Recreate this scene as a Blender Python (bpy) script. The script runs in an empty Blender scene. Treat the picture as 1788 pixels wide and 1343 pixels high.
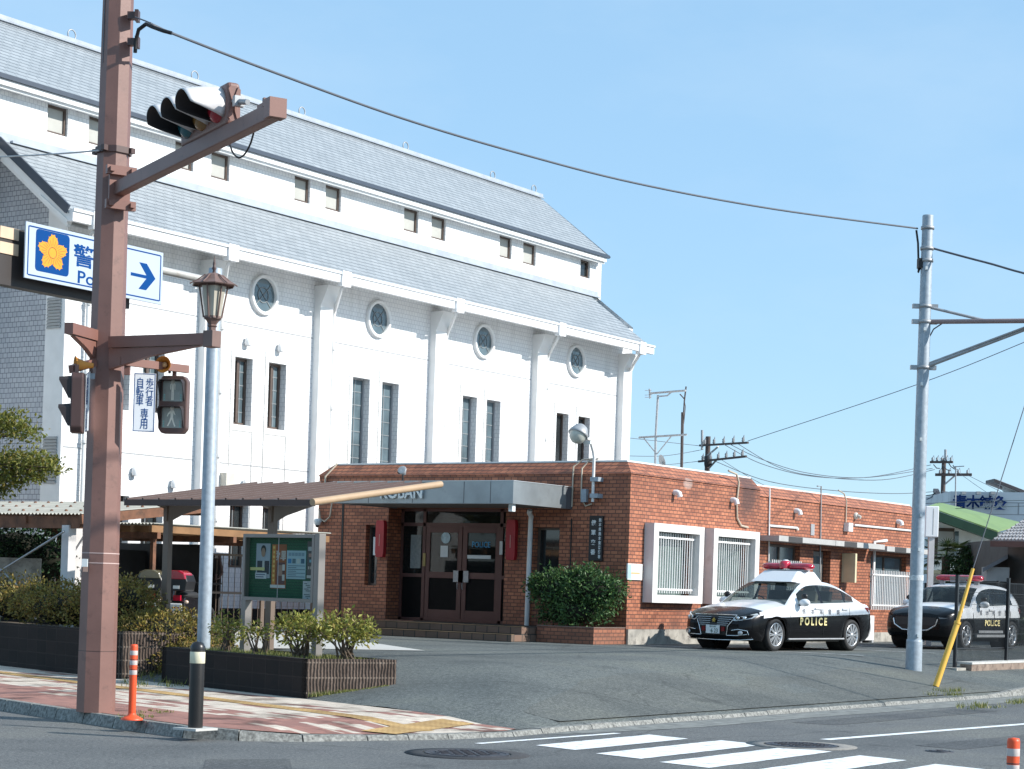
import bpy, bmesh, math, random
from mathutils import Vector, Matrix
from mathutils.geometry import tessellate_polygon
random.seed(11)
S = bpy.context.scene
COL = S.collection
rad = math.radians
# ---------------------------------------------------------------- camera model (metres; X along the side street, Y away-left)
FPX, ROLL, PX0, PY0, YAW, CZ = 3427.0, .032, 894.0, 1028.0, rad(34.5), 1.65
FV = Vector((math.cos(YAW), math.sin(YAW), 0)); RV = Vector((math.sin(YAW), -math.cos(YAW), 0)); UV = Vector((0, 0, 1))
def ray(px, py):
    dx, dy = px-PX0, py-PY0
    a = (dx*math.cos(ROLL)+dy*math.sin(ROLL))/FPX; b = (dx*math.sin(ROLL)-dy*math.cos(ROLL))/FPX
    return FV + RV*a + UV*b
def pt(px, py, D): return Vector((0, 0, CZ)) + ray(px, py)*D
def onX(px, py, X): return pt(px, py, X/ray(px, py).x)
def onY(px, py, Y): return pt(px, py, Y/ray(px, py).y)
def onZ(px, py, z): return pt(px, py, (z-CZ)/ray(px, py).z)
# ---------------------------------------------------------------- object helpers
WORLD = set()
def link(o): COL.objects.link(o); return o
def tag(o, label=None, cat=None, group=None, kind=None):
    if label: o['label'] = label
    if cat: o['category'] = cat
    if group: o['group'] = group
    if kind: o['kind'] = kind
    return o
def thing(name, label, cat, loc=(0, 0, 0), rz=0, group=None, world=False):
    o = link(bpy.data.objects.new(name, None)); o.empty_display_size = .3
    o.location = loc; o.rotation_euler = (0, 0, rz)
    tag(o, label, cat, group)
    if world: WORLD.add(o)
    return o
def root_of(o):
    while o.parent: o = o.parent
    return o
def copy_tree(o, parent=None):
    c = o.copy(); link(c); c.parent = parent
    for ch in list(o.children): copy_tree(ch, c)
    return c
V3 = Vector
class MB:
    def __init__(s): s.v = []; s.f = []; s.sm = []
    def add(s, vs, fs, smooth=False):
        b = len(s.v); s.v += [V3(p) for p in vs]
        for f in fs: s.f.append(tuple(i+b for i in f)); s.sm.append(smooth)
        return s
    def poly(s, *pts): return s.add(pts, [tuple(range(len(pts)))])
    def box(s, x0, x1, y0, y1, z0, z1):
        return s.add([(x0,y0,z0),(x1,y0,z0),(x1,y1,z0),(x0,y1,z0),(x0,y0,z1),(x1,y0,z1),(x1,y1,z1),(x0,y1,z1)],
                     [(0,3,2,1),(4,5,6,7),(0,1,5,4),(1,2,6,5),(2,3,7,6),(3,0,4,7)])
    def obox(s, c, a, b, d):
        c, a, b, d = V3(c), V3(a), V3(b), V3(d)
        vs = [c+a*i+b*j+d*k for k in (-1, 1) for i, j in ((-1,-1),(1,-1),(1,1),(-1,1))]
        return s.add(vs, [(0,3,2,1),(4,5,6,7),(0,1,5,4),(1,2,6,5),(2,3,7,6),(3,0,4,7)])
    def beam(s, p, q, w, h, up=(0, 0, 1)):
        p, q = V3(p), V3(q); d = (q-p); t = d.normalized(); u = V3(up)
        side = t.cross(u)
        if side.length < 1e-4: side = t.cross(V3((1, 0, 0)))
        side.normalize(); u = side.cross(t).normalized()
        return s.obox((p+q)/2, d/2, side*w/2, u*h/2)
    def tube(s, pts, r, n=8, cap=True, smooth=True):
        pts = [V3(p) for p in pts]; k = len(pts)
        rs = r if isinstance(r, (list, tuple)) else [r]*k
        t0 = (pts[1]-pts[0]).normalized()
        ref = V3((0, 0, 1)) if abs(t0.z) < .9 else V3((1, 0, 0))
        u = t0.cross(ref).normalized(); vs = []; fs = []
        for i in range(k):
            t = (pts[min(i+1, k-1)]-pts[max(i-1, 0)]).normalized()
            u = (u-t*u.dot(t)).normalized(); w = t.cross(u)
            for j in range(n):
                a = 2*math.pi*(j+.5)/n
                vs.append(pts[i]+(u*math.cos(a)+w*math.sin(a))*rs[i])
        for i in range(k-1):
            for j in range(n):
                fs.append((i*n+j, i*n+(j+1) % n, (i+1)*n+(j+1) % n, (i+1)*n+j))
        s.add(vs, fs, smooth)
        if cap:
            s.add(vs[:n], [tuple(range(n))][::-1]); s.add(vs[-n:], [tuple(range(n))])
        return s
    def lathe(s, prof, c=(0, 0, 0), n=20, ax=(0, 0, 1), smooth=True, a0=0):
        ax = V3(ax).normalized(); c = V3(c)
        ref = V3((1, 0, 0)) if abs(ax.x) < .9 else V3((0, 0, 1))
        u = ax.cross(ref).normalized(); w = ax.cross(u); vs = []; fs = []
        for (r, z) in prof:
            for j in range(n):
                a = a0+2*math.pi*j/n; vs.append(c+ax*z+(u*math.cos(a)+w*math.sin(a))*r)
        for i in range(len(prof)-1):
            for j in range(n): fs.append((i*n+j, i*n+(j+1) % n, (i+1)*n+(j+1) % n, (i+1)*n+j))
        return s.add(vs, fs, smooth)
    def disc(s, c, r, ax=(0, 0, 1), n=24, h=0):
        return s.lathe([(r, h), (1e-4, h)], c, n, ax, False)
    def prism(s, poly, o, u, v, w):
        o, u, v, w = V3(o), V3(u), V3(v), V3(w); n = len(poly)
        a = [o+u*x+v*y for x, y in poly]; b = [p+w for p in a]
        fs = [(i, (i+1) % n, n+(i+1) % n, n+i) for i in range(n)]
        tri = tessellate_polygon([[V3((x, y, 0)) for x, y in poly]])
        fs += [tuple(t) for t in tri]+[tuple(i+n for i in t) for t in tri]
        return s.add(a+b, fs)
    def ell(s, c, rx, ry, rz, nu=16, nv=10, jit=0, z0=-1):
        prof = []; c = V3(c); vs = []; fs = []
        for i in range(nv+1):
            ph = math.asin(z0)+(math.pi/2-math.asin(z0))*i/nv
            for j in range(nu):
                a = 2*math.pi*j/nu; k = 1+random.uniform(-jit, jit)
                vs.append(c+V3((rx*math.cos(ph)*math.cos(a)*k, ry*math.cos(ph)*math.sin(a)*k, rz*math.sin(ph)*k)))
        for i in range(nv):
            for j in range(nu): fs.append((i*nu+j, i*nu+(j+1) % nu, (i+1)*nu+(j+1) % nu, (i+1)*nu+j))
        return s.add(vs, fs, True)
    def wall(s, P, u, v, U, W, holes, rev=None):
        """panel P+u*a+v*b, a in U, b in W, rectangular holes (a0,a1,b0,b1); rev = reveal depth vector"""
        P, u, v = V3(P), V3(u), V3(v)
        us = sorted(set(list(U)+[h[i] for h in holes for i in (0, 1)])); vsx = sorted(set(list(W)+[h[i] for h in holes for i in (2, 3)]))
        for i in range(len(us)-1):
            for j in range(len(vsx)-1):
                cu, cv = (us[i]+us[i+1])/2, (vsx[j]+vsx[j+1])/2
                if any(h[0] < cu < h[1] and h[2] < cv < h[3] for h in holes): continue
                s.poly(*[P+u*a+v*b for a, b in ((us[i],vsx[j]),(us[i+1],vsx[j]),(us[i+1],vsx[j+1]),(us[i],vsx[j+1]))])
        for h in holes:
            d = V3(h[4] if len(h) > 4 else rev)
            c = [P+u*a+v*b for a, b in ((h[0],h[2]),(h[1],h[2]),(h[1],h[3]),(h[0],h[3]))]
            for i in range(4): s.poly(c[i], c[(i+1) % 4], c[(i+1) % 4]+d, c[i]+d)
        return s
    def build(s, name, mat, par=None, bev=0, label=None, seg=2, merge=False):
        me = bpy.data.meshes.new(name)
        vs = s.v
        if par is not None and root_of(par) in WORLD:
            o0 = root_of(par).location; vs = [p-o0 for p in vs]
        me.from_pydata([tuple(p) for p in vs], [], s.f)
        me.polygons.foreach_set('use_smooth', s.sm)
        if merge or bev or len(s.f) < 3000:
            bm = bmesh.new(); bm.from_mesh(me); 
            if merge or bev: bmesh.ops.remove_doubles(bm, verts=bm.verts, dist=1e-5)
            bmesh.ops.recalc_face_normals(bm, faces=bm.faces); bm.to_mesh(me); bm.free()
        me.update()
        if mat: me.materials.append(mat)
        o = link(bpy.data.objects.new(name, me))
        if par is not None: o.parent = par
        if label: o['label'] = label
        if bev:
            m = o.modifiers.new('bevel', 'BEVEL'); m.width = bev; m.segments = seg; m.limit_method = 'ANGLE'; m.angle_limit = rad(35)
        return o
def _split(s, name, mat, par=None, **k):
    up = list(range(len(s.v)))
    def find(i):
        while up[i] != i: up[i] = up[up[i]]; i = up[i]
        return i
    for f in s.f:
        for i in f[1:]: up[find(i)] = find(f[0])
    comps = {}
    for f, sm in zip(s.f, s.sm): comps.setdefault(find(f[0]), []).append((f, sm))
    out = []
    for c in comps.values():
        m = MB(); idx = {}
        for f, sm in c:
            for i in f:
                if i not in idx: idx[i] = len(m.v); m.v.append(s.v[i])
            m.f.append(tuple(idx[i] for i in f)); m.sm.append(sm)
        out.append(m.build(name, mat, par, **k))
    return out
MB.builds = _split
def struct(name, mb, mat): return tag(mb.build(name, mat), kind='structure')
_fc = 0
def text(name, s, mat, par, o, u, v, w=None, h=None, ext=.004, vert=False, bold=0.0, lead=.85):
    """lettering as mesh: centred at o, reading direction u, up v, fitted to width w / height h"""
    u = V3(u).normalized(); v = V3(v).normalized(); nrm = u.cross(v)
    cu = bpy.data.curves.new('lettering', 'FONT'); cu.body = '\n'.join(s) if vert else s
    cu.extrude = .02; cu.align_x = 'CENTER'; cu.resolution_u = 3; cu.offset = bold
    cu.space_line = lead
    ob = link(bpy.data.objects.new('lettering', cu))
    dg = bpy.context.evaluated_depsgraph_get()
    me = bpy.data.meshes.new_from_object(ob.evaluated_get(dg))
    bpy.data.objects.remove(ob); bpy.data.curves.remove(cu)
    xs = [p.co.x for p in me.vertices]; ys = [p.co.y for p in me.vertices]
    if not xs: return None
    cx, cy = (min(xs)+max(xs))/2, (min(ys)+max(ys))/2; bw, bh = max(xs)-min(xs), max(ys)-min(ys)
    sx = w/bw if w else h/bh; sy = h/bh if h else sx
    o = V3(o)
    if par is not None and root_of(par) in WORLD: o = o-root_of(par).location
    for p in me.vertices:
        p.co = o+u*(p.co.x-cx)*sx+v*(p.co.y-cy)*sy+nrm*(p.co.z/.02*ext)
    me.name = name; me.materials.clear(); me.materials.append(mat)
    ob = link(bpy.data.objects.new(name, me)); ob.parent = par
    return ob
# ---------------------------------------------------------------- materials
MATS = {}
def newmat(name):
    m = bpy.data.materials.new(name); m.use_nodes = True; nt = m.node_tree
    b = nt.nodes['Principled BSDF']; return m, nt, b, nt.nodes, nt.links
def rgb(c): return (c[0], c[1], c[2], 1)
def node(nt, t, **k):
    n = nt.nodes.new(t)
    for a, b in k.items(): setattr(n, a, b)
    return n
def noise(nt, vec, scale, detail=4, rough=.55):
    n = node(nt, 'ShaderNodeTexNoise'); n.inputs['Scale'].default_value = scale; n.inputs['Detail'].default_value = detail; n.inputs['Roughness'].default_value = rough
    nt.links.new(vec, n.inputs['Vector']); return n.outputs['Fac']
def ramp(nt, fac, stops):
    r = node(nt, 'ShaderNodeValToRGB'); e = r.color_ramp.elements
    while len(e) < len(stops): e.new(.5)
    for i, (p, c) in enumerate(stops): e[i].position = p; e[i].color = rgb(c) if len(c) == 3 else c
    nt.links.new(fac, r.inputs['Fac']); return r.outputs['Color']
def mix(nt, a, b, fac, mode='MIX'):
    m = node(nt, 'ShaderNodeMix', data_type='RGBA', blend_type=mode)
    for sock, val in ((m.inputs[0], fac), (m.inputs[6], a), (m.inputs[7], b)):
        if hasattr(val, 'is_output'): nt.links.new(val, sock)
        else: sock.default_value = val if not isinstance(val, tuple) else (rgb(val) if len(val) == 3 else val)
    return m.outputs[2]
def mth(nt, op, a, b=0.0, c=None):
    m = node(nt, 'ShaderNodeMath', operation=op)
    for i, val in enumerate((a, b) if c is None else (a, b, c)):
        if hasattr(val, 'is_output'): nt.links.new(val, m.inputs[i])
        else: m.inputs[i].default_value = val
    return m.outputs[0]
def bump(nt, b, h, strength=.3, dist=.01):
    n = node(nt, 'ShaderNodeBump'); n.inputs['Strength'].default_value = strength; n.inputs['Distance'].default_value = dist
    nt.links.new(h, n.inputs['Height']); nt.links.new(n.outputs[0], b.inputs['Normal'])
def objco(nt): return node(nt, 'ShaderNodeTexCoord').outputs['Object']
def plain(name, col, rough=.6, metal=0, var=.12, scale=3, bmp=0, bscale=60, coat=0, spec=.5, dirt=None):
    if name in MATS: return MATS[name]
    m, nt, b, N, L = newmat(name); co = objco(nt)
    f = noise(nt, co, scale, 6)
    lo = tuple(c*(1-var) for c in col); hi = tuple(min(1, c*(1+var)) for c in col)
    c = ramp(nt, f, [(.3, lo), (.7, hi)])
    if dirt:
        f2 = noise(nt, co, dirt[1], 8, .7); c = mix(nt, c, dirt[0], mth(nt, 'MULTIPLY', ramp(nt, f2, [(dirt[2], (0,0,0)), (dirt[2]+.15, (1,1,1))]), dirt[3]))
    L.new(c, b.inputs['Base Color'])
    b.inputs['Roughness'].default_value = rough; b.inputs['Metallic'].default_value = metal
    b.inputs['Coat Weight'].default_value = coat; b.inputs['Specular IOR Level'].default_value = spec
    if bmp: bump(nt, b, noise(nt, co, bscale, 5), bmp)
    MATS[name] = m; return m
def brickmat(name, c1, c2, mortar, bw, bh, ms=.01, var=.25, off=.5, rough=.75, bmp=.5, vs=1.0, roof=False, bias=0, stain=None, umode='x+y', streak=None, extra=None):
    m, nt, b, N, L = newmat(name); co = objco(nt)
    sp = node(nt, 'ShaderNodeSeparateXYZ'); L.new(co, sp.inputs[0])
    u = mth(nt, 'ADD', sp.outputs[0], sp.outputs[1]) if umode == 'x+y' else sp.outputs[0 if umode == 'x' else 1]
    cb = node(nt, 'ShaderNodeCombineXYZ'); L.new(u, cb.inputs[0]); L.new(mth(nt, 'MULTIPLY', sp.outputs[2], vs), cb.inputs[1])
    t = node(nt, 'ShaderNodeTexBrick'); L.new(cb.outputs[0], t.inputs['Vector'])
    t.offset = off; t.inputs['Scale'].default_value = 1; t.inputs['Brick Width'].default_value = bw; t.inputs['Row Height'].default_value = bh
    t.inputs['Mortar Size'].default_value = ms; t.inputs['Mortar Smooth'].default_value = .1; t.inputs['Bias'].default_value = bias
    t.inputs['Color1'].default_value = rgb(c1); t.inputs['Color2'].default_value = rgb(c2); t.inputs['Mortar'].default_value = rgb(mortar)
    f = noise(nt, co, 1.3, 6)
    c = mix(nt, t.outputs['Color'], ramp(nt, f, [(.3, (1-var,)*3), (.7, (1,1,1))]), 1.0, 'MULTIPLY')
    if stain:
        f2 = noise(nt, co, stain[1], 7, .7)
        c = mix(nt, c, stain[0], mth(nt, 'MULTIPLY', ramp(nt, f2, [(.55, (0,0,0)), (.72, (1,1,1))]), stain[2]))
    if extra: c = extra(nt, co, sp, c)
    if streak:
        mp = node(nt, 'ShaderNodeMapping'); mp.inputs['Scale'].default_value = (2.6, 2.6, .16); L.new(co, mp.inputs[0])
        c = mix(nt, c, streak[0], mth(nt, 'MULTIPLY', ramp(nt, noise(nt, mp.outputs[0], 1.0, 6, .7), [(.5, (0,0,0)), (.75, (1,1,1))]), streak[1]))
    L.new(c, b.inputs['Base Color']); b.inputs['Roughness'].default_value = rough
    bump(nt, b, mth(nt, 'SUBTRACT', 1.0, t.outputs['Fac']), bmp, .012)
    MATS[name] = m; return m
def asphalt(name, lo, hi, sc=90, patch=None):
    m, nt, b, N, L = newmat(name); co = objco(nt)
    f = mth(nt, 'ADD', mth(nt, 'MULTIPLY', noise(nt, co, sc*.28, 2, .9), .62), mth(nt, 'MULTIPLY', noise(nt, co, sc, 3, .8), .38)); g = noise(nt, co, .35, 7, .6); v = node(nt, 'ShaderNodeTexVoronoi'); v.inputs['Scale'].default_value = sc*.7; L.new(co, v.inputs['Vector'])
    c = ramp(nt, f, [(.34, tuple(x*.48 for x in lo)), (.5, lo), (.66, tuple(x*1.1 for x in hi))])
    c = mix(nt, c, tuple(x*1.9 for x in hi), mth(nt, 'LESS_THAN', v.outputs['Distance'], .16))
    c = mix(nt, c, ramp(nt, g, [(.3, (.66,.68,.70)), (.5, (1,1,1)), (.72, (1.25,1.22,1.12))]), 1.0, 'MULTIPLY')
    # long thin cracks and seams
    w = noise(nt, co, .5, 3); vv = node(nt, 'ShaderNodeTexVoronoi', feature='DISTANCE_TO_EDGE'); vv.inputs['Scale'].default_value = .16
    mp = node(nt, 'ShaderNodeVectorMath', operation='ADD'); L.new(co, mp.inputs[0]); cbn = node(nt, 'ShaderNodeCombineXYZ'); L.new(mth(nt, 'MULTIPLY', w, 2.0), cbn.inputs[0]); L.new(mth(nt, 'MULTIPLY', w, -1.4), cbn.inputs[1]); L.new(cbn.outputs[0], mp.inputs[1])
    L.new(mp.outputs[0], vv.inputs['Vector'])
    c = mix(nt, c, tuple(x*.4 for x in lo), mth(nt, 'MULTIPLY', mth(nt, 'LESS_THAN', vv.outputs['Distance'], .0030), .4))
    c = mix(nt, c, ramp(nt, noise(nt, co, 1.7, 3, .5), [(.62, (1,1,1)), (.74, (.72,.72,.73))]), 1.0, 'MULTIPLY')
    L.new(c, b.inputs['Base Color']); b.inputs['Roughness'].default_value = .88; b.inputs['Specular IOR Level'].default_value = .3
    bump(nt, b, f, .6, .006); MATS[name] = m; return m
def leafmat(name, cols, trans=.25, rough=.5):
    m, nt, b, N, L = newmat(name)
    g = node(nt, 'ShaderNodeNewGeometry'); r = g.outputs['Random Per Island']
    k = len(cols); c = ramp(nt, r, [(i/(k-1), cols[i]) for i in range(k)])
    L.new(c, b.inputs['Base Color']); b.inputs['Roughness'].default_value = rough; b.inputs['Specular IOR Level'].default_value = .35
    tr = node(nt, 'ShaderNodeBsdfTranslucent'); L.new(c, tr.inputs['Color'])
    mx = node(nt, 'ShaderNodeMixShader'); mx.inputs[0].default_value = trans
    L.new(b.outputs[0], mx.inputs[1]); L.new(tr.outputs[0], mx.inputs[2]); L.new(mx.outputs[0], N['Material Output'].inputs['Surface'])
    MATS[name] = m; return m
def glassmat(name, tint, tr=.35, rough=.03):
    m, nt, b, N, L = newmat(name)
    b.inputs['Base Color'].default_value = rgb(tint); b.inputs['Roughness'].default_value = rough; b.inputs['Specular IOR Level'].default_value = .6
    if tr > 0:
        t = node(nt, 'ShaderNodeBsdfTransparent'); t.inputs[0].default_value = (.75, .82, .8, 1)
        mx = node(nt, 'ShaderNodeMixShader'); fr = node(nt, 'ShaderNodeLayerWeight'); fr.inputs[0].default_value = .5
        L.new(mth(nt, 'MAXIMUM', mth(nt, 'POWER', fr.outputs['Facing'], 4.0), 1-tr), mx.inputs[0]); L.new(t.outputs[0], mx.inputs[1]); L.new(b.outputs[0], mx.inputs[2]); L.new(mx.outputs[0], N['Material Output'].inputs['Surface'])
    MATS[name] = m; return m

m_road = asphalt('road asphalt', (.118,.122,.122), (.195,.20,.195))
m_lot = asphalt('lot asphalt', (.108,.118,.113), (.18,.193,.182), 70)
m_white = plain('white render', (.8,.8,.79), .8, var=.05, dirt=((.5,.49,.47), 1.2, .60, .35))
m_tile = brickmat('white wall tile', (.83,.83,.82), (.79,.79,.79), (.56,.57,.58), .12, .115, .006, .05, .5, .55, .4, streak=((.45,.44,.42), .45))
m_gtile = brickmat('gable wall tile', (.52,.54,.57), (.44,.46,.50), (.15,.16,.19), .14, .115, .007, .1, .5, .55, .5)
def slate_rows(nt, co, sp, c):
    k = mth(nt, 'LESS_THAN', mth(nt, 'FRACT', mth(nt, 'DIVIDE', sp.outputs[2], .12)), .20)
    return mix(nt, c, (.11,.125,.145), mth(nt, 'MULTIPLY', k, .62))
def brick_marks(nt, co, sp, c):
    x, z = sp.outputs[0], sp.outputs[2]
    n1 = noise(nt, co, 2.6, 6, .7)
    # dark streak under the parapet step, salt bloom patch, dirty lowest courses
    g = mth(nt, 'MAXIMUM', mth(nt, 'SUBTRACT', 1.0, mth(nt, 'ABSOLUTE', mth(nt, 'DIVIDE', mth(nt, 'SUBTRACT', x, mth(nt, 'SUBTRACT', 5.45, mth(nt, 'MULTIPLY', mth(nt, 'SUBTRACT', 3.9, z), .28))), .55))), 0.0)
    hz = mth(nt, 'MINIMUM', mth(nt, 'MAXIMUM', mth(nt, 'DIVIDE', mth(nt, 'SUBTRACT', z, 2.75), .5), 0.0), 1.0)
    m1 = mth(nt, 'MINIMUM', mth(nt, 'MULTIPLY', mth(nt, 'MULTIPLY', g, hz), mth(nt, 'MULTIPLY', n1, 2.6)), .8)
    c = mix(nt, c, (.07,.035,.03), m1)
    dx = mth(nt, 'DIVIDE', mth(nt, 'SUBTRACT', x, 2.45), .22); dz = mth(nt, 'DIVIDE', mth(nt, 'SUBTRACT', z, 3.55), .13)
    bl = mth(nt, 'MAXIMUM', mth(nt, 'SUBTRACT', 1.0, mth(nt, 'ADD', mth(nt, 'MULTIPLY', dx, dx), mth(nt, 'MULTIPLY', dz, dz))), 0.0)
    c = mix(nt, c, (.55,.45,.40), mth(nt, 'MULTIPLY', mth(nt, 'POWER', bl, .5), mth(nt, 'MULTIPLY', n1, 1.1)))
    low = mth(nt, 'MINIMUM', mth(nt, 'MAXIMUM', mth(nt, 'DIVIDE', mth(nt, 'SUBTRACT', .75, z), .6), 0.0), 1.0)
    return mix(nt, c, (.10,.06,.045), mth(nt, 'MULTIPLY', low, mth(nt, 'MULTIPLY', n1, .9)))
m_slate = brickmat('slate shingle', (.345,.375,.395), (.295,.325,.345), (.13,.145,.16), .31, .12, .006, .12, .5, .5, .8, umode='x', extra=slate_rows, stain=((.24,.26,.27), 2.2, .5), streak=((.40,.42,.44), .35))
m_brick = brickmat('terracotta tile', (.52,.19,.098), (.30,.098,.052), (.12,.052,.036), .175, .079, .009, .3, .5, .65, .7, bias=-.1, stain=((.09,.04,.03), .8, .6), extra=brick_marks)
m_trim = plain('white trim', (.8,.8,.8), .45, var=.04)
m_trimdark = plain('dark roof edge', (.05,.065,.09), .4)
m_frame = plain('bronze window frame', (.10,.07,.055), .4, var=.15)
m_cream = plain('window blind', (.42,.42,.39), .7, var=.06)
m_glassb = plain('blue grey window glass', (.10,.14,.16), .06, spec=.8, var=.35, scale=1.5)
m_dglass = plain('dark window glass', (.022,.026,.027), .05, spec=.8, var=.5, scale=1.2)
m_lead = plain('glazing bar', (.2,.22,.23), .5)
m_conc = plain('stained concrete', (.36,.34,.30), .9, var=.22, scale=4, bmp=.3, dirt=((.13,.12,.11), 5, .5, .7))
m_pale = plain('pale concrete', (.5,.49,.46), .9, var=.12, scale=5, bmp=.2, bscale=90, dirt=((.3,.29,.27), 9, .55, .5))
m_coping = plain('white coping', (.75,.76,.75), .5, var=.05)
m_brown = plain('brown painted steel', (.205,.105,.085), .48, var=.16, scale=1.6, bmp=.08, bscale=30, dirt=((.07,.04,.035), 7, .56, .5))
m_brown2 = plain('brown bracket steel', (.22,.105,.082), .45, var=.08)
m_dbrown = plain('dark brown housing', (.075,.04,.035), .45, var=.1)
m_galv = plain('galvanised steel', (.31,.36,.405), .55, .15, var=.14, scale=14, dirt=((.6,.66,.7), 26, .58, .35))
m_galvd = plain('dull galvanised steel', (.36,.37,.38), .5, .4, var=.15, scale=9, dirt=((.2,.17,.14), 6, .62, .5))
m_black = plain('black rubber cable', (.012,.012,.014), .6)
m_blackp = plain('black painted steel', (.014,.014,.016), .35)
m_orange = plain('orange post plastic', (.75,.085,.02), .45, var=.1, dirt=((.12,.05,.04), 5, .58, .6))
m_reflect = plain('white reflective band', (.56,.49,.46), .4, dirt=((.4,.2,.15), 20, .55, .4))
m_cream2 = plain('cream reflective band', (.68,.63,.46), .5, dirt=((.35,.3,.2), 12, .58, .5))
m_signw = plain('white sign face', (.43,.50,.58), .5, var=.02, spec=.2)
m_signb = plain('sign blue', (.001,.055,.22), .6, var=.03, spec=.1)
m_signo = plain('emblem orange', (.75,.30,.012), .45, var=.04)
m_sgold = plain('emblem line brown', (.30,.12,.02), .5)
m_alu = plain('anodised aluminium', (.21,.195,.18), .45, .2, var=.06)
m_steelp = plain('stainless fascia', (.29,.32,.335), .36, .5, var=.16, scale=1.6, dirt=((.22,.23,.23), 3, .55, .5))
m_steell = plain('stainless letters', (.62,.66,.68), .3, .4)
m_red = plain('red paint', (.36,.012,.02), .45)
m_doorf = plain('bronze door frame', (.115,.05,.042), .5, .1, var=.1)
m_doorp = plain('dark door panel', (.007,.006,.006), .7, spec=.15)
m_paper = plain('white paper', (.66,.70,.70), .8, var=.05)
m_pvc = plain('white downpipe', (.72,.72,.71), .45, var=.05)
m_pvcg = plain('beige conduit', (.47,.40,.31), .5, var=.1)
m_ivory = plain('ivory plastic', (.62,.59,.52), .5)
m_grey = plain('grey metal', (.30,.31,.32), .5)
m_lgrey = plain('light grey fibre cement', (.4,.4,.39), .8, var=.1)
m_block = brickmat('dark stained block', (.022,.014,.012), (.011,.008,.007), (.036,.026,.022), .4, .2, .008, .45, 0, .95, .8, stain=((.008,.007,.007), 1.6, .8))
def ribmat():
    m, nt, b, N, L = newmat('ribbed concrete block'); co = objco(nt)
    sp = node(nt, 'ShaderNodeSeparateXYZ'); L.new(co, sp.inputs[0])
    w = node(nt, 'ShaderNodeTexWave'); w.inputs['Scale'].default_value = 7.0; w.inputs['Distortion'].default_value = 3.0; w.inputs['Detail'].default_value = 3; L.new(co, w.inputs['Vector'])
    k = mth(nt, 'LESS_THAN', mth(nt, 'ABSOLUTE', mth(nt, 'SUBTRACT', mth(nt, 'FRACT', mth(nt, 'DIVIDE', sp.outputs[2], .2)), .5)), .45)
    f = noise(nt, co, 5, 6, .7)
    c = ramp(nt, w.outputs['Fac'], [(.25, (.034,.025,.021)), (.7, (.165,.122,.097))])
    c = mix(nt, (.2,.16,.13), c, k); c = mix(nt, c, ramp(nt, f, [(.35, (.45,.42,.4)), (.65, (1,1,1))]), 1.0, 'MULTIPLY')
    L.new(c, b.inputs['Base Color']); b.inputs['Roughness'].default_value = .95; bump(nt, b, w.outputs['Fac'], .8, .02); return m
m_rib = ribmat()
m_soil = plain('dry soil', (.13,.10,.07), .95, var=.4, scale=6, bmp=.6, bscale=30)
m_stone = plain('granite kerb', (.21,.21,.195), .9, var=.6, scale=26, bmp=.5, bscale=60, dirt=((.12,.12,.11), 6, .55, .7))
m_rust = plain('rusty sheet steel', (.17,.075,.04), .8, var=.3, scale=5, dirt=((.05,.03,.02), 4, .5, .7))
m_corr = plain('weathered corrugated sheet', (.42,.40,.34), .85, var=.18, scale=2.5, dirt=((.2,.18,.15), 7, .56, .6))
m_postw = plain('pale rusty post', (.55,.53,.52), .6, var=.1, dirt=((.22,.12,.07), 4, .6, .7))
m_seam = plain('brown roofing sheet', (.115,.08,.072), .42, .2, var=.1)
m_tan = plain('tan gutter tube', (.42,.29,.18), .5, var=.1)
m_taupe = plain('taupe painted post', (.16,.115,.085), .5, var=.08)
m_dark = plain('dark panel', (.02,.02,.022), .7, var=.3)
m_paintw = plain('white road paint', (.78,.79,.79), .7, var=.05, scale=6, dirt=((.22,.23,.23), 7, .53, .8))
m_paintold = plain('worn white road paint', (.62,.63,.62), .8, var=.1, scale=6, dirt=((.12,.125,.12), 6, .48, .9))
m_iron = plain('cast iron', (.065,.065,.075), .55, .5, var=.2, scale=9, bmp=.3, bscale=50)
m_yellow = plain('yellow guard plastic', (.72,.42,.06), .45, var=.06, dirt=((.5,.38,.2), 6, .6, .4))
m_wood = plain('dark pole wood', (.085,.065,.06), .85, var=.3)
m_wire = plain('wire', (.09,.10,.12), .6)
m_bark = plain('bark', (.11,.08,.055), .9, var=.3, scale=8)
# ================================================================ GROUND
ZL = .55
def sm01(t): t = max(0, min(1, t)); return t*t*(3-2*t)
S1 = V3((math.cos(rad(74.8)), math.sin(rad(74.8)), 0)); N1 = V3((S1.y, -S1.x, 0))   # line of the planters, and its inward normal (+X)
P1 = V3((19.58, 16.65, 0)); YK = 12.58
T0 = P1+S1*((YK-P1.y)/S1.y)
def hgt(x, y):
    d = min((V3((x, y, 0))-P1).dot(N1), y-YK)
    z0 = .05+.07*sm01((y-12.9)/1.2)*sm01((28-x)/4)
    return min(ZL, z0+(.02 if d > 0 else 0)+max(0, .128*d))
mb = MB()
mb.poly((-400, -400, 0), (600, -400, 0), (600, 700, 0), (-400, 700, 0)); struct('road', mb, m_road)
mb = MB(); rows = [0, .3, .6, .9, 1.3, 1.8, 2.4, 3, 3.5, 4, 4.6, 6, 9, 14, 22, 40, 90]
g1 = [0, .4, .9, 1.6, 2.5, 3.5, 5, 7, 10, 15, 25, 60, 400]
grid = []
for d in rows:
    # mitre point of the two offset lines
    y = YK+d; q = P1+N1*d; mpt = q+S1*((y-q.y)/S1.y)
    line = [mpt+S1*t for t in reversed(g1)]+[mpt+V3((t, 0, 0)) for t in g1[1:]]
    grid.append([V3((p.x, p.y, hgt(p.x, p.y) if d < 80 else ZL)) for p in line])
k = len(grid[0])
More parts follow.
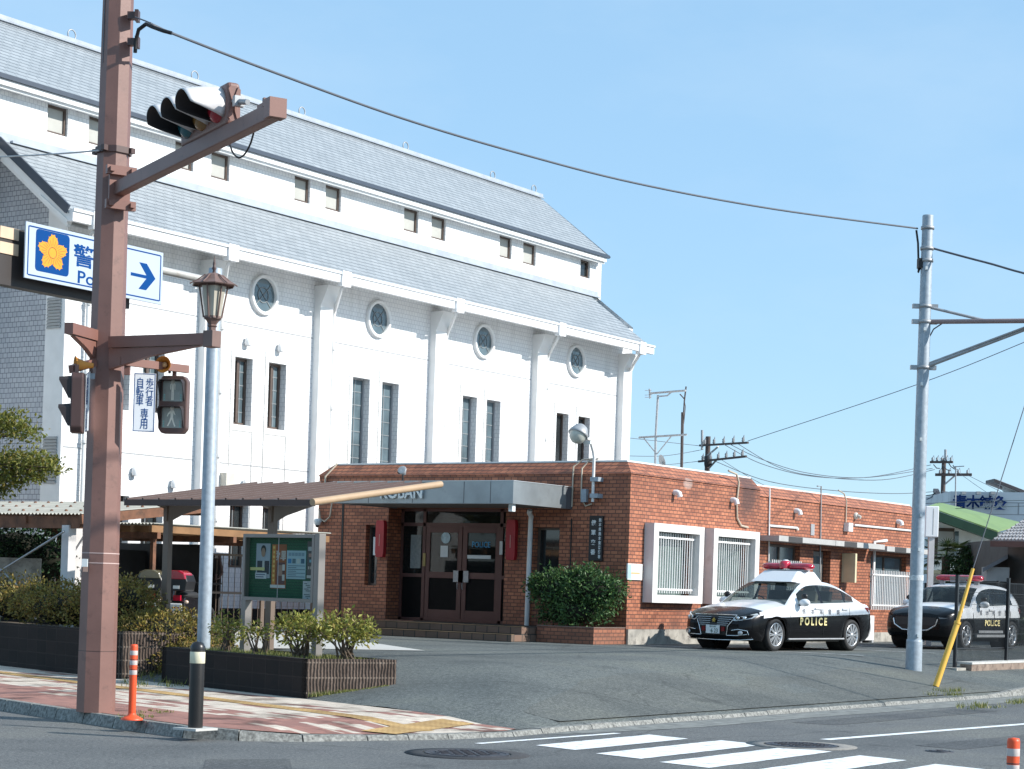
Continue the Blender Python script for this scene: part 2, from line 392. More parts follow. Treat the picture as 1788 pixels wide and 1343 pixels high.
mb.add([p for r in grid for p in r], [(i*k+j, i*k+j+1, (i+1)*k+j+1, (i+1)*k+j) for i in range(len(grid)-1) for j in range(k-1)], True)
struct('parking_lot', mb, m_lot)
# kerb and paved corner
KP = [(24.6, 50), (19.2, 30), (16.9, 22), (15.86, 18.2), (15.33, 16.3), (14.95, 14.95), (14.80, 14.25), (15.0, 13.65), (15.5, 13.2), (16.2, 12.9), (17.1, 12.5), (18.1, 12.33), (19.4, 12.42), (21, 12.5)]
KP += [(x, 12.52) for x in range(22, 34, 2)] + [(36, 12.55), (40, 12.6), (60, 12.65), (120, 12.7)]
def kz(x, y):
    a = .05+.07*sm01((y-12.9)/1.2)
    return a + .09*sm01((x-33)/2.5)
def inset(i, w):
    p = V3((*KP[i], 0)); a = V3((*KP[max(0, i-1)], 0)); b = V3((*KP[min(len(KP)-1, i+1)], 0)); t = (b-a).normalized()
    return p+V3((-t.y, t.x, 0))*w
mb = MB()
stones = []
for i in range(len(KP)-1):
    a, b = V3((*KP[i], 0)), V3((*KP[i+1], 0)); n = max(1, round((b-a).length/.6)) if (b-a).length < 9 else max(1, round((b-a).length/1.2))
    ia, ib = inset(i, .16), inset(i+1, .16)
    for j in range(n):
        g = .012
        f0, f1 = (j+g)/n, (j+1-g)/n
        p, q, pi, qi = a.lerp(b, f0), a.lerp(b, f1), ia.lerp(ib, f0), ia.lerp(ib, f1)
        dz = random.uniform(-.006, .004)
        zp, zq = kz(p.x, p.y)+dz+.006, kz(q.x, q.y)+dz+.006
        up = V3((0, 0, 1)); bt = p.lerp(pi, .3), q.lerp(qi, .3)
        mb.add([p-up*.02, q-up*.02, bt[1]+up*(zq), bt[0]+up*(zp), qi+up*zq, pi+up*zp, pi-up*.02, qi-up*.02], [(0,1,2,3),(3,2,4,5),(5,4,7,6),(0,3,5,6),(1,7,4,2)])
struct('kerb', mb, m_stone)
# paving sheet with a block pattern
def pavemat():
    m, nt, b, N, L = newmat('red and white paving'); co = objco(nt)
    mp = node(nt, 'ShaderNodeMapping'); mp.inputs['Rotation'].default_value = (0, 0, -rad(74.8)); mp.inputs['Location'].default_value = (0, 0, 0); L.new(co, mp.inputs[0])
    sp = node(nt, 'ShaderNodeSeparateXYZ'); L.new(mp.outputs[0], sp.inputs[0])
    off = P1.dot(N1)          # distance of the planter line
    d = mth(nt, 'ADD', mth(nt, 'MULTIPLY', sp.outputs[1], -1.0), -off)     # local y axis is -N1 : d = (p-P1).N1, negative on the pavement
    along = sp.outputs[0]
    rowi = mth(nt, 'FLOOR', mth(nt, 'DIVIDE', d, .11))
    sh = mth(nt, 'MULTIPLY', mth(nt, 'MODULO', mth(nt, 'ABSOLUTE', rowi), 2.0), .5)
    cell = mth(nt, 'FLOOR', mth(nt, 'ADD', mth(nt, 'DIVIDE', along, .22), sh))
    cell4 = mth(nt, 'FLOOR', mth(nt, 'ADD', mth(nt, 'DIVIDE', along, .66), mth(nt, 'MULTIPLY', sh, .7)))
    cb = node(nt, 'ShaderNodeCombineXYZ'); L.new(cell4, cb.inputs[0]); L.new(mth(nt, 'FLOOR', mth(nt, 'DIVIDE', rowi, 2.0)), cb.inputs[1])
    wn = node(nt, 'ShaderNodeTexWhiteNoise', noise_dimensions='2D'); L.new(cb.outputs[0], wn.inputs['Vector'])
    cb2 = node(nt, 'ShaderNodeCombineXYZ'); L.new(cell, cb2.inputs[0]); L.new(rowi, cb2.inputs[1])
    wn2 = node(nt, 'ShaderNodeTexWhiteNoise', noise_dimensions='2D'); L.new(cb2.outputs[0], wn2.inputs['Vector'])
    # white is common beside the planter, red towards the kerb
    pr = mth(nt, 'ADD', .95, mth(nt, 'MULTIPLY', d, .32))
    isw = mth(nt, 'MULTIPLY', mth(nt, 'GREATER_THAN', mth(nt, 'ADD', d, mth(nt, 'MULTIPLY', wn.outputs['Value'], 1.5)), -1.75), mth(nt, 'GREATER_THAN', mth(nt, 'FRACT', mth(nt, 'MULTIPLY', wn.outputs['Value'], 7.31)), .20))
    c = mix(nt, mix(nt, (.36,.17,.13), (.26,.125,.10), wn2.outputs['Value']), mix(nt, (.66,.57,.47), (.52,.44,.36), wn2.outputs['Value']), isw)
    fr = mth(nt, 'MINIMUM', mth(nt, 'FRACT', mth(nt, 'ADD', mth(nt, 'DIVIDE', along, .22), sh)), 1.0)
    j1 = mth(nt, 'LESS_THAN', fr, .03); j2 = mth(nt, 'LESS_THAN', mth(nt, 'FRACT', mth(nt, 'DIVIDE', d, .11)), .05)
    c = mix(nt, c, (.14,.10,.085), mth(nt, 'MULTIPLY', mth(nt, 'MAXIMUM', j1, j2), .7))
    f = noise(nt, co, 1.6, 7, .65); c = mix(nt, c, ramp(nt, f, [(.36, (.40,.37,.35)), (.50, (1,1,1))]), 1.0, 'MULTIPLY')
    L.new(c, b.inputs['Base Color']); b.inputs['Roughness'].default_value = .85
    bump(nt, b, noise(nt, co, 80, 3), .25); return m
outer = [inset(i, .15) for i in range(len(KP)) if KP[i][0] < 18.5 or KP[i][1] > 15]
back = [T0+S1*t for t in (0, .6, 1.2, 2, 3, 4, 5.5, 7, 9, 12, 16, 24, 34)]
poly = outer+back
tri = tessellate_polygon([[V3((p.x, p.y, 0)) for p in poly]])
mb = MB(); mb.add([V3((p.x, p.y, .052+.07*sm01((p.y-12.9)/1.2)+.004)) for p in poly], [tuple(t) for t in tri])
# under-lip so that the lot sheet meets the paving
struct('sidewalk', mb, pavemat())
def tactmat():
    m, nt, b, N, L = newmat('yellow tactile paving'); co = objco(nt)
    mp = node(nt, 'ShaderNodeMapping'); mp.inputs['Rotation'].default_value = (0, 0, -rad(74.8)); L.new(co, mp.inputs[0])
    sp = node(nt, 'ShaderNodeSeparateXYZ'); L.new(mp.outputs[0], sp.inputs[0])
    s = mth(nt, 'LESS_THAN', mth(nt, 'FRACT', mth(nt, 'DIVIDE', sp.outputs[1], .075)), .5)
    s2 = mth(nt, 'LESS_THAN', mth(nt, 'FRACT', mth(nt, 'DIVIDE', sp.outputs[0], .10)), .25)
    k = mth(nt, 'MAXIMUM', s, s2)
    c = mix(nt, (.40,.22,.07), (.58,.38,.15), k); f = noise(nt, co, 2, 6); c = mix(nt, c, ramp(nt, f, [(.35, (.6,.58,.55)), (.6, (1,1,1))]), 1.0, 'MULTIPLY')
    L.new(c, b.inputs['Base Color']); b.inputs['Roughness'].default_value = .8; bump(nt, b, k, .7, .01); return m
m_tact = tactmat()
def szz(x, y): return .052+.07*sm01((y-12.9)/1.2)+.009
mb = MB()
A0 = onZ(740, 1272, .09); A1 = onZ(320, 1215, .12); td = (A1-A0); td.z = 0; td.normalize(); tn = V3((td.y, -td.x, 0))
def strip(mb, a, d, n, L0, L1, w, zf, step=.6):
    t = L0
    while t < L1:
        t2 = min(L1, t+step)
        q = [a+d*t-n*w/2, a+d*t2-n*w/2, a+d*t2+n*w/2, a+d*t+n*w/2]
        mb.poly(*[(p.x, p.y, zf(p.x, p.y)) for p in q]); t = t2
strip(mb, A0, td, tn, 0, 30, .3, szz)
B0 = onZ(660, 1274, .1); B1 = onZ(800, 1264, .06); bd = (B1-B0); bd.z = 0; bl = bd.length; bd.normalize()
strip(mb, B0, bd, V3((bd.y, -bd.x, 0)) , 0, bl, .42, lambda x, y: szz(x, y)+.004)
struct('tactile_paving', mb, m_tact)
# road paint
mb = MB()
for (l, r_, y0, y1) in ((17.12, 19.62, 10.9, 11.5), (16.8, 19.62, 9.93, 10.55), (16.5, 19.42, 9.0, 9.62), (16.2, 19.1, 8.02, 8.6), (15.9, 18.8, 7.05, 7.63), (15.6, 18.5, 6.1, 6.65), (15.3, 18.2, 5.1, 5.65)):
    n = 24; top = []; bot = []
    for i in range(n+1):
        x = l+(r_-l)*i/n
        top.append(V3((x+.14, y1+.09*(x-l)/3+random.uniform(-.008, .008), .005))); bot.append(V3((x, y0+.09*(x-l)/3+random.uniform(-.008, .008), .005)))
    for i in range(n): mb.poly(bot[i], bot[i+1], top[i+1], top[i])
struct('crosswalk_stripe', mb, m_paintw)
mb = MB(); strip(mb, V3((16.6, 12.0, 0)), V3((1, -.03, 0)).normalized(), V3((0, 1, 0)), .3, 3.0, .1, lambda x, y: .005)
d = V3((26.42-21.39, 9.49-9.89, 0)).normalized()
strip(mb, V3((21.0, 9.93, 0)), d, V3((-d.y, d.x, 0)), 0, 60, .15, lambda x, y: .005, 3)
struct('edge_line', mb, m_paintw)
mb = MB()
for x0, y0, x1, y1 in ((35.55, 21.3, 35.9, 16.2), (39.6, 21.2, 40.0, 16.4), (43.4, 21.2, 43.7, 16.3), (47.2, 21.2, 47.5, 16.3)):
    a = V3((x0, y0, 0)); b = V3((x1, y1, 0)); dd = (b-a).normalized(); strip(mb, a, dd, V3((dd.y, -dd.x, 0)), 0, (b-a).length, .12, lambda x, y: ZL+.006, 9)
struct('bay_line', mb, m_paintold)
# pale concrete walk in front of the steps
mb = MB(); zp = ZL+.008
mb.poly(*[(p.x, p.y, zp) for p in (onZ(742, 1136, zp), onZ(560, 1133, zp), onZ(380, 1131, zp), onZ(330, 1118, zp), onZ(380, 1096, zp), onZ(560, 1098, zp), onZ(640, 1121, zp))]); struct('concrete_path', mb, m_pale)
# darker strip of newer asphalt along the side street gutter, manholes
mb = MB()
pp = [(18.6, 12.3), (19.4, 12.38), (21, 12.46), (34, 12.48), (60, 12.6), (60, 11.9), (30, 11.75), (25, 11.9), (21.5, 11.85), (19.5, 12.1)]
mb.poly(*[(x, y, .0035) for x, y in pp]); gs_ = struct('gutter_strip', mb, plain('gutter concrete', (.20,.205,.19), .9, var=.3, scale=5, bmp=.3, dirt=((.1,.1,.1), 6, .5, .8)))
# older, browner asphalt on the driveway ramp, and a few patched cuts in the road
def sheet(name, pts_u, mat_, dz):
    mb = MB(); xs_, y0f, y1f, n = pts_u; rows_ = []
    for i in range(len(xs_)):
        x = xs_[i]; ya, yb = y0f(x), y1f(x); rows_.append([V3((x, ya+(yb-ya)*j/n, hgt(x, ya+(yb-ya)*j/n)+dz)) for j in range(n+1)])
    mb.add([p for r in rows_ for p in r], [(i*(n+1)+j, (i+1)*(n+1)+j, (i+1)*(n+1)+j+1, i*(n+1)+j+1) for i in range(len(rows_)-1) for j in range(n)], True); return struct(name, mb, mat_)
m_apron = asphalt('ramp asphalt', (.106,.112,.104), (.172,.18,.166), 80)
sheet('driveway_ramp', ([19.6+.4*i for i in range(39)], lambda x: 12.72, lambda x: min(14.9, 12.9+(x-19.4)*.55)-.25*math.sin(x*.9), 14), m_apron, .004)
mb = MB()
for q_ in (((23.5,11.6),(29,11.55),(29.2,10.9),(23.6,11.0)), ((12.2,11.5),(13.2,12.4),(13.9,12.0),(12.8,11.0)), ((21.2,8.9),(26.5,8.6),(26.4,8.0),(21.1,8.3))): mb.poly(*[(x, y, .003) for x, y in q_])
struct('road_patch', mb, asphalt('patch asphalt', (.085,.088,.09), (.14,.145,.145), 60))
def manhole(c, r, ro, label, ringmat):
    t = thing('manhole_cover', label, 'manhole cover', (c[0], c[1], 0))
    mb = MB(); mb.lathe([(ro, 0), (ro, .006), (r+.02, .008)], n=40); mb.build('collar', ringmat, t)
    mb = MB(); mb.lathe([(r, .004), (r, .012), (r-.03, .012), (r-.03, .008), (r-.06, .008), (r-.06, .012), (.001, .012)], n=40, smooth=False); mb.build('lid', m_iron, t)
    mb = MB(); st = .085; n = int(r/st)
    for i in range(-n, n+1):
        for j in range(-n, n+1):
            x, y = i*st, j*st
            if math.hypot(x, y) > r-.1: continue
            s = .032 if (i+j) % 2 else .018
            mb.obox((x, y, .0165), (s, s*(1 if (i+j) % 2 else -1)*.8, 0), (-.009, .012, 0), (0, 0, .005))
    mb.build('tread_pattern', m_iron, t)
manhole((15.78, 11.32), .42, .62, 'dark iron manhole cover with a dark asphalt collar left of the crosswalk', plain('dark patch asphalt', (.04,.04,.043), .9, var=.3, scale=30, bmp=.5))
manhole((19.95, 9.72), .40, .62, 'iron manhole cover with a pale concrete collar right of the crosswalk stripes', plain('pale collar', (.21,.20,.185), .9, var=.3, scale=20, bmp=.4))
manhole((20.6, 8.35), .10, .16, 'small iron valve lid set in the road beside the edge line', m_iron)

# ================================================================ WHITE HALL
hall = thing('white_hall', 'large white tiled hall with grey slate roofs and round windows', 'building', (30.2, 33, ZL), world=True)
XL, XR, YF, YU = 30.2, 54.45, 33.0, 34.4
ZE, SL = 9.55, .75          # lower eave height at Y=32.1, roof slope
ze = lambda y: ZE+SL*(y-32.1)
YR, ZR, SU = 36.85, 14.8, .775
zu = lambda y: ZR-SU*(YR-y)
lw = [(35.72,36.36,5.47,7.13),(36.96,37.62,5.47,7.13),(40.28,41.0,3.6,7.12),(41.53,42.26,3.6,7.12),(45.23,45.93,3.6,7.12),(46.42,47.12,3.6,7.12),(50.12,50.8,3.6,7.08),(51.36,52.04,3.6,7.08),(32.6,33.3,5.5,7.05),(31.55,32.2,5.47,7.05),(35.7,36.38,1.95,3.52),(36.9,37.55,1.95,3.52),(31.6,32.3,1.95,3.5),(32.7,33.4,1.95,3.5)]
mb = MB(); mb.wall((0, YF, 0), (1,0,0), (0,0,1), (XL, XR), (ZL, ze(YF)-.05), lw, rev=(0,.28,0))
mb.build('front_wall', m_tile, hall)
# gable wall
gz = lambda y: min(ze(y), ze(2*YR-y))
mb = MB()
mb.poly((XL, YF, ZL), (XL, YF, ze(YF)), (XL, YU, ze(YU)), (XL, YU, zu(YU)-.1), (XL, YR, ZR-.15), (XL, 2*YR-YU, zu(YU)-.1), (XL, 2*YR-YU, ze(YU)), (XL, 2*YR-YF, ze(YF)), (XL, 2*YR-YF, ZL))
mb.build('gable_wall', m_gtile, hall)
mb = MB()
mb.poly(*[(XR, y, z) for y, z in ((YF, ZL), (YF, ze(YF)), (YU, ze(YU)), (YU, zu(YU)-.1), (YR, ZR-.15), (2*YR-YU, zu(YU)-.1), (2*YR-YU, ze(YU)), (2*YR-YF, ze(YF)), (2*YR-YF, ZL))])
mb.poly((XL, 2*YR-YF, ZL), (XR, 2*YR-YF, ZL), (XR, 2*YR-YF, ze(YF)), (XL, 2*YR-YF, ze(YF)))
mb.build('rear_wall', m_tile, hall)
# gable trims: rake band, corner pilaster with louvre panels
mb = MB(); d = .05
mb.add([(XL-d, YF-.02, ze(YF)-.05), (XL-d, YU+.3, ze(YU+.3)-.05), (XL-d, YU+.3, ze(YU+.3)-.62), (XL-d, YF+.6, ze(YF+.6)-.62), (XL-d, YF+.6, ZL), (XL-d, YF-.02, ZL),
        (XL, YF-.02, ze(YF)-.05), (XL, YU+.3, ze(YU+.3)-.05), (XL, YU+.3, ze(YU+.3)-.62), (XL, YF+.6, ze(YF+.6)-.62), (XL, YF+.6, ZL), (XL, YF-.02, ZL)],
       [(0,1,2,3),(0,3,4,5),(0,6,7,1),(3,2,8,9),(4,3,9,10),(5,4,10,11),(0,5,11,6)])
mb.build('gable_trim', m_white, hall)
for z0, z1 in ((7.15, 7.85), (3.7, 4.75)):
    mb = MB(); z = z0
    while z < z1: mb.obox((XL-d-.015, YF+.32, z), (.015, 0, .012), (0, .22, 0), (0, 0, .022)); z += .07
    mb.build('louvre_panel', m_lgrey, hall)
# lower roof
XV0, XV1 = 29.35, 54.0
def roofslab(x0, x1, ya, za, yb, zb, t):
    mb = MB(); mb.add([(x0,ya,za),(x1,ya,za),(x1,yb,zb),(x0,yb,zb),(x0,ya,za-t),(x1,ya,za-t),(x1,yb,zb-t),(x0,yb,zb-t)], [(0,1,2,3),(7,6,5,4),(0,4,5,1),(1,5,6,2),(2,6,7,3),(3,7,4,0)]); return mb
roofslab(XV0, XV1, 32.1, ZE, YU+.02, ze(YU+.02), .10).build('lower_roof', m_slate, hall)
roofslab(XV0, XV1, 2*YR-32.1, ZE, 2*YR-YU, ze(YU), .10).build('lower_roof', m_slate, hall)
# soffit, fascia/gutter
mb = MB(); mb.poly((XV0, 32.12, ZE-.24), (XV1, 32.12, ZE-.24), (XV1, YF, ze(YF)-.30), (XV0, YF, ze(YF)-.30)); mb.build('soffit', m_white, hall)
mb = MB(); mb.box(XV0+.02, XV1+.12, 31.98, 32.12, ZE-.27, ZE-.02); mb.box(XV0+.02, XV1+.12, 31.94, 31.98, ZE-.06, ZE-.0)
for x in (30.05, 34.35, 38.55, 43.47, 48.63, 53.3): mb.box(x-.12, x+.22, 31.92, 32.1, ZE-.36, ZE+.03)
mb.build('gutter', m_trim, hall)
mb = MB()   # verge boards of the lower roof (dark edge above pale board), both ends
for x, s in ((XV0, -1), (XV1, 1)):
    for sg in (0, 1):
        ya, yb = (32.1, YU) if not sg else (2*YR-32.1, 2*YR-YU)
        mb.beam((x+s*.02, ya, ZE-(.02 if s < 0 else .05)), (x+s*.02, yb, ze(YU)-(.02 if s < 0 else .05)), .05, .20 if s < 0 else .06)
mb.builds('verge_edge', m_trimdark, hall)
mb = MB()
mb.beam((XV0+.06, 32.1, ZE-.20), (XV0+.06, YU, ze(YU)-.20), .08, .26); mb.beam((XV0+.14, 32.2, ZE-.30), (XV0+.14, YU, ze(YU)-.38), .1, .16)
mb.poly((XV0+.1, 32.2, ZE-.33), (XL, 32.2, ZE-.33), (XL, YU, ze(YU)-.33), (XV0+.1, YU, ze(YU)-.33))
mb.box(53.6, 54.7, 33.4, 33.5, 10.2, 10.38)
mb.build('verge_board', m_white, hall)
# flashing between lower roof and upper wall
mb = MB(); mb.beam((XV0+.3, YU-.06, ze(YU-.06)+.05), (XR, YU-.06, ze(YU-.06)+.05), .10, .05); mb.box(22.2, XR, YU-.03, YU-.001, ze(YU)-.02, ze(YU)+.18); mb.build('flashing', plain('roof flashing', (.38,.42,.47), .5), hall)
# upper wall
uw = [(30.73,31.35),(32.0,32.62),(34.85,35.5),(36.13,36.8),(39.31,39.94),(40.58,41.24),(44.04,44.72),(45.34,46.04),(48.8,49.45),(50.07,50.78)]
UZ0, UZ1 = 11.74, 12.39
uh = [(a, b, UZ0, UZ1) for a, b in uw]+[(53.37, 53.95, 11.82, 12.38)]
mb = MB(); mb.wall((0, YU, 0), (1,0,0), (0,0,1), (22.2, XR+.2), (ze(YU)-.1, zu(YU)-.05), uh, rev=(0,.15,0)); mb.build('upper_wall', m_tile, hall)
mb = MB(); mb.box(22.19, 22.21, YU, 2*YR-YU, ze(YU)-.1, zu(YU)-.05); mb.poly((22.2, 36.2, ZL), (30.2, 36.2, ZL), (30.2, 36.2, ze(YU)), (22.2, 36.2, ze(YU))); mb.poly((22.2, YU, ze(YU)-.1), (30.2, YU, ze(YU)-.1), (30.2, 36.2, ze(YU)-.1), (22.2, 36.2, ze(YU)-.1)); mb.box(XR+.19, XR+.21, YU, 2*YR-YU, ze(YU)-.3, zu(YU)-.05); mb.builds('upper_end_wall', m_tile, hall)
mb = MB()
for x in (24, 29.9, 33.0, 37.6, 42.3, 47.2, 51.9): mb.box(x, x+.55, YU-.03, YU, 12.40, 12.8)
mb.builds('wall_block', m_white, hall)
YE = 34.05
roofslab(22, 54.5, YE, zu(YE), YR, ZR, .10).build('upper_roof', m_slate, hall)
roofslab(22, 54.5, 2*YR-YE, zu(YE), YR, ZR, .10).build('upper_roof', m_slate, hall)
mb = MB(); mb.box(22, 54.5, YE-.05, YE+.02, zu(YE)-.09, zu(YE)+.01)
for x in (21.98, 54.52):
    mb.beam((x, YE-.04, zu(YE)-.06), (x, YR, ZR-.05), .05, .07); mb.beam((x, 2*YR-YE, zu(YE)-.06), (x, YR, ZR-.05), .05, .07)
mb.builds('upper_roof_edge', m_trimdark, hall)
mb = MB(); mb.box(22.1, 54.4, YE+.01, YE+.08, zu(YE)-.22, zu(YE)-.1); mb.poly((22.1, YE+.08, zu(YE)-.22), (54.4, YE+.08, zu(YE)-.22), (54.4, YU, zu(YE)-.2), (22.1, YU, zu(YE)-.2)); mb.box(22.1, 54.4, YE+.085, YE+.16, zu(YE)-.28, zu(YE)-.222); mb.build('upper_fascia', m_white, hall)
mb = MB(); mb.beam((22, YR, ZR+.03), (54.5, YR, ZR+.03), .3, .10); mb.tube([(22.4, YR-.25, ZR-.08), (54.4, YR-.25, ZR-.08)], .02, 6); mb.build('ridge_cap', plain('ridge cap', (.38,.42,.47), .5), hall)
for px, py in ((125, 72), (340, 142), (527, 206), (708, 266), (860, 318), (932, 341)):
    p = onY(px, py, YR); mb = MB(); ring = [V3((p.x+.13*math.cos(a), YR, ZR+.2+.13*math.sin(a))) for a in [rad(t) for t in range(-60, 241, 25)]]
    mb.tube(ring, .018, 6); mb.tube([(p.x, YR, ZR), (p.x, YR, ZR+.08)], .02, 6); mb.build('ridge_ring', m_galvd, hall)
# pilasters and downpipes
for x in (34.4, 38.62, 43.58, 48.68, 53.62):
    mb = MB(); x1 = x+.5
    mb.box(x, x1, YF-.22, YF, ZL, ZE-.8)
    mb.add([(x,YF-.22,ZE-.8),(x1,YF-.22,ZE-.8),(x1,YF,ZE-.8),(x,YF,ZE-.8),(x,YF-.46,ZE-.27),(x1,YF-.46,ZE-.27),(x1,YF,ZE-.27),(x,YF,ZE-.27)], [(0,1,5,4),(1,2,6,5),(3,0,4,7)])
    mb.build('pilaster', m_white, hall)
for x in (30.75, 35.1, 39.3, 44.22, 49.38, 54.05):
    mb = MB(); mb.tube([(x-.72, 32.05, ZE-.36), (x-.72, 32.1, ZE-.46), (x, YF-.14, ZE-.80), (x, YF-.10, ZE-.95), (x, YF-.10, ZL)], .045, 8)
    z = 1.5
    while z < ZE-1.2: mb.lathe([(.068, 0), (.068, .07)], (x, YF-.12, z), 8); z += 1.55
    mb.build('downpipe', m_pvc, hall)
mb = MB()
for a, b in zip((XL, 35.0, 39.15, 44.1, 49.2), (34.35, 38.6, 43.55, 48.65, 53.6)):
    for z in (7.93, 4.49): mb.box(a, b, YF-.006, YF-.001, z-.012, z+.012)
mb.builds('wall_joint', m_grey, hall)
# window frames and panes
def hall_window(x0, x1, z0, z1, yb, cols, rows, pm, fm, fw=.055, open_style=False):
    mb = MB(); y0, y1 = yb-.06, yb
    mb.box(x0, x1, y0, y1, z0, z0+fw); mb.box(x0, x1, y0, y1, z1-fw, z1); mb.box(x0, x0+fw, y0, y1, z0+fw, z1-fw); mb.box(x1-fw, x1, y0, y1, z0+fw, z1-fw)
    if open_style: mb.box((x0+x1)/2-.05, (x0+x1)/2+.03, y0-.02, y1, z0+fw, z1-fw)
    w = mb.build('window', fm, hall)
    mb = MB(); mb.poly((x0+.02, yb-.02, z0+.02), (x1-.02, yb-.02, z0+.02), (x1-.02, yb-.02, z1-.02), (x0+.02, yb-.02, z1-.02)); mb.build('pane', pm, w)
    if cols:
        mb = MB()
        for i in range(1, cols): xx = x0+(x1-x0)*i/cols; mb.box(xx-.012, xx+.012, yb-.035, yb-.021, z0+fw, z1-fw)
        for i in range(1, rows): zz = z0+(z1-z0)*i/rows; mb.box(x0+fw, x1-fw, yb-.034, yb-.022, zz-.012, zz+.012)
        mb.build('glazing_bar', m_lead, w)
for i, (a, b, z0, z1) in enumerate(lw):
    if i in (6, 7): hall_window(a, b, z0, z1, YF+.26, 1, 2, m_dglass, m_frame)
    elif i < 2 or i == 8: hall_window(a, b, z0, z1, YF+.26, 3, 5, m_glassb, m_frame, .07, True)
    elif i < 6: hall_window(a, b, z0, z1, YF+.26, 2, 10, m_glassb, m_grey, .04)
    else: hall_window(a, b, z0, z1, YF+.26, 2, 1, m_dglass, m_frame)
for a, b, z0, z1 in uh: hall_window(a, b, z0, z1, YU+.13, 0, 3, m_cream if a < 53 else m_dglass, m_frame, .06)
mb = MB()
for a, b, z0, z1 in lw[:8]:
    mb.box(a-.14, a-.12, YF-.012, YF-.001, 3.6, z1+.3)
    if z0 > 5: mb.box(a-.08, b+.06, YF-.012, YF-.001, z0-.16, z0-.14); mb.box(b+.04, b+.06, YF-.012, YF-.001, ZL, z0-.16)
mb.builds('panel_groove', m_lgrey, hall)
for x in (36.65, 41.23, 46.13, 51.08):
    mb = MB(); z = 8.76; prof = [(.50, 0), (.50, .09), (.485, .10), (.435, .10), (.42, .09), (.415, .0)]
    mb.lathe(prof, (x, YF, z), 36, (0, -1, 0)); w = mb.build('round_window', m_white, hall)
    mb = MB(); mb.disc((x, YF-.008, z), .44, (0, -1, 0), 32); mb.build('pane', m_glassb, w)
    mb = MB()
    for a in (45, 135): mb.obox((x, YF-.02, z), (.4*math.cos(rad(a)), 0, .4*math.sin(rad(a))), (0, .004, 0), (-.010*math.sin(rad(a)), 0, .010*math.cos(rad(a))))
    mb.lathe([(.2, 0), (.2, .008), (.18, .008), (.18, 0)], (x, YF-.016, z), 28, (0, -1, 0)); mb.build('glazing_bar', m_lead, w)
for px, py in ((429, 597), (486, 608), (232, 823), (300, 845), (425, 845)):
    p = onY(px, py, YF); mb = MB(); mb.lathe([(.085, 0), (.10, .1), (.07, .2), (.001, .22)], (p.x, YF-.1, p.z-.1), 12); mb.tube([(p.x, YF, p.z-.03), (p.x, YF-.1, p.z-.03)], .06, 8); mb.build('vent_hood', m_trim, hall)
p = onY(392, 838, YF); mb = MB(); mb.box(p.x-.15, p.x+.15, YF-.2, YF, p.z-.15, p.z+.17); mb.build('meter_box', m_ivory, hall)

# ================================================================ BRICK KOBAN
XF, YS, YB = 35.5, 21.45, 30.0
X1 = 41.4; X2 = 51.4; ZT = 4.43; ZM = 4.16
kob = thing('police_box_building', 'low police box clad in terracotta tiles with a steel entrance canopy', 'building', (XF, YS, ZL), world=True)
fh = [(23.2, 23.85, 1.45, 3.0, (.22,0,0)), (24.62, 27.9, .86, 3.42, (.55,0,0)), (28.2, 28.55, 1.62, 3.02, (.22,0,0))]
mb = MB(); mb.wall((XF, 0, 0), (0,1,0), (0,0,1), (YS, YB), (ZL, ZM), fh)
b1 = (36.34, 38.16, 1.6, 3.0); b2 = (38.99, 40.8, 1.6, 3.0); hs = [b1, b2]
mb.wall((0, YS, 0), (1,0,0), (0,0,1), (XF, X1), (ZL, ZM), hs, rev=(0,.18,0))
YS2 = YS+.14
h2 = [(42.2, 43.9, 1.5, 2.92), (44.65, 45.65, ZL+.03, 2.86), (48.1, 50.45, 1.45, 2.86)]
mb.wall((0, YS2, 0), (1,0,0), (0,0,1), (X1, X2), (ZL, ZM-.13), h2, rev=(0,.3,0))
mb.poly((X1, YS, ZL), (X1, YS2, ZL), (X1, YS2, ZM), (X1, YS, ZM))
mb.poly((XF, YB, ZL), (X2, YB, ZL), (X2, YB, ZM), (XF, YB, ZM)); mb.poly((X2, YS2, ZL), (X2, YB, ZL), (X2, YB, ZM-.13), (X2, YS2, ZM-.13))
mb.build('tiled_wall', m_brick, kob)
mb = MB(); e = .27; ov = .03
def frust(x0, x1, y0, y1, z0, z1, e, ex1=None):
    ex1 = e if ex1 is None else ex1
    mb.add([(x0,y0,z0),(x1,y0,z0),(x1,y1,z0),(x0,y1,z0),(x0+e,y0+e,z1),(x1-ex1,y0+e,z1),(x1-ex1,y1-e,z1),(x0+e,y1-e,z1)], [(0,1,5,4),(1,2,6,5),(2,3,7,6),(3,0,4,7),(0,3,2,1)])
frust(XF-ov, X1, YS-ov, YB+ov, ZM, ZT, e, .0); frust(X1, X2+ov, YS2-ov, YB+ov, ZM-.13, ZT-.13, e)
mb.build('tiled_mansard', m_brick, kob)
mb = MB(); mb.box(XF+e-.02, X1-.02, YS+e-.02, YB-e, ZT, ZT+.035); mb.box(X1-.02, X2-e+.02, YS2+e-.02, YB-e, ZT-.13, ZT-.095); mb.builds('roof_coping', m_coping, kob)
mb = MB(); mb.box(XF+.02, X1, YS-.045, YS+.1, ZL-.05, .87); mb.box(X1, X2, YS2-.045, YS2+.1, ZL-.05, .80); mb.builds('foundation', m_conc, kob)
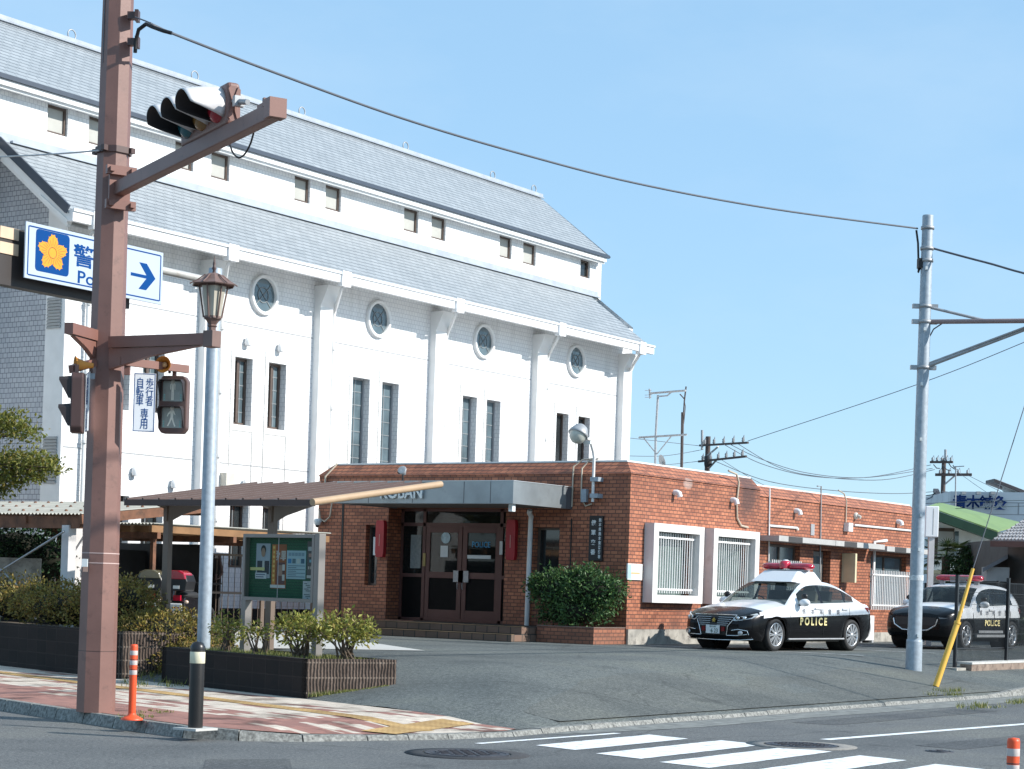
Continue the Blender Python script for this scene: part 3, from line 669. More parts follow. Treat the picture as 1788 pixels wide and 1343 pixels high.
# interior darkness: floor and inner partition so that glass shows a room
mb = MB(); mb.poly((XF+.3, YS+.3, .86), (X2-.3, YS+.3, .86), (X2-.3, YB-.2, .86), (XF+.3, YB-.2, .86)); mb.poly((39.5, YS+.3, .86), (39.5, YB-.2, .86), (39.5, YB-.2, 3.6), (39.5, YS+.3, 3.6)); mb.poly((XF+.3, YS+.3, 3.6), (X2-.3, YS+.3, 3.6), (X2-.3, YB-.2, 3.6), (XF+.3, YB-.2, 3.6)); mb.build('interior_room', plain('interior wall', (.25,.24,.22), .8), kob)
# canopy
CX0, CY0, CY1, CZ0, CZ1 = 33.25, 22.9, 27.7, 3.40, 3.87
mb = MB(); t = .05
mb.box(CX0, CX0+t, CY0, CY1, CZ0, CZ1); mb.box(CX0+t, XF-.25, CY0, CY0+t, CZ0, CZ1); mb.box(CX0+t, XF, CY1-t, CY1, CZ0, CZ1)
mb.box(CX0+t, XF, CY0+t, CY1-t, CZ1-.12, CZ1-.06)
can = mb.build('entrance_canopy', m_steelp, kob)
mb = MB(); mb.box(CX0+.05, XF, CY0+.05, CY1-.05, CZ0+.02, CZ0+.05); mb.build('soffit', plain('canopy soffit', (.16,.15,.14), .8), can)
mb = MB()
for y in (CY0+1.25, CY0+.02+.55, CY0+2.6, CY0+3.8): mb.box(CX0-.003, CX0-.001, y-.008, y+.008, CZ0+.01, CZ1-.01)
mb.box(XF-.25, XF, CY0-.004, CY0+.05, CZ0, CZ1-.02); mb.builds('panel_seam', plain('dark seam', (.10,.10,.11), .5), can)
mb = MB(); mb.box(CX0-.012, CX0+.06, CY0-.012, CY1, CZ1, CZ1+.012); mb.box(CX0+.06, XF, CY0-.012, CY0+.06, CZ1, CZ1+.012); mb.build('canopy_edge', m_steell, can)
pk0 = onX(665, 862, CX0-.03); pk1 = onX(738, 862, CX0-.03)
text('lettering', 'KOBAN', m_steell, can, (CX0-.035, (pk0.y+pk1.y)/2, CZ0+.235), (0,-1,0), (0,0,1), w=abs(pk0.y-pk1.y), h=.27, ext=.025, bold=.02)
# entrance
XD = XF+.55; dz0 = .86
mb = MB()
def dv(y0, y1, z0, z1, d=.07): mb.box(XD-d, XD, y0, y1, z0, z1)
ys = (24.62, 24.98, 25.20, 26.20, 27.18, 27.86)   # jambs
for y in (24.62+.03, 25.06, 27.22, 27.87): dv(y-.04, y+.04, dz0, 3.42)
dv(24.62, 27.9, 3.02, 3.10); dv(24.62, 27.9, 3.36, 3.419); dv(24.62, 27.9, dz0, dz0+.06)
dv(24.7, 25.02, 1.85, 1.93); dv(27.26, 27.83, 1.85, 1.93)
mb.build('door_frame', m_doorf, kob)
for y0, y1, hs_ in ((25.10, 26.13, 1), (26.15, 27.18, -1)):
    mb = MB(); X0d = XD-.055
    mb.box(X0d, XD-.005, y0, y0+.12, dz0+.06, 3.02); mb.box(X0d, XD-.005, y1-.12, y1, dz0+.06, 3.02)
    for a, b in ((dz0+.06, dz0+.26), (1.84, 1.98), (2.88, 3.02)): mb.box(X0d, XD-.005, y0+.12, y1-.12, a, b)
    dr = mb.build('door', m_doorf, kob, bev=.006)
    mb = MB(); mb.box(XD-.035, XD-.02, y0+.11, y1-.11, dz0+.25, 1.85); mb.build('door_panel', m_doorp, dr)
    mb = MB(); mb.box(XD-.032, XD-.024, y0+.11, y1-.11, 1.97, 2.89); mb.build('door_glass', glassmat('door glass', (.02,.022,.022), .45) if 'door glass' not in MATS else MATS['door glass'], dr)
    yh = y1-.06 if hs_ > 0 else y0+.06
    mb = MB(); mb.box(X0d-.03, X0d, yh-.14, yh+.14, 1.76, 2.02); mb.build('push_plate', m_galvd, dr)
    mb = MB(); mb.tube([(X0d-.04, yh, 1.6), (X0d-.06, yh, 1.62), (X0d-.06, yh, 1.74)], .012, 6); mb.build('door_handle', m_galvd, dr)
gl = MATS['door glass']
for y0, y1 in ((24.69, 25.02), (27.26, 27.83)):
    mb = MB(); mb.box(XD-.04, XD-.03, y0, y1, 1.93, 3.02); mb.build('side_light', gl, kob)
    mb = MB(); mb.box(XD-.04, XD-.025, y0, y1, dz0+.06, 1.85); mb.build('side_panel', m_doorp, kob)
mb = MB(); mb.box(XD-.04, XD-.03, 24.69, 27.83, 3.1, 3.36); mb.build('transom_glass', gl, kob)
# notices and stickers behind the door glass
def flat(par, name, mat_, x, y0, y1, z0, z1):
    mb = MB(); mb.box(x, x+.003, y0, y1, z0, z1); return mb.build(name, mat_, par)
flat(kob, 'notice_paper', plain('grey notice', (.25,.26,.25), .8, var=.2, scale=14), XD-.046, 27.32, 27.62, 2.05, 2.82)
flat(kob, 'notice_paper', m_paper, XD-.046, 26.55, 26.76, 2.32, 2.58)
flat(kob, 'notice_paper', m_paper, XD-.046, 25.35, 26.0, 2.30, 2.38)
flat(kob, 'notice_paper', plain('brass plate', (.35,.25,.08), .5), XD-.075, 27.16, 27.24, 2.1, 2.4)
mb = MB(); mb.disc((XD-.05, 26.62, 2.76), .13, (-1, 0, 0), 20); mb.build('round_sticker', plain('pale sticker', (.42,.55,.6), .6, var=.3, scale=12), kob)
text('door_lettering', 'POLICE', plain('light blue lettering', (.05,.32,.6), .5), kob, (XD-.05, 25.62, 2.62), (0,-1,0), (0,0,1), w=.5, h=.13)
mb = MB(); mb.box(XD-.09, XD-.07, 25.01, 25.09, 2.4, 2.7); mb.build('entry_phone', m_paper, kob)
# reception counter and shelf seen through the glass
mb = MB(); mb.box(37.3, 37.9, 24.8, 27.6, .87, 1.75); mb.box(38.9, 39.2, 25.2, 26.0, .87, 2.6); mb.builds('reception_counter', plain('office wood', (.2,.15,.1), .6), kob)
# front windows
for y0, y1, z0, z1 in ((23.2, 23.85, 1.45, 3.0), (28.2, 28.55, 1.62, 3.02)):
    mb = MB()
    for a, b, c, d_ in ((y0, y1, z0, z0+.05), (y0, y1, z1-.05, z1), (y0, y0+.05, z0+.05, z1-.05), (y1-.05, y1, z0+.05, z1-.05)): mb.box(XF+.14, XF+.2, a, b, c, d_)
    w = mb.build('window', m_frame, kob); mb = MB(); mb.box(XF+.18, XF+.185, y0+.02, y1-.02, z0+.02, z1-.02); mb.build('pane', m_dglass, w)
# tile banding round the slit, dark vertical joints
mb = MB(); mb.box(XF-.012, XF-.001, 29.22, 29.28, ZL, 3.5); mb.box(XF-.012, XF-.001, 22.88, 22.91, ZL, 3.2); mb.builds('wall_joint', m_black, kob)
# steps
mb = MB(); m_step = brickmat('step tile', (.20,.12,.085), (.14,.10,.075), (.05,.045,.04), .3, .155, .012, .3, 0)
mb.box(33.35, XF+.5, 22.9, 26.9, ZL-.05, .70); mb.box(33.75, XF+.52, 22.92, 26.9, .70, .858)
stp = mb.build('entrance_step', m_step, kob)
mb = MB(); mb.box(33.345, 33.45, 22.898, 26.9, .70, .706); mb.box(33.745, 33.85, 22.918, 26.9, .858, .864); mb.build('nosing', plain('ochre nosing', (.28,.19,.10), .7), stp)
# window boxes on the side wall
for x0, x1 in ((36.14, 38.34), (38.79, 41.0)):
    mb = MB(); y0, y1 = YS-.24, YS-.001; w = .2
    mb.box(x0, x1, y0, y1, 2.98, 3.15); mb.box(x0, x1, y0, y1, 1.45, 1.62); mb.box(x0, x0+w, y0, y1, 1.62, 2.98); mb.box(x1-w, x1, y0, y1, 1.62, 2.98)
    wb = mb.build('window_box', plain('window box concrete', (.70,.68,.66), .75, var=.06, dirt=((.35,.3,.28), 3, .58, .5)), kob)
    mb = MB(); mb.poly((x0+w-.02, YS+.12, 1.6), (x1-w+.02, YS+.12, 1.6), (x1-w+.02, YS+.12, 3.0), (x0+w-.02, YS+.12, 3.0)); mb.build('pane', plain('curtained glass', (.13,.18,.165), .12, var=.35, scale=2.2, spec=.8), wb)
    mb = MB(); x = x0+w+.03
    while x < x1-w: mb.box(x-.008, x+.008, YS-.1, YS-.084, 1.66, 2.96); x += .105
    for z in (1.74, 2.86): mb.box(x0+w, x1-w, YS-.115, YS-.1, z-.02, z+.02)
    mb.build('window_bar', m_trim, wb)
def grille(x0, x1, z0, z1, y, step=.11):
    mb = MB(); x = x0
    while x <= x1: mb.box(x-.012, x+.012, y-.012, y+.012, z0, z1); x += step
    for z in (z0+.12, z1-.12): mb.box(x0, x1, y-.027, y-.013, z-.018, z+.018)
    mb.build('window_bar', m_trim, kob)
for x0, x1, z0, z1 in ((42.2, 43.9, 1.5, 2.92), (48.1, 50.45, 1.45, 2.86)):
    mb = MB(); yb = YS2+.2
    for a, b, c, d_ in ((x0, x1, z0, z0+.05), (x0, x1, z1-.05, z1), (x0, x0+.05, z0+.05, z1-.05), (x1-.05, x1, z0+.05, z1-.05), ((x0+x1)/2-.03, (x0+x1)/2+.03, z0+.05, z1-.05)): mb.box(a, b, yb-.06, yb, c, d_)
    w = mb.build('window', m_frame, kob); mb = MB(); mb.box(x0+.02, x1-.02, yb-.025, yb-.02, z0+.02, z1-.02); mb.build('pane', m_glassb, w)
grille(42.3, 43.85, 1.3, 2.55, YS2-.06); grille(48.05, 50.5, 1.4, 2.45, YS2-.08)
mb = MB(); mb.box(44.68, 45.62, YS2+.2, YS2+.25, ZL+.05, 2.84); dd = mb.build('side_door', m_alu, kob); mb = MB(); mb.box(44.8, 45.5, YS2+.194, YS2+.199, ZL+.9, 2.72); mb.build('pane', m_glassb, dd)
for x0, x1 in ((41.75, 44.85), (44.87, 47.85), (48.0, 50.9)):
    z = 2.98 if x0 < 48 else 2.95
    mb = MB(); mb.box(x0, x1, YS2-.5, YS2, z, z+.13); aw = mb.build('window_awning', m_lgrey, kob)
    mb = MB(); mb.box(x0+.5, x0+1.25, YS2-.504, YS2-.5, z+.003, z+.127); mb.build('awning_patch', plain('dark awning patch', (.05,.05,.052), .8), aw)
# wall fittings
def vent(px, py, Y):
    p = onY(px, py, Y); mb = MB(); mb.tube([(p.x, Y+.02, p.z), (p.x, Y-.08, p.z), (p.x, Y-.13, p.z-.02), (p.x, Y-.15, p.z-.1)], .06, 10); mb.build('vent_hood', m_trim, kob)
for px, py in ((1177, 860), (1277, 873)): vent(px, py, YS)
for px, py in ((1388, 892), (1566, 911)): vent(px, py, YS2)
for px, py in ((1493, 901),):
    p = onY(px, py, YS2); mb = MB(); mb.lathe([(.09, 0), (.09, .05), (.05, .08)], (p.x, YS2, p.z), 12, (0, -1, 0)); mb.tube([(p.x, YS2-.08, p.z), (p.x, YS2-.16, p.z-.04)], .045, 8); mb.build('wall_socket', m_ivory, kob)
def conduit(pts, Y, r=.022, m=None): 
    mb = MB(); mb.tube([(onY(a, b, Y).x, Y-.03, onY(a, b, Y).z) for a, b in pts], r, 6); mb.build('conduit', m or m_pvcg, kob)
conduit([(1270, 822), (1284, 828), (1288, 842), (1284, 880), (1285, 905), (1292, 918), (1304, 921)], YS, .025)
conduit([(1342, 853), (1340, 980)], YS2, .02, m_pvc); conduit([(1342, 918), (1390, 922)], YS2, .03, m_pvc); conduit([(1390, 922), (1390, 926)], YS2, .045, m_ivory)
conduit([(1425, 849), (1432, 849), (1430, 1000)], YS2, .018, m_grey); conduit([(1462, 856), (1472, 862), (1476, 875), (1475, 912)], YS2, .018)
conduit([(1490, 917), (1590, 927)], YS2, .03, m_pvc); conduit([(1546, 944), (1525, 946), (1521, 1060)], YS2, .045, m_pvc)
p = onY(1478, 920, YS2); mb = MB(); mb.box(p.x-.16, p.x+.1, YS2-.14, YS2, p.z-.12, p.z+.1); mb.build('junction_box', m_pvc, kob)
p = onY(1418, 925, YS2); mb = MB(); mb.box(p.x-.1, p.x+.1, YS2-.02, YS2, p.z-.14, p.z+.14); mb.build('louvre_vent', m_grey, kob)
# front conduits beside the lamp, downspout
for pts in ([(1030, 800), (1010, 802), (1003, 815), (1000, 885)], [(1038, 800), (1022, 803), (1018, 818), (1016, 870), (1024, 884), (1035, 880)]):
    mb = MB(); mb.tube([(XF-.035+ (.2 if b < 810 else 0), onX(a, b, XF).y, onX(a, b, XF).z) for a, b in pts], .018, 6); mb.build('conduit', m_pvcg, kob)
mb = MB(); mb.tube([(XF-.35, 23.75, 3.36), (XF-.33, 23.78, 3.30), (XF-.12, 23.87, 3.24), (XF-.09, 23.9, 3.15), (XF-.09, 23.92, .86)], .055, 10); mb.build('downpipe', m_pvc, kob)
mb = MB(); q = onX(577, 812, XF); mb.tube([(XF+.25, q.y, ZT+.03), (XF-.05, q.y+.1, ZM-.02), (XF-.04, q.y+.12, 3.5)], .025, 6); mb.tube([(XF-.04, 29.95, 3.38), (XF-.05, 29.9, 3.15), (XF-.06, 29.75, 3.08), (XF-.05, 29.6, 3.2), (XF-.04, 29.55, 3.6)], .02, 6); mb.build('conduit', m_pvcg, kob)
mb = MB(); mb.box(XF-.1, XF-.001, 22.49, 22.62, 3.55, 3.83); mb.build('switch_box', m_galv, kob)

# things fixed to the police box
t = thing('name_board', 'tall black board with carved white characters on the brick wall above the yew', 'sign board', (XF-.04, 22.24, 2.78))
MB().box(-.02, .035, -.17, .17, -.48, .48).build('board', m_blackp, t, bev=.006)
text('lettering', '健軍交番', m_steell, t, (-.024, .055, .02), (0,-1,0), (0,0,1), w=.12, h=.74, vert=True, bold=.02, lead=1.7)
text('small_lettering', '熊本県熊本東警察署', m_steell, t, (-.024, -.105, 0), (0,-1,0), (0,0,1), w=.065, h=.86, vert=True, bold=.02, lead=1.15)
for (y0, y1, z0, z1), lb in (((27.93, 28.17, 2.28, 3.12), 'red upright sign on the brick pillar left of the entrance'), ((24.28, 24.52, 2.28, 3.16), 'red upright sign on the brick pillar right of the entrance')):
    t = thing('red_sign', lb, 'sign', (XF-.06, (y0+y1)/2, z0)); h = z1-z0; w = (y1-y0)/2
    MB().prism([(-w*.8, 0), (w*.8, 0), (w, .1), (w, h-.1), (w*.8, h), (-w*.8, h), (-w, h-.1), (-w, .1)], (-.06, 0, 0), (0, 1, 0), (0, 0, 1), (.11, 0, 0)).build('sign_body', m_red, t)
    MB().box(-.066, -.061, -.012, .012, h*.3, h*.62).build('sign_mark', plain('pale red mark', (.5,.2,.18), .5), t)
t = thing('label_plate', 'narrow white label beside the red sign at the slit window', 'sign', (XF-.02, 28.24, 2.32)); MB().box(-.02, .02, -.03, .05, 0, .42).build('plate', m_paper, t)
t = thing('camera', 'small white box lamp under the right corner of the steel canopy', 'lamp', (CX0+.15, CY0+.12, CZ0)); MB().box(-.06, .06, -.05, .05, -.16, 0).build('case', m_paper, t, bev=.01); MB().box(-.063, -.06, -.03, .03, -.12, -.04).build('lens', m_cream, t)
p = onX(560, 862+50, XF)
t = thing('camera', 'white dome security camera on the left end of the brick front', 'security camera', (XF-.12, p.y, p.z)); MB().lathe([(.001, .08), (.07, .08), (.085, .02), (.07, -.06), (.02, -.09)], n=14).build('housing', m_paper, t); MB().lathe([(.05, -.06), (.045, -.11), (.001, -.13)], n=12).build('lens', m_black, t); MB().box(0, .12, -.03, .03, 0, .05).build('bracket', m_paper, t)
t = thing('floodlight', 'small dark floodlight standing on the top of the steel canopy', 'floodlight', onX(703, 836, CX0+.3))
MB().tube([(0,0,-.05),(0,0,.12)], .02, 6).build('stem', m_black, t); MB().lathe([(.04, -.1), (.10, .06), (.085, .07), (.001, .05)], (0,0,.16), 12, (-1,-.3,.6)).build('lamp_head', m_galvd, t); MB().lathe([(.035, -.12), (.06, .02)], (0,.09,.16), 10, (-1,.5,.4)).build('lamp_head', m_black, t)
# goose-neck lamp on the wall
lx = XF-.16
ly = 22.28
t = thing('wall_lamp', 'round street light on a bent white pole clamped to the brick corner', 'street lamp', (lx, ly, 3.55))
pe = onX(1016, 762, lx-.75); he = pe-V3((lx, ly, 3.55))
MB().tube([(0,0,0),(0,0,.95),(-.05,.0,1.08),(he.x*.35, he.y*.3, 1.3), (he.x, he.y, he.z)], .032, 8).build('pole', m_pvc, t)
for z in (.13, .48): MB().box(-.05, .16, -.15, .05, z-.045, z+.045).build('clamp', m_galv, t)
hb = V3((he.x-.12, he.y+.02, he.z+.02)); axl = V3((-.45, .1, -.8)).normalized()
MB().lathe([(.07, -.24), (.13, -.2), (.21, -.05), (.22, .0), (.20, .01), (.001, -.05)], hb, 20, axl).build('reflector', m_galvd, t)
MB().lathe([(.19, .0), (.16, .10), (.08, .17), (.001, .19)], hb, 18, axl).build('glass_globe', plain('lamp globe', (.55,.56,.5), .15, var=.15), t)
MB().box(he.x+.02, he.x+.06, he.y-.2, he.y-.03, he.z-.16, he.z-.1).build('reflective_tag', m_paper, t)
t = thing('plaque', 'white square notice on the brick wall left of the window boxes', 'notice', (35.74, YS-.02, 1.92)); MB().box(-.3, .3, -.015, .015, 0, .34).build('panel', m_paper, t); MB().box(-.16, .2, -.017, -.0155, .12, .16).build('notice_mark', plain('faded orange print', (.6,.4,.2), .6), t); MB().box(-.29, -.16, -.017, -.0155, .02, .32).build('notice_mark', plain('faded blue print', (.35,.5,.62), .6), t)
p = onY(1471, 990, YS2)
t = thing('sign_light', 'ivory upright light box on the tiled wall right of the side door', 'light box', (p.x, YS2-.25, 2.08)); MB().box(-.05, .05, -.13, .25, 0, .75).build('case', plain('cream light box', (.66,.58,.38), .5), t, bev=.01)
# air-conditioner outdoor unit
for x, lb in ((46.9, 'ivory air conditioner unit on the ground behind the sedan'),):
    t = thing('air_conditioner', lb, 'air conditioner', (x, YS2-.35, ZL)); MB().box(-.42, .42, -.16, .16, .06, .70).build('case', m_pvc, t, bev=.015)
    MB().lathe([(.26, 0), (.26, .02), (.24, .02), (.24, .005), (.05, .005), (.05, .02), (.001, .02)], (-.1, -.161, .38), 24, (0,-1,0)).build('fan_grille', m_grey, t); MB().box(-.4, -.3, -.16, .16, 0, .06).box(.3, .4, -.16, .16, 0, .06).build('foot', m_grey, t)
# planter and yew bed
pl = thing('brick_planter', 'low terracotta tiled bed at the corner of the police box', 'planter', (34.3, 21.6, ZL), world=True)
x0, x1, y0, y1, z1 = 34.25, XF-.003, YS+.02, 22.88, .89
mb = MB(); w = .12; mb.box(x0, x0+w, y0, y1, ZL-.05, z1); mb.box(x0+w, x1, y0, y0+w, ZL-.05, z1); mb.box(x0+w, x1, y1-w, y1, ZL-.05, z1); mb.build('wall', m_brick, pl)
mb = MB(); mb.box(x0-.01, x0+w+.01, y0-.01, y1, z1, z1+.02); mb.box(x0+w+.01, x1, y0-.01, y0+w, z1, z1+.02); mb.build('coping', plain('planter coping', (.17,.12,.10), .8), pl)
mb = MB(); mb.poly((x0+w, y0+w, z1-.06), (x1, y0+w, z1-.06), (x1, y1-w, z1-.06), (x0+w, y1-w, z1-.06)); mb.build('soil', m_soil, pl)
# ================================================================ STREET FURNITURE
# ---- brown octagonal signal pole
PB = pt(167, 1243, 22.0); PB.z = .122
def at(px, py, D): return pt(px, py, D)-PB
ptop = at(208, -40, 21.95)
pole = thing('signal_pole', 'tall brown octagonal signal pole at the kerb carrying arms on all sides', 'signal pole', PB)
# rolled photograph: a plumb pole leans in the picture by itself
mb = MB(); mb.lathe([(.215, 0), (.165, 9.2)], (0, 0, 0), 8, (0, 0, 1), False, a0=rad(10)); mb.build('shaft', m_brown, pole)
mb = MB()
for z in (1.66, 1.77): r = .215-.05*z/9.2+.003; mb.lathe([(r, z), (r, z+.012)], (0,0,0), 8, a0=rad(10), smooth=False)
mb.builds('strap', plain('pale strap', (.5,.36,.33), .5), pole)
mb = MB(); mb.lathe([(.2125, .68), (.2125, .688)], (0,0,0), 8, a0=rad(10), smooth=False); mb.build('weld_seam', m_dbrown, pole)
q = at(148, 983, 21.75)
mb = MB(); mb.obox(q, RV*.032, FV*.012, UV*.045); mb.build('sticker', m_paper, pole)
mb = MB(); mb.obox(at(149, 994, 21.74), RV*.026, FV*.004, UV*.028); mb.build('sticker_mark', plain('pale tan label', (.36,.24,.19), .6), pole)
def clampring(z, r=None):
    r = (.215-.05*z/9.2)+.012; mb = MB(); mb.lathe([(r, z-.035), (r+.012, z-.035), (r+.012, z+.035), (r, z+.035)], (0,0,0), 8, a0=rad(10), smooth=False)
    for a in (0, 90, 180, 270): mb.obox((math.cos(rad(a+20))*(r+.03), math.sin(rad(a+20))*(r+.03), z), (.03, 0, 0), (0, .025, 0), (0, 0, .03))
    mb.build('clamp_band', m_dbrown, pole)
zc = lambda py, px=200: at(px, py, 22).z
clampring(zc(265)); 
# rubber-clad insulators where the cable leaves
for py in (28, 74):
    p = at(232, py, 21.85); mb = MB(); mb.obox(p, RV*.055, FV*.04, UV*.04); mb.obox(p+RV*.05, RV*.02, FV*.06, UV*.06); mb.build('cable_clamp', m_dbrown, pole)
# signal arm
a0 = at(212, 328, 21.75); a1 = at(482, 193, 18.1); ad = (a1-a0).normalized()
mb = MB(); mb.beam(a0-ad*.1, a1, .12, .155); arm = mb.build('signal_arm', m_brown, pole, bev=.012)
mb = MB(); an = ad.cross(UV).normalized(); au = an.cross(ad)
for s in (-1, 1): mb.obox(a0+au*s*.19-ad*.02, ad*.03, an*.17, au*.05)
mb.obox(a0-ad*.07, ad*.02, an*.12, au*.20)
for s in (-1, 1):
    for t in (-1, 1): mb.obox(a0+au*s*.19+an*t*.12, ad*.055, an*.025, au*.025)
mb.build('arm_flange', m_brown2, pole)
mb = MB(); mb.obox(a1+au*.02-ad*.02, ad*.07, an*.085, au*.09); mb.obox(a1+au*.10-ad*.22, ad*.16, an*.03, au*.02); mb.obox(a1-ad*.12+au*.09, ad*.02, an*.08, au*.04); mb.build('arm_end_bracket', m_brown2, pole)
mb = MB(); c0 = at(401, 250, 20.5); c1 = at(443, 232, 20.15); mb.tube([c0.lerp(c1, t_)+V3((0,0,-.20*math.sin(math.pi*t_)**.7)) for t_ in [i/10 for i in range(11)]], .010, 6); mb.tube([at(236, 92, 21.8), at(237, 72, 21.8), at(242, 52, 21.75), at(255, 42, 21.7), at(266, 47, 21.6), at(285, 54, 21.4), at(300, 58, 21.4)], .022, 6); mb.builds('cable_loop', m_black, pole)
# lantern bracket arms
b0 = at(200, 598, 21.75); b1 = at(378, 592, 21.1); bd_ = (b1-b0).normalized()
l0 = at(165, 586, 21.85); l1 = at(120, 573, 21.2); ld = (l1-l0).normalized()
for p0, p1, dd, n in ((b0, b1, bd_, 0), (l0, l1, ld, 1)):
    mb = MB(); mb.beam(p0-dd*.05, p1, .10, .125 if n == 0 else .12)
    sd = dd.cross(UV).normalized(); L = (p1-p0).length
    mb.prism([(-.05, -.07), (L*.86, -.07), (L*.35, -.17), (-.05, -.30)], p0-sd*.03, dd, UV, sd*.06)
    mb.build('lantern_arm', m_brown2, pole)
# lower arm for the crossing lights
s0 = at(222, 632, 21.75); s1 = at(328, 645, 22.25); sd_ = (s1-s0).normalized()
w0 = at(165, 633, 21.8); w1 = at(124, 645, 21.4)
mb = MB(); mb.beam(s0-sd_*.1, s1, .06, .085); mb.beam(w0, w1, .06, .085); mb.obox(at(223, 628, 21.78), RV*.03, FV*.03, UV*.17); mb.build('crossing_light_arm', m_brown2, pole)

# ---- horizontal traffic light on the arm
lc = at(352, 208, 20.45); 
fdir = V3((-ad.y, ad.x, 0)).normalized()
if fdir.dot(RV) > 0: fdir = -fdir
fdir = (fdir+FV*-.0).normalized()
hx = V3((ad.x, ad.y, 0)).normalized(); tilt = ad.z
ax_ = ad; az_ = (UV-ad*ad.z).normalized(); ay_ = fdir
tl = thing('traffic_light', 'three lamp traffic light with long dark hoods on the end of the brown arm', 'traffic light', pt(366, 203, 19.55))
def LL(x, y, z): return ax_*x+ay_*y+az_*z
mb = MB(); mb.obox(LL(0,0,0), ax_*.62, ay_*.07, az_*.21); mb.build('housing', m_brown, tl, bev=.04, seg=3)
mb = MB(); mb.obox(LL(0,-.075,0), ax_*.56, ay_*.02, az_*.16)
for s in (-1, 1): mb.obox(LL(.625, 0, 0), ax_*.012, (ay_*.05+az_*.15*s), (az_*.012-ay_*.012*s))
mb.build('housing_rib', m_brown2, tl)
for i, (c, nm) in enumerate((((.01,.10,.13), 'green lens'), ((.20,.10,.025), 'amber lens'), ((.33,.008,.02), 'red lens'))):
    x = (i-1)*.40
    mb = MB(); o = LL(x, .07, 0); r = .18
    # tubular hood, long on top, cut away below
    n = 20; K = 9; vs = []; fs = []
    for j in range(n+1):
        t = -1+2*j/n
        for k in range(K+1):
            s = k/K; sp = 134*(1-s)**.9+78*(1-(1-s)**.9); ln = .40*s*(1-.10*abs(t)**3)
            a = rad(90+sp*t); rr_ = r*(1+.05*s); drop = .20*ln*(s**.6)
            vs.append(o+ax_*math.cos(a)*rr_+az_*(math.sin(a)*rr_-drop)+ay_*ln)
    for j in range(n):
        for k in range(K): fs.append((j*(K+1)+k, (j+1)*(K+1)+k, (j+1)*(K+1)+k+1, j*(K+1)+k+1))
    mb.add(vs, fs, True); hd = mb.build('hood', m_hood if 'm_hood' in globals() else None, tl)
    if i == 0:
        m_hood = plain('pale hood outside', (.62,.60,.60), .4, var=.05); m_hoodin = plain('dark hood inside', (.02,.018,.02), .6); hd.data.materials.clear(); hd.data.materials.append(m_hood)
    hd.data.materials.append(m_hoodin); so = hd.modifiers.new('thick', 'SOLIDIFY'); so.thickness = .008; so.offset = 1; so.material_offset = 1
    mb = MB(); mb.lathe([(.16, 0), (.15, .04), (.10, .075), (.001, .09)], o, 20, ay_); mb.build('lens', plain(nm, c, .15, spec=.7), tl)
mb = MB(); mb.tube([LL(.63, 0, .02), LL(.8, -.02, -.02), LL(.9, -.03, -.04)], .028, 8); mb.obox(LL(.72, -.01, 0), ax_*.03, ay_*.05, az_*.05); mb.obox(LL(.1, -.05, -.27), ax_*.05, ay_*.03, az_*.08); mb.builds('mount', m_galvd, tl)

# ---- lantern on the right bracket
m_lant = plain('weathered lantern brown', (.17,.105,.088), .5, var=.15)
lp = PB+b1-bd_*.06
lt = thing('street_lamp', 'brown hexagonal lantern with a pointed roof on the end of the bracket', 'street lamp', lp)
LK = .74
def lk(mb):
    for p in mb.v: p *= LK
    return mb
MB().box(-.07, .07, -.07, .07, -.09, .09).build('base', m_lant, lt, bev=.008)
mb = MB(); mb.lathe([(.055, .12), (.055, .17), (.075, .19), (.06, .21), (.10, .27), (.13, .29), (.13, .31)], (0,0,0), 6, smooth=False); lk(mb).build('neck', m_lant, lt)
mb = MB(); mb.lathe([(.125, .31), (.20, .78)], (0,0,0), 6, smooth=False, a0=.3); lk(mb).build('glass', plain('lantern glass', (.50,.46,.38), .2, var=.15, spec=.6, dirt=((.2,.17,.13), 3, .55, .5)), lt)
mb = MB()
for k in range(6):
    a = .3+k*math.pi/3; c, s = math.cos(a), math.sin(a); mb.tube([(.13*c, .13*s, .31), (.207*c, .207*s, .78)], .014, 5)
mb.lathe([(.14,.30),(.14,.33),(.12,.33)], (0,0,0), 6, smooth=False, a0=.3); mb.lathe([(.19,.76),(.215,.76),(.215,.80),(.19,.80)], (0,0,0), 6, smooth=False, a0=.3); lk(mb).build('frame', m_lant, lt)
mb = MB(); mb.lathe([(.33, .775), (.345, .79), (.23, .85), (.12, .935), (.06, .96), (.001, .965)], (0,0,0), 6, smooth=False, a0=.3)
for k in range(6):
    a = .3+k*math.pi/3; c, s = math.cos(a), math.sin(a); mb.tube([(.345*c, .345*s, .79), (.235*c, .235*s, .852), (.125*c, .125*s, .937)], .010, 5)
lk(mb).build('roof', m_lant, lt)
mb = MB(); mb.lathe([(.03, .955), (.02, 1.0), (.035, 1.03), (.02, 1.06), (.022, 1.10), (.001, 1.22)], (0,0,0), 8); lk(mb).build('finial', m_dbrown, lt)

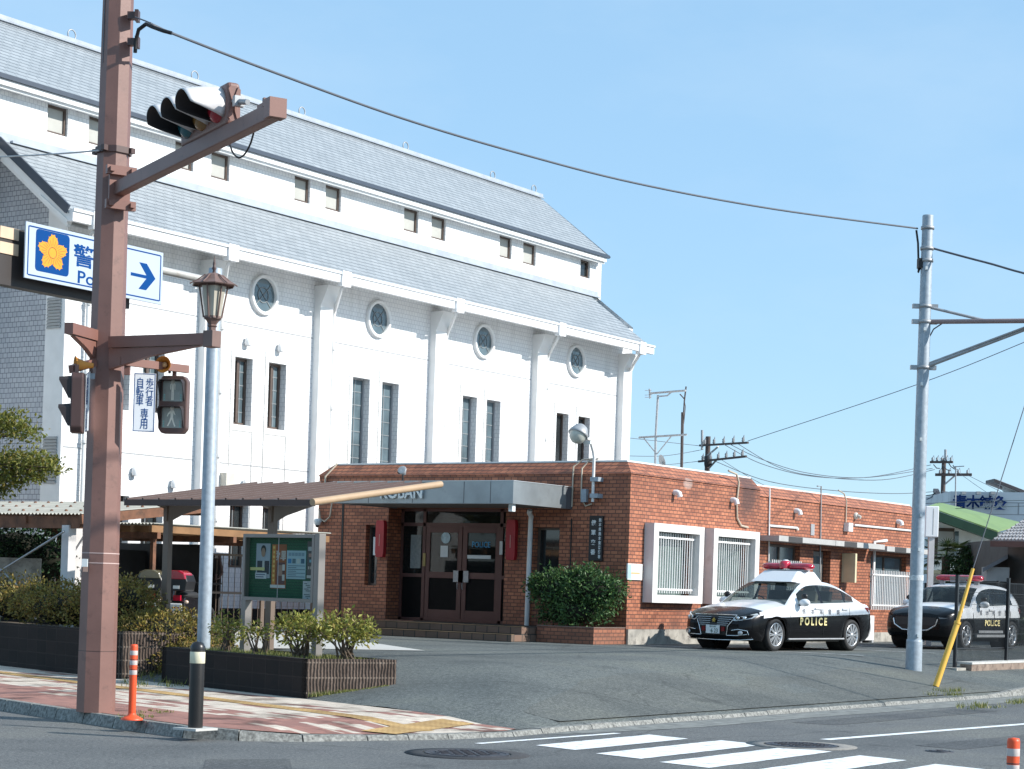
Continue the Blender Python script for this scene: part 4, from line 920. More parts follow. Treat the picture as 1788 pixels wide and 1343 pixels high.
# ---- speakers
def speaker(px, py, D, ax, label):
    t = thing('horn_speaker', label, 'loudspeaker', pt(px, py, D)); ax = V3(ax).normalized()
    MB().lathe([(.03, -.16), (.035, -.10), (.06, -.02), (.085, .03), (.095, .04), (.085, .035), (.05, -.01), (.02, -.05)], (0,0,0), 18, ax).build('horn', plain('orange horn plastic', (.62,.24,.03), .45), t)
    MB().lathe([(.001, -.03), (.028, -.02), (.03, .0), (.001, .01)], (0,0,0), 10, ax).build('cone', plain('pale orange', (.75,.5,.25), .5), t)
    MB().tube([ax*-.13, ax*-.15+V3((0,0,-.08))], .016, 6).build('bracket', m_dbrown, t)
speaker(287, 637, 22.0, -FV-RV*.25, 'orange horn speaker facing the road above the right crossing light')
speaker(137, 637, 21.5, -RV*.95-FV*.5+FV*.1, 'orange horn speaker seen from the side above the left crossing light')
# ---- pedestrian lights
stand = [(-.02,.30),(.02,.30),(.055,.27),(.09,.22),(.085,.05),(.06,.05),(.055,.2),(.04,.2),(.04,-.30),(.005,-.30),(.005,-.02),(-.005,-.02),(-.005,-.30),(-.04,-.30),(-.04,.2),(-.055,.2),(-.06,.05),(-.085,.05),(-.09,.22),(-.055,.27)]
walk = [(-.02,.28),(.03,.28),(.07,.22),(.12,.10),(.10,.08),(.05,.16),(.04,.02),(.07,-.12),(.13,-.28),(.09,-.30),(.03,-.15),(-.01,-.05),(-.05,-.16),(-.12,-.29),(-.16,-.27),(-.09,-.13),(-.045,.02),(-.05,.15),(-.12,.10),(-.15,.03),(-.17,.05),(-.14,.14)]
m_lens = plain('grey green lens', (.30,.33,.30), .2, var=.2, spec=.7, scale=8); m_fig = plain('pale figure', (.80,.80,.70), .5)
def pedlight(px, py, D, n, label):
    t = thing('pedestrian_light', label, 'pedestrian light', pt(px, py, D)); n = V3(n).normalized(); r = UV.cross(n).normalized()
    mb = MB(); mb.prism([(-.165,-.27),(-.125,-.325),(.125,-.325),(.165,-.27),(.165,.27),(.125,.325),(-.125,.325),(-.165,.27)], n*-.09, r, UV, n*.13); mb.build('housing', m_dbrown if abs(n.dot(RV)) > .5 else m_ph, t, bev=.015)
    mb = MB(); mb.tube([UV*.32, UV*.42], .025, 6); mb.build('hanger', m_brown2, t)
    for zc_, fig, k in ((.15, stand, 0), (-.15, walk, 1)):
        o = UV*zc_
        mb = MB(); mb.prism([(-.115,-.115),(.115,-.115),(.115,.10),(.10,.115),(-.10,.115),(-.115,.10)], o+n*.041, r, UV, n*.006); ln = mb.build('lens', m_lens, t)
        mb = MB(); mb.prism([(x*.34, y*.34) for x, y in fig], o+n*.0475, r, UV, n*.003); mb.lathe([(.024, 0), (.024, .003), (.001, .003)], o+UV*.115*.98-UV*.005+n*.0475, 10, n); mb.build('figure', m_fig, ln)
        mb = MB()
        for s in (-1, 1):
            for i in range(3): mb.obox(o+r*s*.095+UV*(-.095+.026*i)+n*.048, r*.008, UV*.009, n*.002)
        mb.build('countdown_dot', plain('teal dot', (.2,.45,.42), .4), ln)
        hv = []; hf = []
        prof = [(-.14,-.10),(-.14,.10),(-.12,.135),(.12,.135),(.14,.10),(.14,-.10)]
        for (x, y) in prof: hv += [o+r*x+UV*y+n*.04, o+r*x*1.02+UV*(y-.015)+n*(.06 if y < 0 else .17)]
        for i in range(5): hf.append((2*i, 2*i+2, 2*i+3, 2*i+1))
        mb = MB(); mb.add(hv, hf); h = mb.build('hood', m_black2, t); so = h.modifiers.new('t', 'SOLIDIFY'); so.thickness = .006
    return t
m_ph = plain('brown crossing light housing', (.12,.07,.06), .45); m_black2 = plain('dark hood', (.03,.022,.022), .5)
pedlight(303, 707, 22.2, -FV+RV*-.12, 'crossing light facing the camera with a standing and a walking figure')
pedlight(132, 704, 21.4, -RV*1.0+FV*-.12, 'crossing light seen from the side left of the brown pole')
def pedsign(px, py, D, n, label):
    t = thing('crossing_sign', label, 'sign', pt(px, py, D)); n = V3(n).normalized(); r = UV.cross(n).normalized()
    mb = MB(); mb.obox((0,0,0), r*.12, n*.008, UV*.325); mb.build('plate', plain('white plate', (.82,.83,.85), .45, var=.02), t)
    mb = MB()
    for s in (-1, 1): mb.obox(n*.0095+r*s*.112, r*.003, n*.001, UV*.318); mb.obox(n*.0095+UV*s*.318, r*.115, n*.001, UV*.003)
    mb.build('border', m_signb, t)
    text('lettering', '自転車', m_signb, t, r*-.05+UV*.12+n*.010, r, UV, w=.082, h=.31, vert=True, ext=.001)
    text('lettering', '歩行者', m_signb, t, r*.055+UV*.12+n*.010, r, UV, w=.082, h=.31, vert=True, ext=.001)
    text('lettering', '専用', m_signb, t, r*.005+UV*-.18+n*.010, r, UV, w=.085, h=.23, vert=True, ext=.001)
    mb = MB(); mb.obox(UV*.28+n*-.03+r*.06, r*.045, n*.03, UV*.03); mb.build('bracket', m_galv, t)
pedsign(252, 703, 21.85, -FV+RV*.12, 'white plate with blue characters beside the crossing light facing the camera')
pedsign(153, 702, 21.75, -RV*.96-FV*.3, 'white plate seen nearly edge on behind the left crossing light')

# ---- galvanised pole with the police guide sign
gp = onZ(355, 1136, .60); gp = pt(355, 1136, (1.65-.6)/-ray(355, 1136).z)
g = thing('sign_pole', 'grey galvanised pole rising from the right planter with a horizontal pipe', 'pole', gp)
Dg = gp.dot(FV)
gtop = (pt(376, 470, Dg)-gp).z
mb = MB(); mb.lathe([(.098, -.1), (.098, gtop), (.09, gtop+.01), (.001, gtop+.012)], n=20); mb.build('shaft', m_galv, g)
pz = (pt(390, 493, Dg)-gp).z
sr = pt(274, 480, Dg-.95); sl = pt(33, 452, (Dg-.95)*.922)
sdir = V3((sl.x-sr.x, sl.y-sr.y, 0)); slen = sdir.length; sdir.normalize()
mb = MB(); mb.tube([V3((0,0,pz))-sdir*.28, V3((0,0,pz))+sdir*2.6], .055, 12); mb.build('cross_pipe', plain('rusty galvanised pipe', (.5,.49,.46), .5, .3, var=.15, dirt=((.25,.14,.07), 5, .6, .7)), g)
mb = MB(); mb.lathe([(.062, 0), (.066, .06), (.03, .08), (.001, .08)], V3((0,0,pz))-sdir*.25, 12, -sdir); mb.lathe([(.11, pz-.06), (.115, pz), (.11, pz+.06)], n=16); mb.build('end_cap', m_galvd, g)
# sign board hung on the pipe, its face towards the camera-left road
nrm = V3((sdir.y, -sdir.x, 0)); nrm = nrm if nrm.dot(FV) < 0 else -nrm
sc = (sr+sl)/2; sh = .735
# horizontal board: height set from the photograph at its middle
sn = thing('guide_sign', 'white police guide sign with an orange emblem and blue arrow half behind the pole', 'sign', V3((sc.x, sc.y, pt(160, 466, (Dg-1.9)).z)))
ru = -sdir    # reading direction
off = nrm*.10
mb = MB(); mb.obox(off, ru*slen/2, nrm*.012, UV*sh/2); mb.build('board', m_signw, sn, bev=.004)
mb = MB(); o = off+nrm*.0135; W = slen/2-.05; H = sh/2-.05
for s in (-1, 1): mb.obox(o+ru*W*s, ru*.009, nrm*.001, UV*H); mb.obox(o+UV*H*s, ru*(W-.0095), nrm*.001, UV*.009)
mb.build('border', m_signb, sn)
def sxy(fx, fy): return off+ru*(fx-.5)*slen+UV*(.5-fy)*sh
ec = sxy(.185, .46)
def rr(w, h, r): 
    out = []
    for cx, cy, a in ((w-r, h-r, 0), (-w+r, h-r, 90), (-w+r, -h+r, 180), (w-r, -h+r, 270)):
        for t in (0, 30, 60, 90): out.append((cx+r*math.cos(rad(a+t)), cy+r*math.sin(rad(a+t))))
    return out
mb = MB(); mb.prism(rr(.30, .275, .05), ec+nrm*.0125, ru, UV, nrm*.002); mb.build('emblem_field', m_signb, sn)
fl = []
for i in range(150):
    a = 2*math.pi*i/150; p5 = abs(((a-math.pi/2)*5/(2*math.pi)) % 1-.5)*2      # 1 at petal axis
    k = .56+.40*(p5**.75); z_ = (.09 if i % 5 == 0 else 0) if p5 > .2 else 0
    fl.append((.275*math.cos(a)*(k+z_)*1.0, .25*math.sin(a)*(k+z_)))
mb = MB(); mb.prism(fl, ec+nrm*.0147, ru, UV, nrm*.002); em = mb.build('police_emblem', m_signo, sn)
mb = MB()
for i in range(25):
    a = 2*math.pi*i/25+math.pi/2; r0, r1 = .09, (.21 if i % 5 == 0 else .17); c, s = math.cos(a), math.sin(a)
    mb.obox(ec+nrm*.0172+ru*c*(r0+r1)/2*1.15+UV*s*(r0+r1)/2*.95, ru*c*(r1-r0)/2*1.15+UV*s*(r1-r0)/2*.95, (ru*-s+UV*c)*.0035, nrm*.0006)
mb.lathe([(.078, 0), (.078, .001), (.066, .001), (.066, 0)], ec+nrm*.0168, 24, nrm); mb.build('emblem_line', m_sgold, sn)
text('lettering', '警察', m_signb, sn, sxy(.485, .40)+nrm*.014, ru, UV, w=.80, h=.30, ext=.001, bold=.015)
text('lettering', 'Police', m_signb, sn, sxy(.51, .79)+nrm*.014, ru, UV, w=.74, h=.17, ext=.001, bold=.012)
mb = MB(); ao = sxy(.885, .53)+nrm*.0125
mb.prism([(-.40,.022),(-.09,.022),(-.24,.185),(-.09,.185),(.09,0),(-.09,-.185),(-.24,-.185),(-.09,-.022),(-.40,-.022)], ao+ru*.06, ru, UV, nrm*.002); mb.build('arrow', m_signb, sn)
# second board / lamp box behind it
bx = thing('sign_box', 'dark back of a second sign box with cream slats just behind the guide sign', 'sign', sn.location-nrm*.16+sdir*.38+UV*-.10)
mb = MB(); mb.obox((0,0,0), ru*slen*.47, nrm*.09, UV*.375); mb.build('case', plain('dark sign case', (.035,.028,.026), .5), bx)
mb = MB()
for zz in (.30, .10): mb.obox(sdir*slen*.47+UV*zz+sdir*.012, sdir*.012, nrm*.085, UV*.075)
for zz in (.30, .10): mb.obox(sdir*slen*.40+UV*zz+nrm*.098, sdir*.16, nrm*.008, UV*.075)
mb.build('cream_panel', plain('cream panel', (.62,.47,.33), .5, var=.1), bx)
mb = MB(); mb.obox(ru*(slen*.36)+UV*-.40, ru*.16, nrm*.03, UV*.03); mb.build('lower_bracket', m_grey, bx)

# ---- delineator posts and bollard
def delineator(loc, h, r, label, base=True):
    t = thing('delineator_post', label, 'marker post', loc, group=None)
    mb = MB(); mb.lathe([(r, .03), (r*.98, h*.4), (r, h-.02), (r*.9, h), (.001, h+.005)], n=18); mb.build('post', m_orange, t)
    if base: mb = MB(); mb.lathe([(r*2.9, 0), (r*2.9, .015), (r*2.2, .03), (r*1.2, .05), (r, .07)], n=24); mb.build('base', m_orange, t)
    for z0, z1 in ((.86, .92), (.73, .79), (.60, .66)): mb = MB(); mb.lathe([(r*1.02, h*z0), (r*1.03, h*z0+.002), (r*1.03, h*z1-.002), (r*1.02, h*z1)], n=18); mb.build('reflective_band', m_reflect, t)
    mb = MB(); mb.lathe([(r*1.012, h*.795), (r*1.012, h*.805)], n=18); mb.lathe([(r*1.012, h*.665), (r*1.012, h*.672)], n=18); mb.build('joint_line', m_dbrown, t)
dl = onZ(230, 1257, .128); delineator(dl, .80, .04, 'slim orange marker post with a scuffed base beside the brown pole')
delineator(V3((12.12, 4.42, 0)), .80, .04, 'orange marker post cut off by the lower right corner of the photo')
bl = onZ(341, 1271, .128)
t = thing('bollard', 'black bollard with one cream band standing at the kerb corner', 'bollard', bl)
MB().lathe([(.075, 0), (.075, .80), (.07, .83), (.05, .865), (.001, .88)], n=22).build('post', plain('black bollard paint', (.012,.010,.009), .4, var=.3, dirt=((.10,.08,.07), 9, .62, .5)), t)
MB().lathe([(.077, .66), (.078, .662), (.078, .775), (.077, .777)], n=22).build('reflective_band', m_cream2, t)
MB().lathe([(.076, .80), (.076, .83), (.052, .872), (.001, .885)], n=22).build('cap', m_blackp, t)
MB().box(-.16, .16, -.16, .16, -.02, .003).build('footing', m_pale, t)

# ---- block planters
def planter(name, label, a, L, zt, zs, sidev, slen_):
    root = thing(name, label, 'planter', (a.x, a.y, 0), world=True); sidev = V3(sidev).normalized(); a = V3((a.x, a.y, 0)); b = a+S1*L; c = a+sidev*slen_; d = b+sidev*slen_
    w = .12
    def seg(p, q, inn, nm, m, z0=.0):
        mb = MB(); u = (q-p); mb.add([(x.x, x.y, z) for z in (z0, zt) for x in (p, q, q+inn*w, p+inn*w)], [(0,3,2,1),(4,5,6,7),(0,1,5,4),(1,2,6,5),(2,3,7,6),(3,0,4,7)]); return mb.build(nm, m, root)
    seg(a, b, sidev, 'front_wall', m_block); seg(a+S1*w+sidev*.0-S1*w-S1*.004, c, S1, 'side_wall', m_rib); seg(b-S1*w, d-S1*w, S1, 'side_wall', m_block); seg(c+S1*w, d-S1*w, -sidev, 'back_wall', m_block)
    mb = MB(); i0, i1, i2, i3 = a+(sidev+S1)*w*.9, b+(sidev-S1)*w*.9, d-(sidev+S1)*w*.9, c+(S1-sidev)*w*.9
    mb.poly(*[(p.x, p.y, zs) for p in (i0, i1, i2, i3)]); mb.build('soil', m_soil, root)
    return a, b, c, d
sdv = V3((math.cos(rad(-22)), math.sin(rad(-22)), 0))
RPa = onZ(534, 1221, .12); RP = planter('block_planter', 'dark block planter holding the notice board, ribbed end facing the lot', RPa, 3.7, .645, .60, sdv, 1.35)
LPa = onZ(204, 1186, .12); LP = planter('block_planter', 'dark block planter under the clipped hedge left of the brown pole', LPa, 9, .83, .76, sdv, 1.9)

# ---- notice board
n0 = onZ(424, 1138, .62); n1 = onZ(551, 1147, .62); nd = (n1-n0); nd.z = 0; nl = nd.length; nd.normalize(); nn = V3((nd.y, -nd.x, 0)); nn = nn if nn.dot(FV) < 0 else -nn
nb = thing('notice_board', 'glazed green notice board with posters on two aluminium posts', 'notice board', (n0.x, n0.y, .60))
nz1 = pt(556, 932, n1.dot(FV)).z-.60; nz0 = pt(552, 1053, n1.dot(FV)).z-.60
for x in (.045, nl+.02): mb = MB(); mb.obox(nd*x+UV*((nz1-.0 if x > .1 else nz0)/2-.05), nd*.05, nn*.06, UV*((nz1 if x > .1 else nz0)/2+.05)); mb.build('post', m_alu, nb, bev=.004)
zb0, zb1 = nz0, nz1-.01; L0, L1 = .0, nl-.035
mb = MB(); cm = nd*(L0+L1)/2+UV*(zb0+zb1)/2
fw = .05; D2 = .06
for s in (-1, 1):
    mb.obox(cm+nd*s*((L1-L0)/2-fw/2), nd*fw/2, nn*D2, UV*(zb1-zb0)/2); mb.obox(cm+UV*s*((zb1-zb0)/2-fw/2), nd*((L1-L0)/2-fw), nn*D2, UV*fw/2)
mb.build('frame', m_alu, nb)
mb = MB(); mb.obox(cm-nn*.04, nd*((L1-L0)/2-.02), nn*.01, UV*((zb1-zb0)/2-.02))
m_green = brickmat('green pegboard', (.02,.13,.06), (.018,.11,.055), (.012,.07,.04), .04, .04, .007, .2, .5, .7, .3)
mb.build('backboard', m_green, nb)
mb = MB(); hw_, hh_ = (L1-L0)*.25-.02, (zb1-zb0)/2-.04
for q_ in (cm+nn*.035-nd*(L1-L0)*.25, cm+nn*.042+nd*(L1-L0)*.25): mb.poly(q_-nd*hw_-UV*hh_, q_+nd*hw_-UV*hh_, q_+nd*hw_+UV*hh_, q_-nd*hw_+UV*hh_)
mb.builds('glass_pane', glassmat('board glass', (.02,.06,.05), .95), nb)
mb = MB(); mb.obox(cm+nn*.043, nd*.004, nn*.004, UV*((zb1-zb0)/2-.05)); mb.build('glass_edge', m_grey, nb)
BW, BH = L1-L0, zb1-zb0
def bp(fx, fy, e=0): return nd*(L0+BW*fx)+UV*(zb1-BH*fy)+nn*(-.027+e)
def poster(nm, x0, x1, y0, y1, col, e=0, par=None):
    mb = MB(); c = (bp(x0, y0, e)+bp(x1, y1, e))/2; mb.obox(c, nd*BW*(x1-x0)/2, nn*.001, UV*BH*(y1-y0)/2); return mb.build(nm, plain('print %.2f %.2f %.2f' % col, col, .6, var=.05), par or nb)
# portrait poster: a man in a dark suit (generic), yellow band, pale caption blocks
pp = poster('portrait_poster', .13, .33, .14, .66, (.36,.40,.47))
poster('suit', .15, .32, .40, .60, (.03,.035,.05), .003, pp); poster('shirt', .225, .255, .40, .55, (.5,.5,.5), .005, pp)
for nm, cx, cy, rx, ry, col, e in (('hair', .235, .235, .036, .070, (.02,.016,.014), .004), ('face', .235, .275, .029, .068, (.34,.21,.15), .006)):
    mb = MB(); mb.prism([(math.cos(a)*rx*BW, math.sin(a)*ry*BH) for a in [rad(20*i) for i in range(18)]], bp(cx, cy, e), nd, UV, nn*.001); mb.build(nm, plain(nm+' print', col, .6), pp)
poster('yellow_band', .055, .26, .50, .545, (.62,.58,.25), .008, pp); poster('caption', .13, .29, .58, .67, (.55,.57,.62), .008, pp); poster('caption_line', .14, .27, .60, .615, (.1,.12,.2), .0095, pp); poster('caption_line', .14, .25, .635, .65, (.1,.12,.2), .0095, pp)
cp = poster('crime_poster', .355, .56, .15, .81, (.30,.09,.03)); poster('side_band', .365, .41, .16, .76, (.55,.22,.05), .003, cp)
text('lettering', '犯罪', plain('poster pale ink', (.5,.45,.42), .6), cp, bp(.485, .315, .004), nd, UV, w=BW*.14, h=BH*.15, ext=.0008, bold=.03)
poster('picture', .43, .54, .42, .74, (.12,.05,.05), .003, cp); poster('face_print', .455, .51, .46, .62, (.35,.22,.17), .005, cp); poster('pale_box', .51, .545, .45, .54, (.55,.52,.5), .005, cp); poster('pale_box', .51, .545, .60, .69, (.55,.52,.5), .005, cp)
poster('foot_strip', .345, .555, .755, .80, (.62,.62,.62), .005, cp)
for i in range(8): poster('side_stroke', .372+.006*(i % 2), .400, .18+i*.07, .215+i*.07, (.75,.5,.15), .0045, cp)
bpz = poster('blue_leaflet', .565, .83, .24, .66, (.36,.50,.58))
for i in range(5): poster('leaflet_block', .59+.045*i, .625+.045*i, .27, .32, (.2,.3,.38), .003, bpz)
for i in range(4): poster('leaflet_block', .585+.06*i, .63+.06*i, .36, .43, ((.05,.2,.42), (.1,.16,.2), (.5,.55,.55), (.05,.12,.2))[i], .003, bpz)
for i in range(7): poster('leaflet_line', .585, .70+.12*(i % 2 == 0), .46+.027*i, .47+.027*i, (.12,.17,.22), .003, bpz)
tp = poster('team_poster', .845, .985, .10, .65, (.10,.085,.09))
for i in range(4): poster('small_face', .865+.03*i, .882+.03*i, .47, .51, (.5,.42,.38), .003, tp)
poster('team_patch', .86, .97, .18, .24, (.45,.45,.47), .003, tp); poster('team_patch', .87, .97, .28, .33, (.40,.25,.22), .003, tp); poster('team_patch', .88, .96, .37, .41, (.2,.4,.5), .003, tp); poster('team_patch', .85, .98, .60, .64, (.5,.5,.5), .003, tp)
lf = poster('white_leaflet', .80, .975, .685, .975, (.50,.52,.55))
for i in range(9): poster('leaflet_line', .82+.02*(i % 3), .86+.09*((i*7) % 5)/5, .715+.027*i, .728+.027*i, (.15,.16,.18), .003, lf)

# ---- walkway canopy on cantilever posts
cn = thing('walkway_canopy', 'brown ribbed canopy on cantilever posts between planter and brick entrance', 'canopy', (22.6, 20, ZL), world=True)
x0, x1, y0, y1 = 22.2, 25.25, 18.86, 22.75
zz = lambda x: 2.86+(x-x0)*(3.31-2.86)/(x1-x0)
mb = MB(); n = 11
for i in range(n):
    a = y0+(y1-y0)*i/n; b = y0+(y1-y0)*(i+1)/n
    mb.add([(x0,a,zz(x0)),(x1,a,zz(x1)),(x1,b-.03,zz(x1)),(x0,b-.03,zz(x0))], [(0,1,2,3)])
    mb.add([(x0,b-.03,zz(x0)),(x1,b-.03,zz(x1)),(x1,b-.03,zz(x1)+.035),(x0,b-.03,zz(x0)+.035),(x0,b,zz(x0)+.035),(x1,b,zz(x1)+.035),(x1,b,zz(x1)),(x0,b,zz(x0))], [(0,1,2,3),(3,2,5,4),(4,5,6,7)])
mb.add([(x0,y0,zz(x0)-.05),(x1,y0,zz(x1)-.05),(x1,y1,zz(x1)-.05),(x0,y1,zz(x0)-.05)], [(0,1,2,3)]); mb.build('roof_sheet', m_seam, cn)
mb = MB(); mb.box(x0-.04, x0+.04, y0, y1, zz(x0)-.085, zz(x0)+.01); mb.box(x1-.04, x1+.04, y0, y1, zz(x1)-.085, zz(x1)+.0); mb.builds('edge_beam', plain('dark brown edge', (.06,.035,.03), .5), cn)
mb = MB(); mb.tube([(x0-.05, y0-.02, zz(x0)-.03), (x1+.05, y0-.02, zz(x1)-.02)], .055, 10); mb.build('side_tube', m_tan, cn)
for y in (20.0, 22.2):
    mb = MB(); mb.box(22.55, 22.65, y-.06, y+.06, ZL-.1, zz(22.6)-.06); mb.build('post', m_taupe, cn, bev=.006)
    mb = MB(); mb.prism([(-.35, 0), (2.5, 0), (2.5, -.06), (1.0, -.14), (.28, -.24), (.08, -.30), (-.08, -.30), (-.08, -.10)], (22.6, y-.035, zz(22.6)-.06), (.989, 0, .146), (-.0, 0, 1), (0, .07, 0)); mb.build('bracket', m_taupe, cn)

# ---- cycle shed with corrugated roof, left
sh_ = thing('cycle_shed', 'open cycle shed with a weathered corrugated roof on pale posts', 'shed', (23.0, 24.8, ZL), world=True)
def corr(mb, x0, x1, y0, y1, zf, step=.09, amp=.018):
    n = int((y1-y0)/step); rows = []
    for i in range(n*4+1):
        y = y0+(y1-y0)*i/(n*4); dz = amp*math.sin(i*math.pi/2); rows.append([(x0, y, zf(x0)+dz), (x1, y, zf(x1)+dz)])
    vs = [p for r in rows for p in r]; mb.add(vs, [(2*i, 2*i+1, 2*i+3, 2*i+2) for i in range(len(rows)-1)], True)
q0 = 23.0; q1 = 26.15; fz = lambda x: 2.67+(x-q0)*.115
mb = MB(); corr(mb, q0, q1, 24.6, 30.5, fz); mb.build('roof_sheet', m_corr, sh_)
mb = MB()
for x in (q0+.5, q0+1.6, q0+2.7):
    y = 24.8
    while y < 30: mb.lathe([(.035, 0), (.02, .03), (.001, .035)], (x, y, fz(x)+.012), 6); y += .36
mb.build('roof_bolt', m_rust, sh_)
mb = MB(); mb.box(q0+.05, q0+.15, 24.7, 30.5, fz(q0)-.24, fz(q0)-.03); mb.box(q1-.15, q1-.05, 24.7, 30.5, fz(q1)-.24, fz(q1)-.03); mb.beam((q0, 24.62, fz(q0)-.09), (q1, 24.62, fz(q1)-.09), .06, .16); 
for y in (26, 28): mb.beam((q0, y, fz(q0)-.1), (q1, y, fz(q1)-.1), .06, .12)
mb.builds('roof_beam', m_rust, sh_)
for x, y in ((q0+.1, 25.0), (q0+.1, 29.6), (q1-.1, 28.0)):
    mb = MB(); mb.box(x-.085, x+.085, y-.085, y+.085, ZL-.1, fz(x)-.2); mb.build('post', m_postw, sh_)
    mb = MB(); mb.beam((x+.08, y, fz(x)-.75), (x+.6, y, fz(x+.6)-.15), .06, .06); mb.build('brace', m_postw, sh_)
mb = MB(); mb.box(29.5, 29.58, 27.95, 31.4, ZL-.05, 2.35); mb.box(q0+1.2, 29.4, 31.4, 31.48, ZL-.05, 2.3); mb.builds('back_panel', m_dark, sh_)
mb = MB(); mb.tube([onX(-20, 1010, 22.9), onX(112, 928, 22.9)], .02, 6); mb.tube([onX(-10, 985, 22.95), onX(45, 1036, 22.95)], .02, 6); mb.builds('cross_brace', m_galvd, sh_)
# ---- second, lower shed with rusty beams behind
s2 = thing('bike_port', 'low rusty corrugated bike port behind the brown canopy', 'shed', (27.6, 23.6, ZL), world=True)
X0s, X1s, Y0s, Y1s = 26.6, 31.8, 26.5, 29.6; f2 = lambda x: 2.66+(x-X0s)*.005
mb = MB(); corr(mb, X0s, X1s, Y0s, Y1s, f2); mb.build('roof_sheet', m_corr, s2)
mb = MB()
for i in range(7):
    y = Y0s+.05+i*.49; mb.box(X0s, X1s, y, y+.08, 2.50, 2.63)
mb.builds('rafter', plain('rusty timber', (.24,.13,.06), .85, var=.3), s2)
mb = MB()
for x in (X0s+.1, X0s+2.2, X1s-.3): mb.box(x, x+.09, Y0s, Y1s, 2.38, 2.498)
mb.builds('purlin', m_rust, s2)
for x, y in ((X0s+.15, Y0s+.15), (X1s-.25, Y0s+.15), (X0s+.15, Y1s-.4)): mb = MB(); mb.box(x-.04, x+.04, y-.04, y+.04, ZL-.05, 2.4); mb.build('post', m_rust, s2)
mb = MB(); mb.box(X0s+1.8, X1s, Y1s, Y1s+.06, ZL, 2.2); mb.box(31.0, 31.06, 28.9, Y1s, ZL, 2.1); mb.builds('back_panel', m_dark, s2)
# ---- barred fence with gate between shed and hall
fe = thing('bar_fence', 'brown barred fence with a hooked pipe in front of the white wall', 'fence', (31.0, 23, ZL), world=True)
f0 = onZ(345, 1098, ZL+.02); f1 = pt(562, 1100, f0.dot(FV)+.8); f1.z = f0.z
f0 = pt(343, 1098, 41.0); f1 = pt(545, 1098, 42.5)
fd = f1-f0; fd.z = 0; fl_ = fd.length; fd.normalize(); b = V3((f0.x, f0.y, ZL))
mb = MB(); k = 0
while k*.14 < fl_: p = b+fd*k*.14; mb.tube([p+UV*.05, p+UV*1.62], .009, 5); k += 1
mb.build('bar', m_taupe, fe)
mb = MB()
for z in (.10, .82, 1.62): mb.beam(b+UV*z, b+fd*fl_+UV*z, .035, .045)
mb.build('rail', m_taupe, fe)
for t_ in (0, .55, 1.0): p = b+fd*fl_*t_; mb = MB(); mb.obox(p+UV*.88, fd*.04, V3((-fd.y, fd.x, 0))*.04, UV*.9); mb.build('post', m_rust if t_ == 0 else m_taupe, fe)
mb = MB(); h = pt(383, 970, 40.9); h2 = pt(388, 1000, 40.9); h3 = pt(377, 1012, 40.9); mb.tube([h, h2, (h2+h3)/2+V3((0,0,-.04)), h3, h3+V3((0,0,.12))], .03, 7); mb.build('hose_hook', m_dbrown, fe)
# low dark base wall behind
lwl = thing('low_wall', 'low dark base wall at the foot of the white hall', 'wall', (33, 32, ZL)); mb = MB(); mb.box(-3, 5.5, -.1, .05, -.05, .42); mb.build('wall', m_block, lwl)
# boundary wall at far left
cw = thing('concrete_wall', 'short weathered concrete wall below the dark shrub at the left edge', 'wall', pt(0, 1040, 33.5), world=True)
a = pt(-120, 975, 36); b_ = pt(72, 970, 36.2); dd = (b_-a); dd.z = 0; mb = MB(); mb.obox((V3((a.x, a.y, .5))+V3((b_.x, b_.y, .5)))/2+UV*(a.z+b_.z-1.0)/4, dd/2, V3((-dd.y, dd.x, 0)).normalized()*.08, UV*((a.z+b_.z)/2-.5)/2); mb.build('wall', m_conc, cw)
# ================================================================ VEHICLES
def carpaint(name, col):
    m, nt, b, N, L = newmat(name); co = objco(nt)
    b.inputs['Base Color'].default_value = rgb(col); b.inputs['Roughness'].default_value = .25; b.inputs['Specular IOR Level'].default_value = .35 if col[0] > .1 else .18; b.inputs['Coat Weight'].default_value = .35 if col[0] > .1 else .18; b.inputs['Coat Roughness'].default_value = .03
    f = noise(nt, co, 40, 3); L.new(ramp(nt, f, [(.3, tuple(c*.93 for c in col)), (.7, col)]), b.inputs['Base Color']); MATS[name] = m; return m
m_cw = carpaint('white car paint', (.78,.79,.80)); m_cb = carpaint('black car paint', (.004,.004,.005))
m_cg = glassmat('car glass', (.015,.02,.022), .55); m_tyre = plain('tyre rubber', (.014,.014,.015), .75); m_rim = plain('alloy rim', (.62,.63,.65), .28, .75)
m_chr = plain('chrome trim', (.75,.77,.78), .12, .95); m_grl = plain('black grille', (.012,.012,.013), .4); m_lamp = plain('headlight glass', (.45,.48,.50), .08, .3, spec=.8, var=.3, scale=9)
m_redl = plain('red light bar', (.42,.008,.03), .12, spec=.7, coat=.6, var=.35, scale=9); m_tail = plain('tail light', (.18,.008,.012), .15)
m_plate = plain('number plate', (.72,.74,.74), .5, var=.02); m_gold = plain('gold lettering', (.85,.72,.34), .5, var=.02); m_pgreen = plain('plate green ink', (.02,.09,.05), .5); m_int = plain('car interior', (.07,.065,.06), .8, var=.3); m_seat = plain('pale seat cover', (.30,.27,.22), .9)
m_under = plain('car underside', (.01,.01,.01), .9)
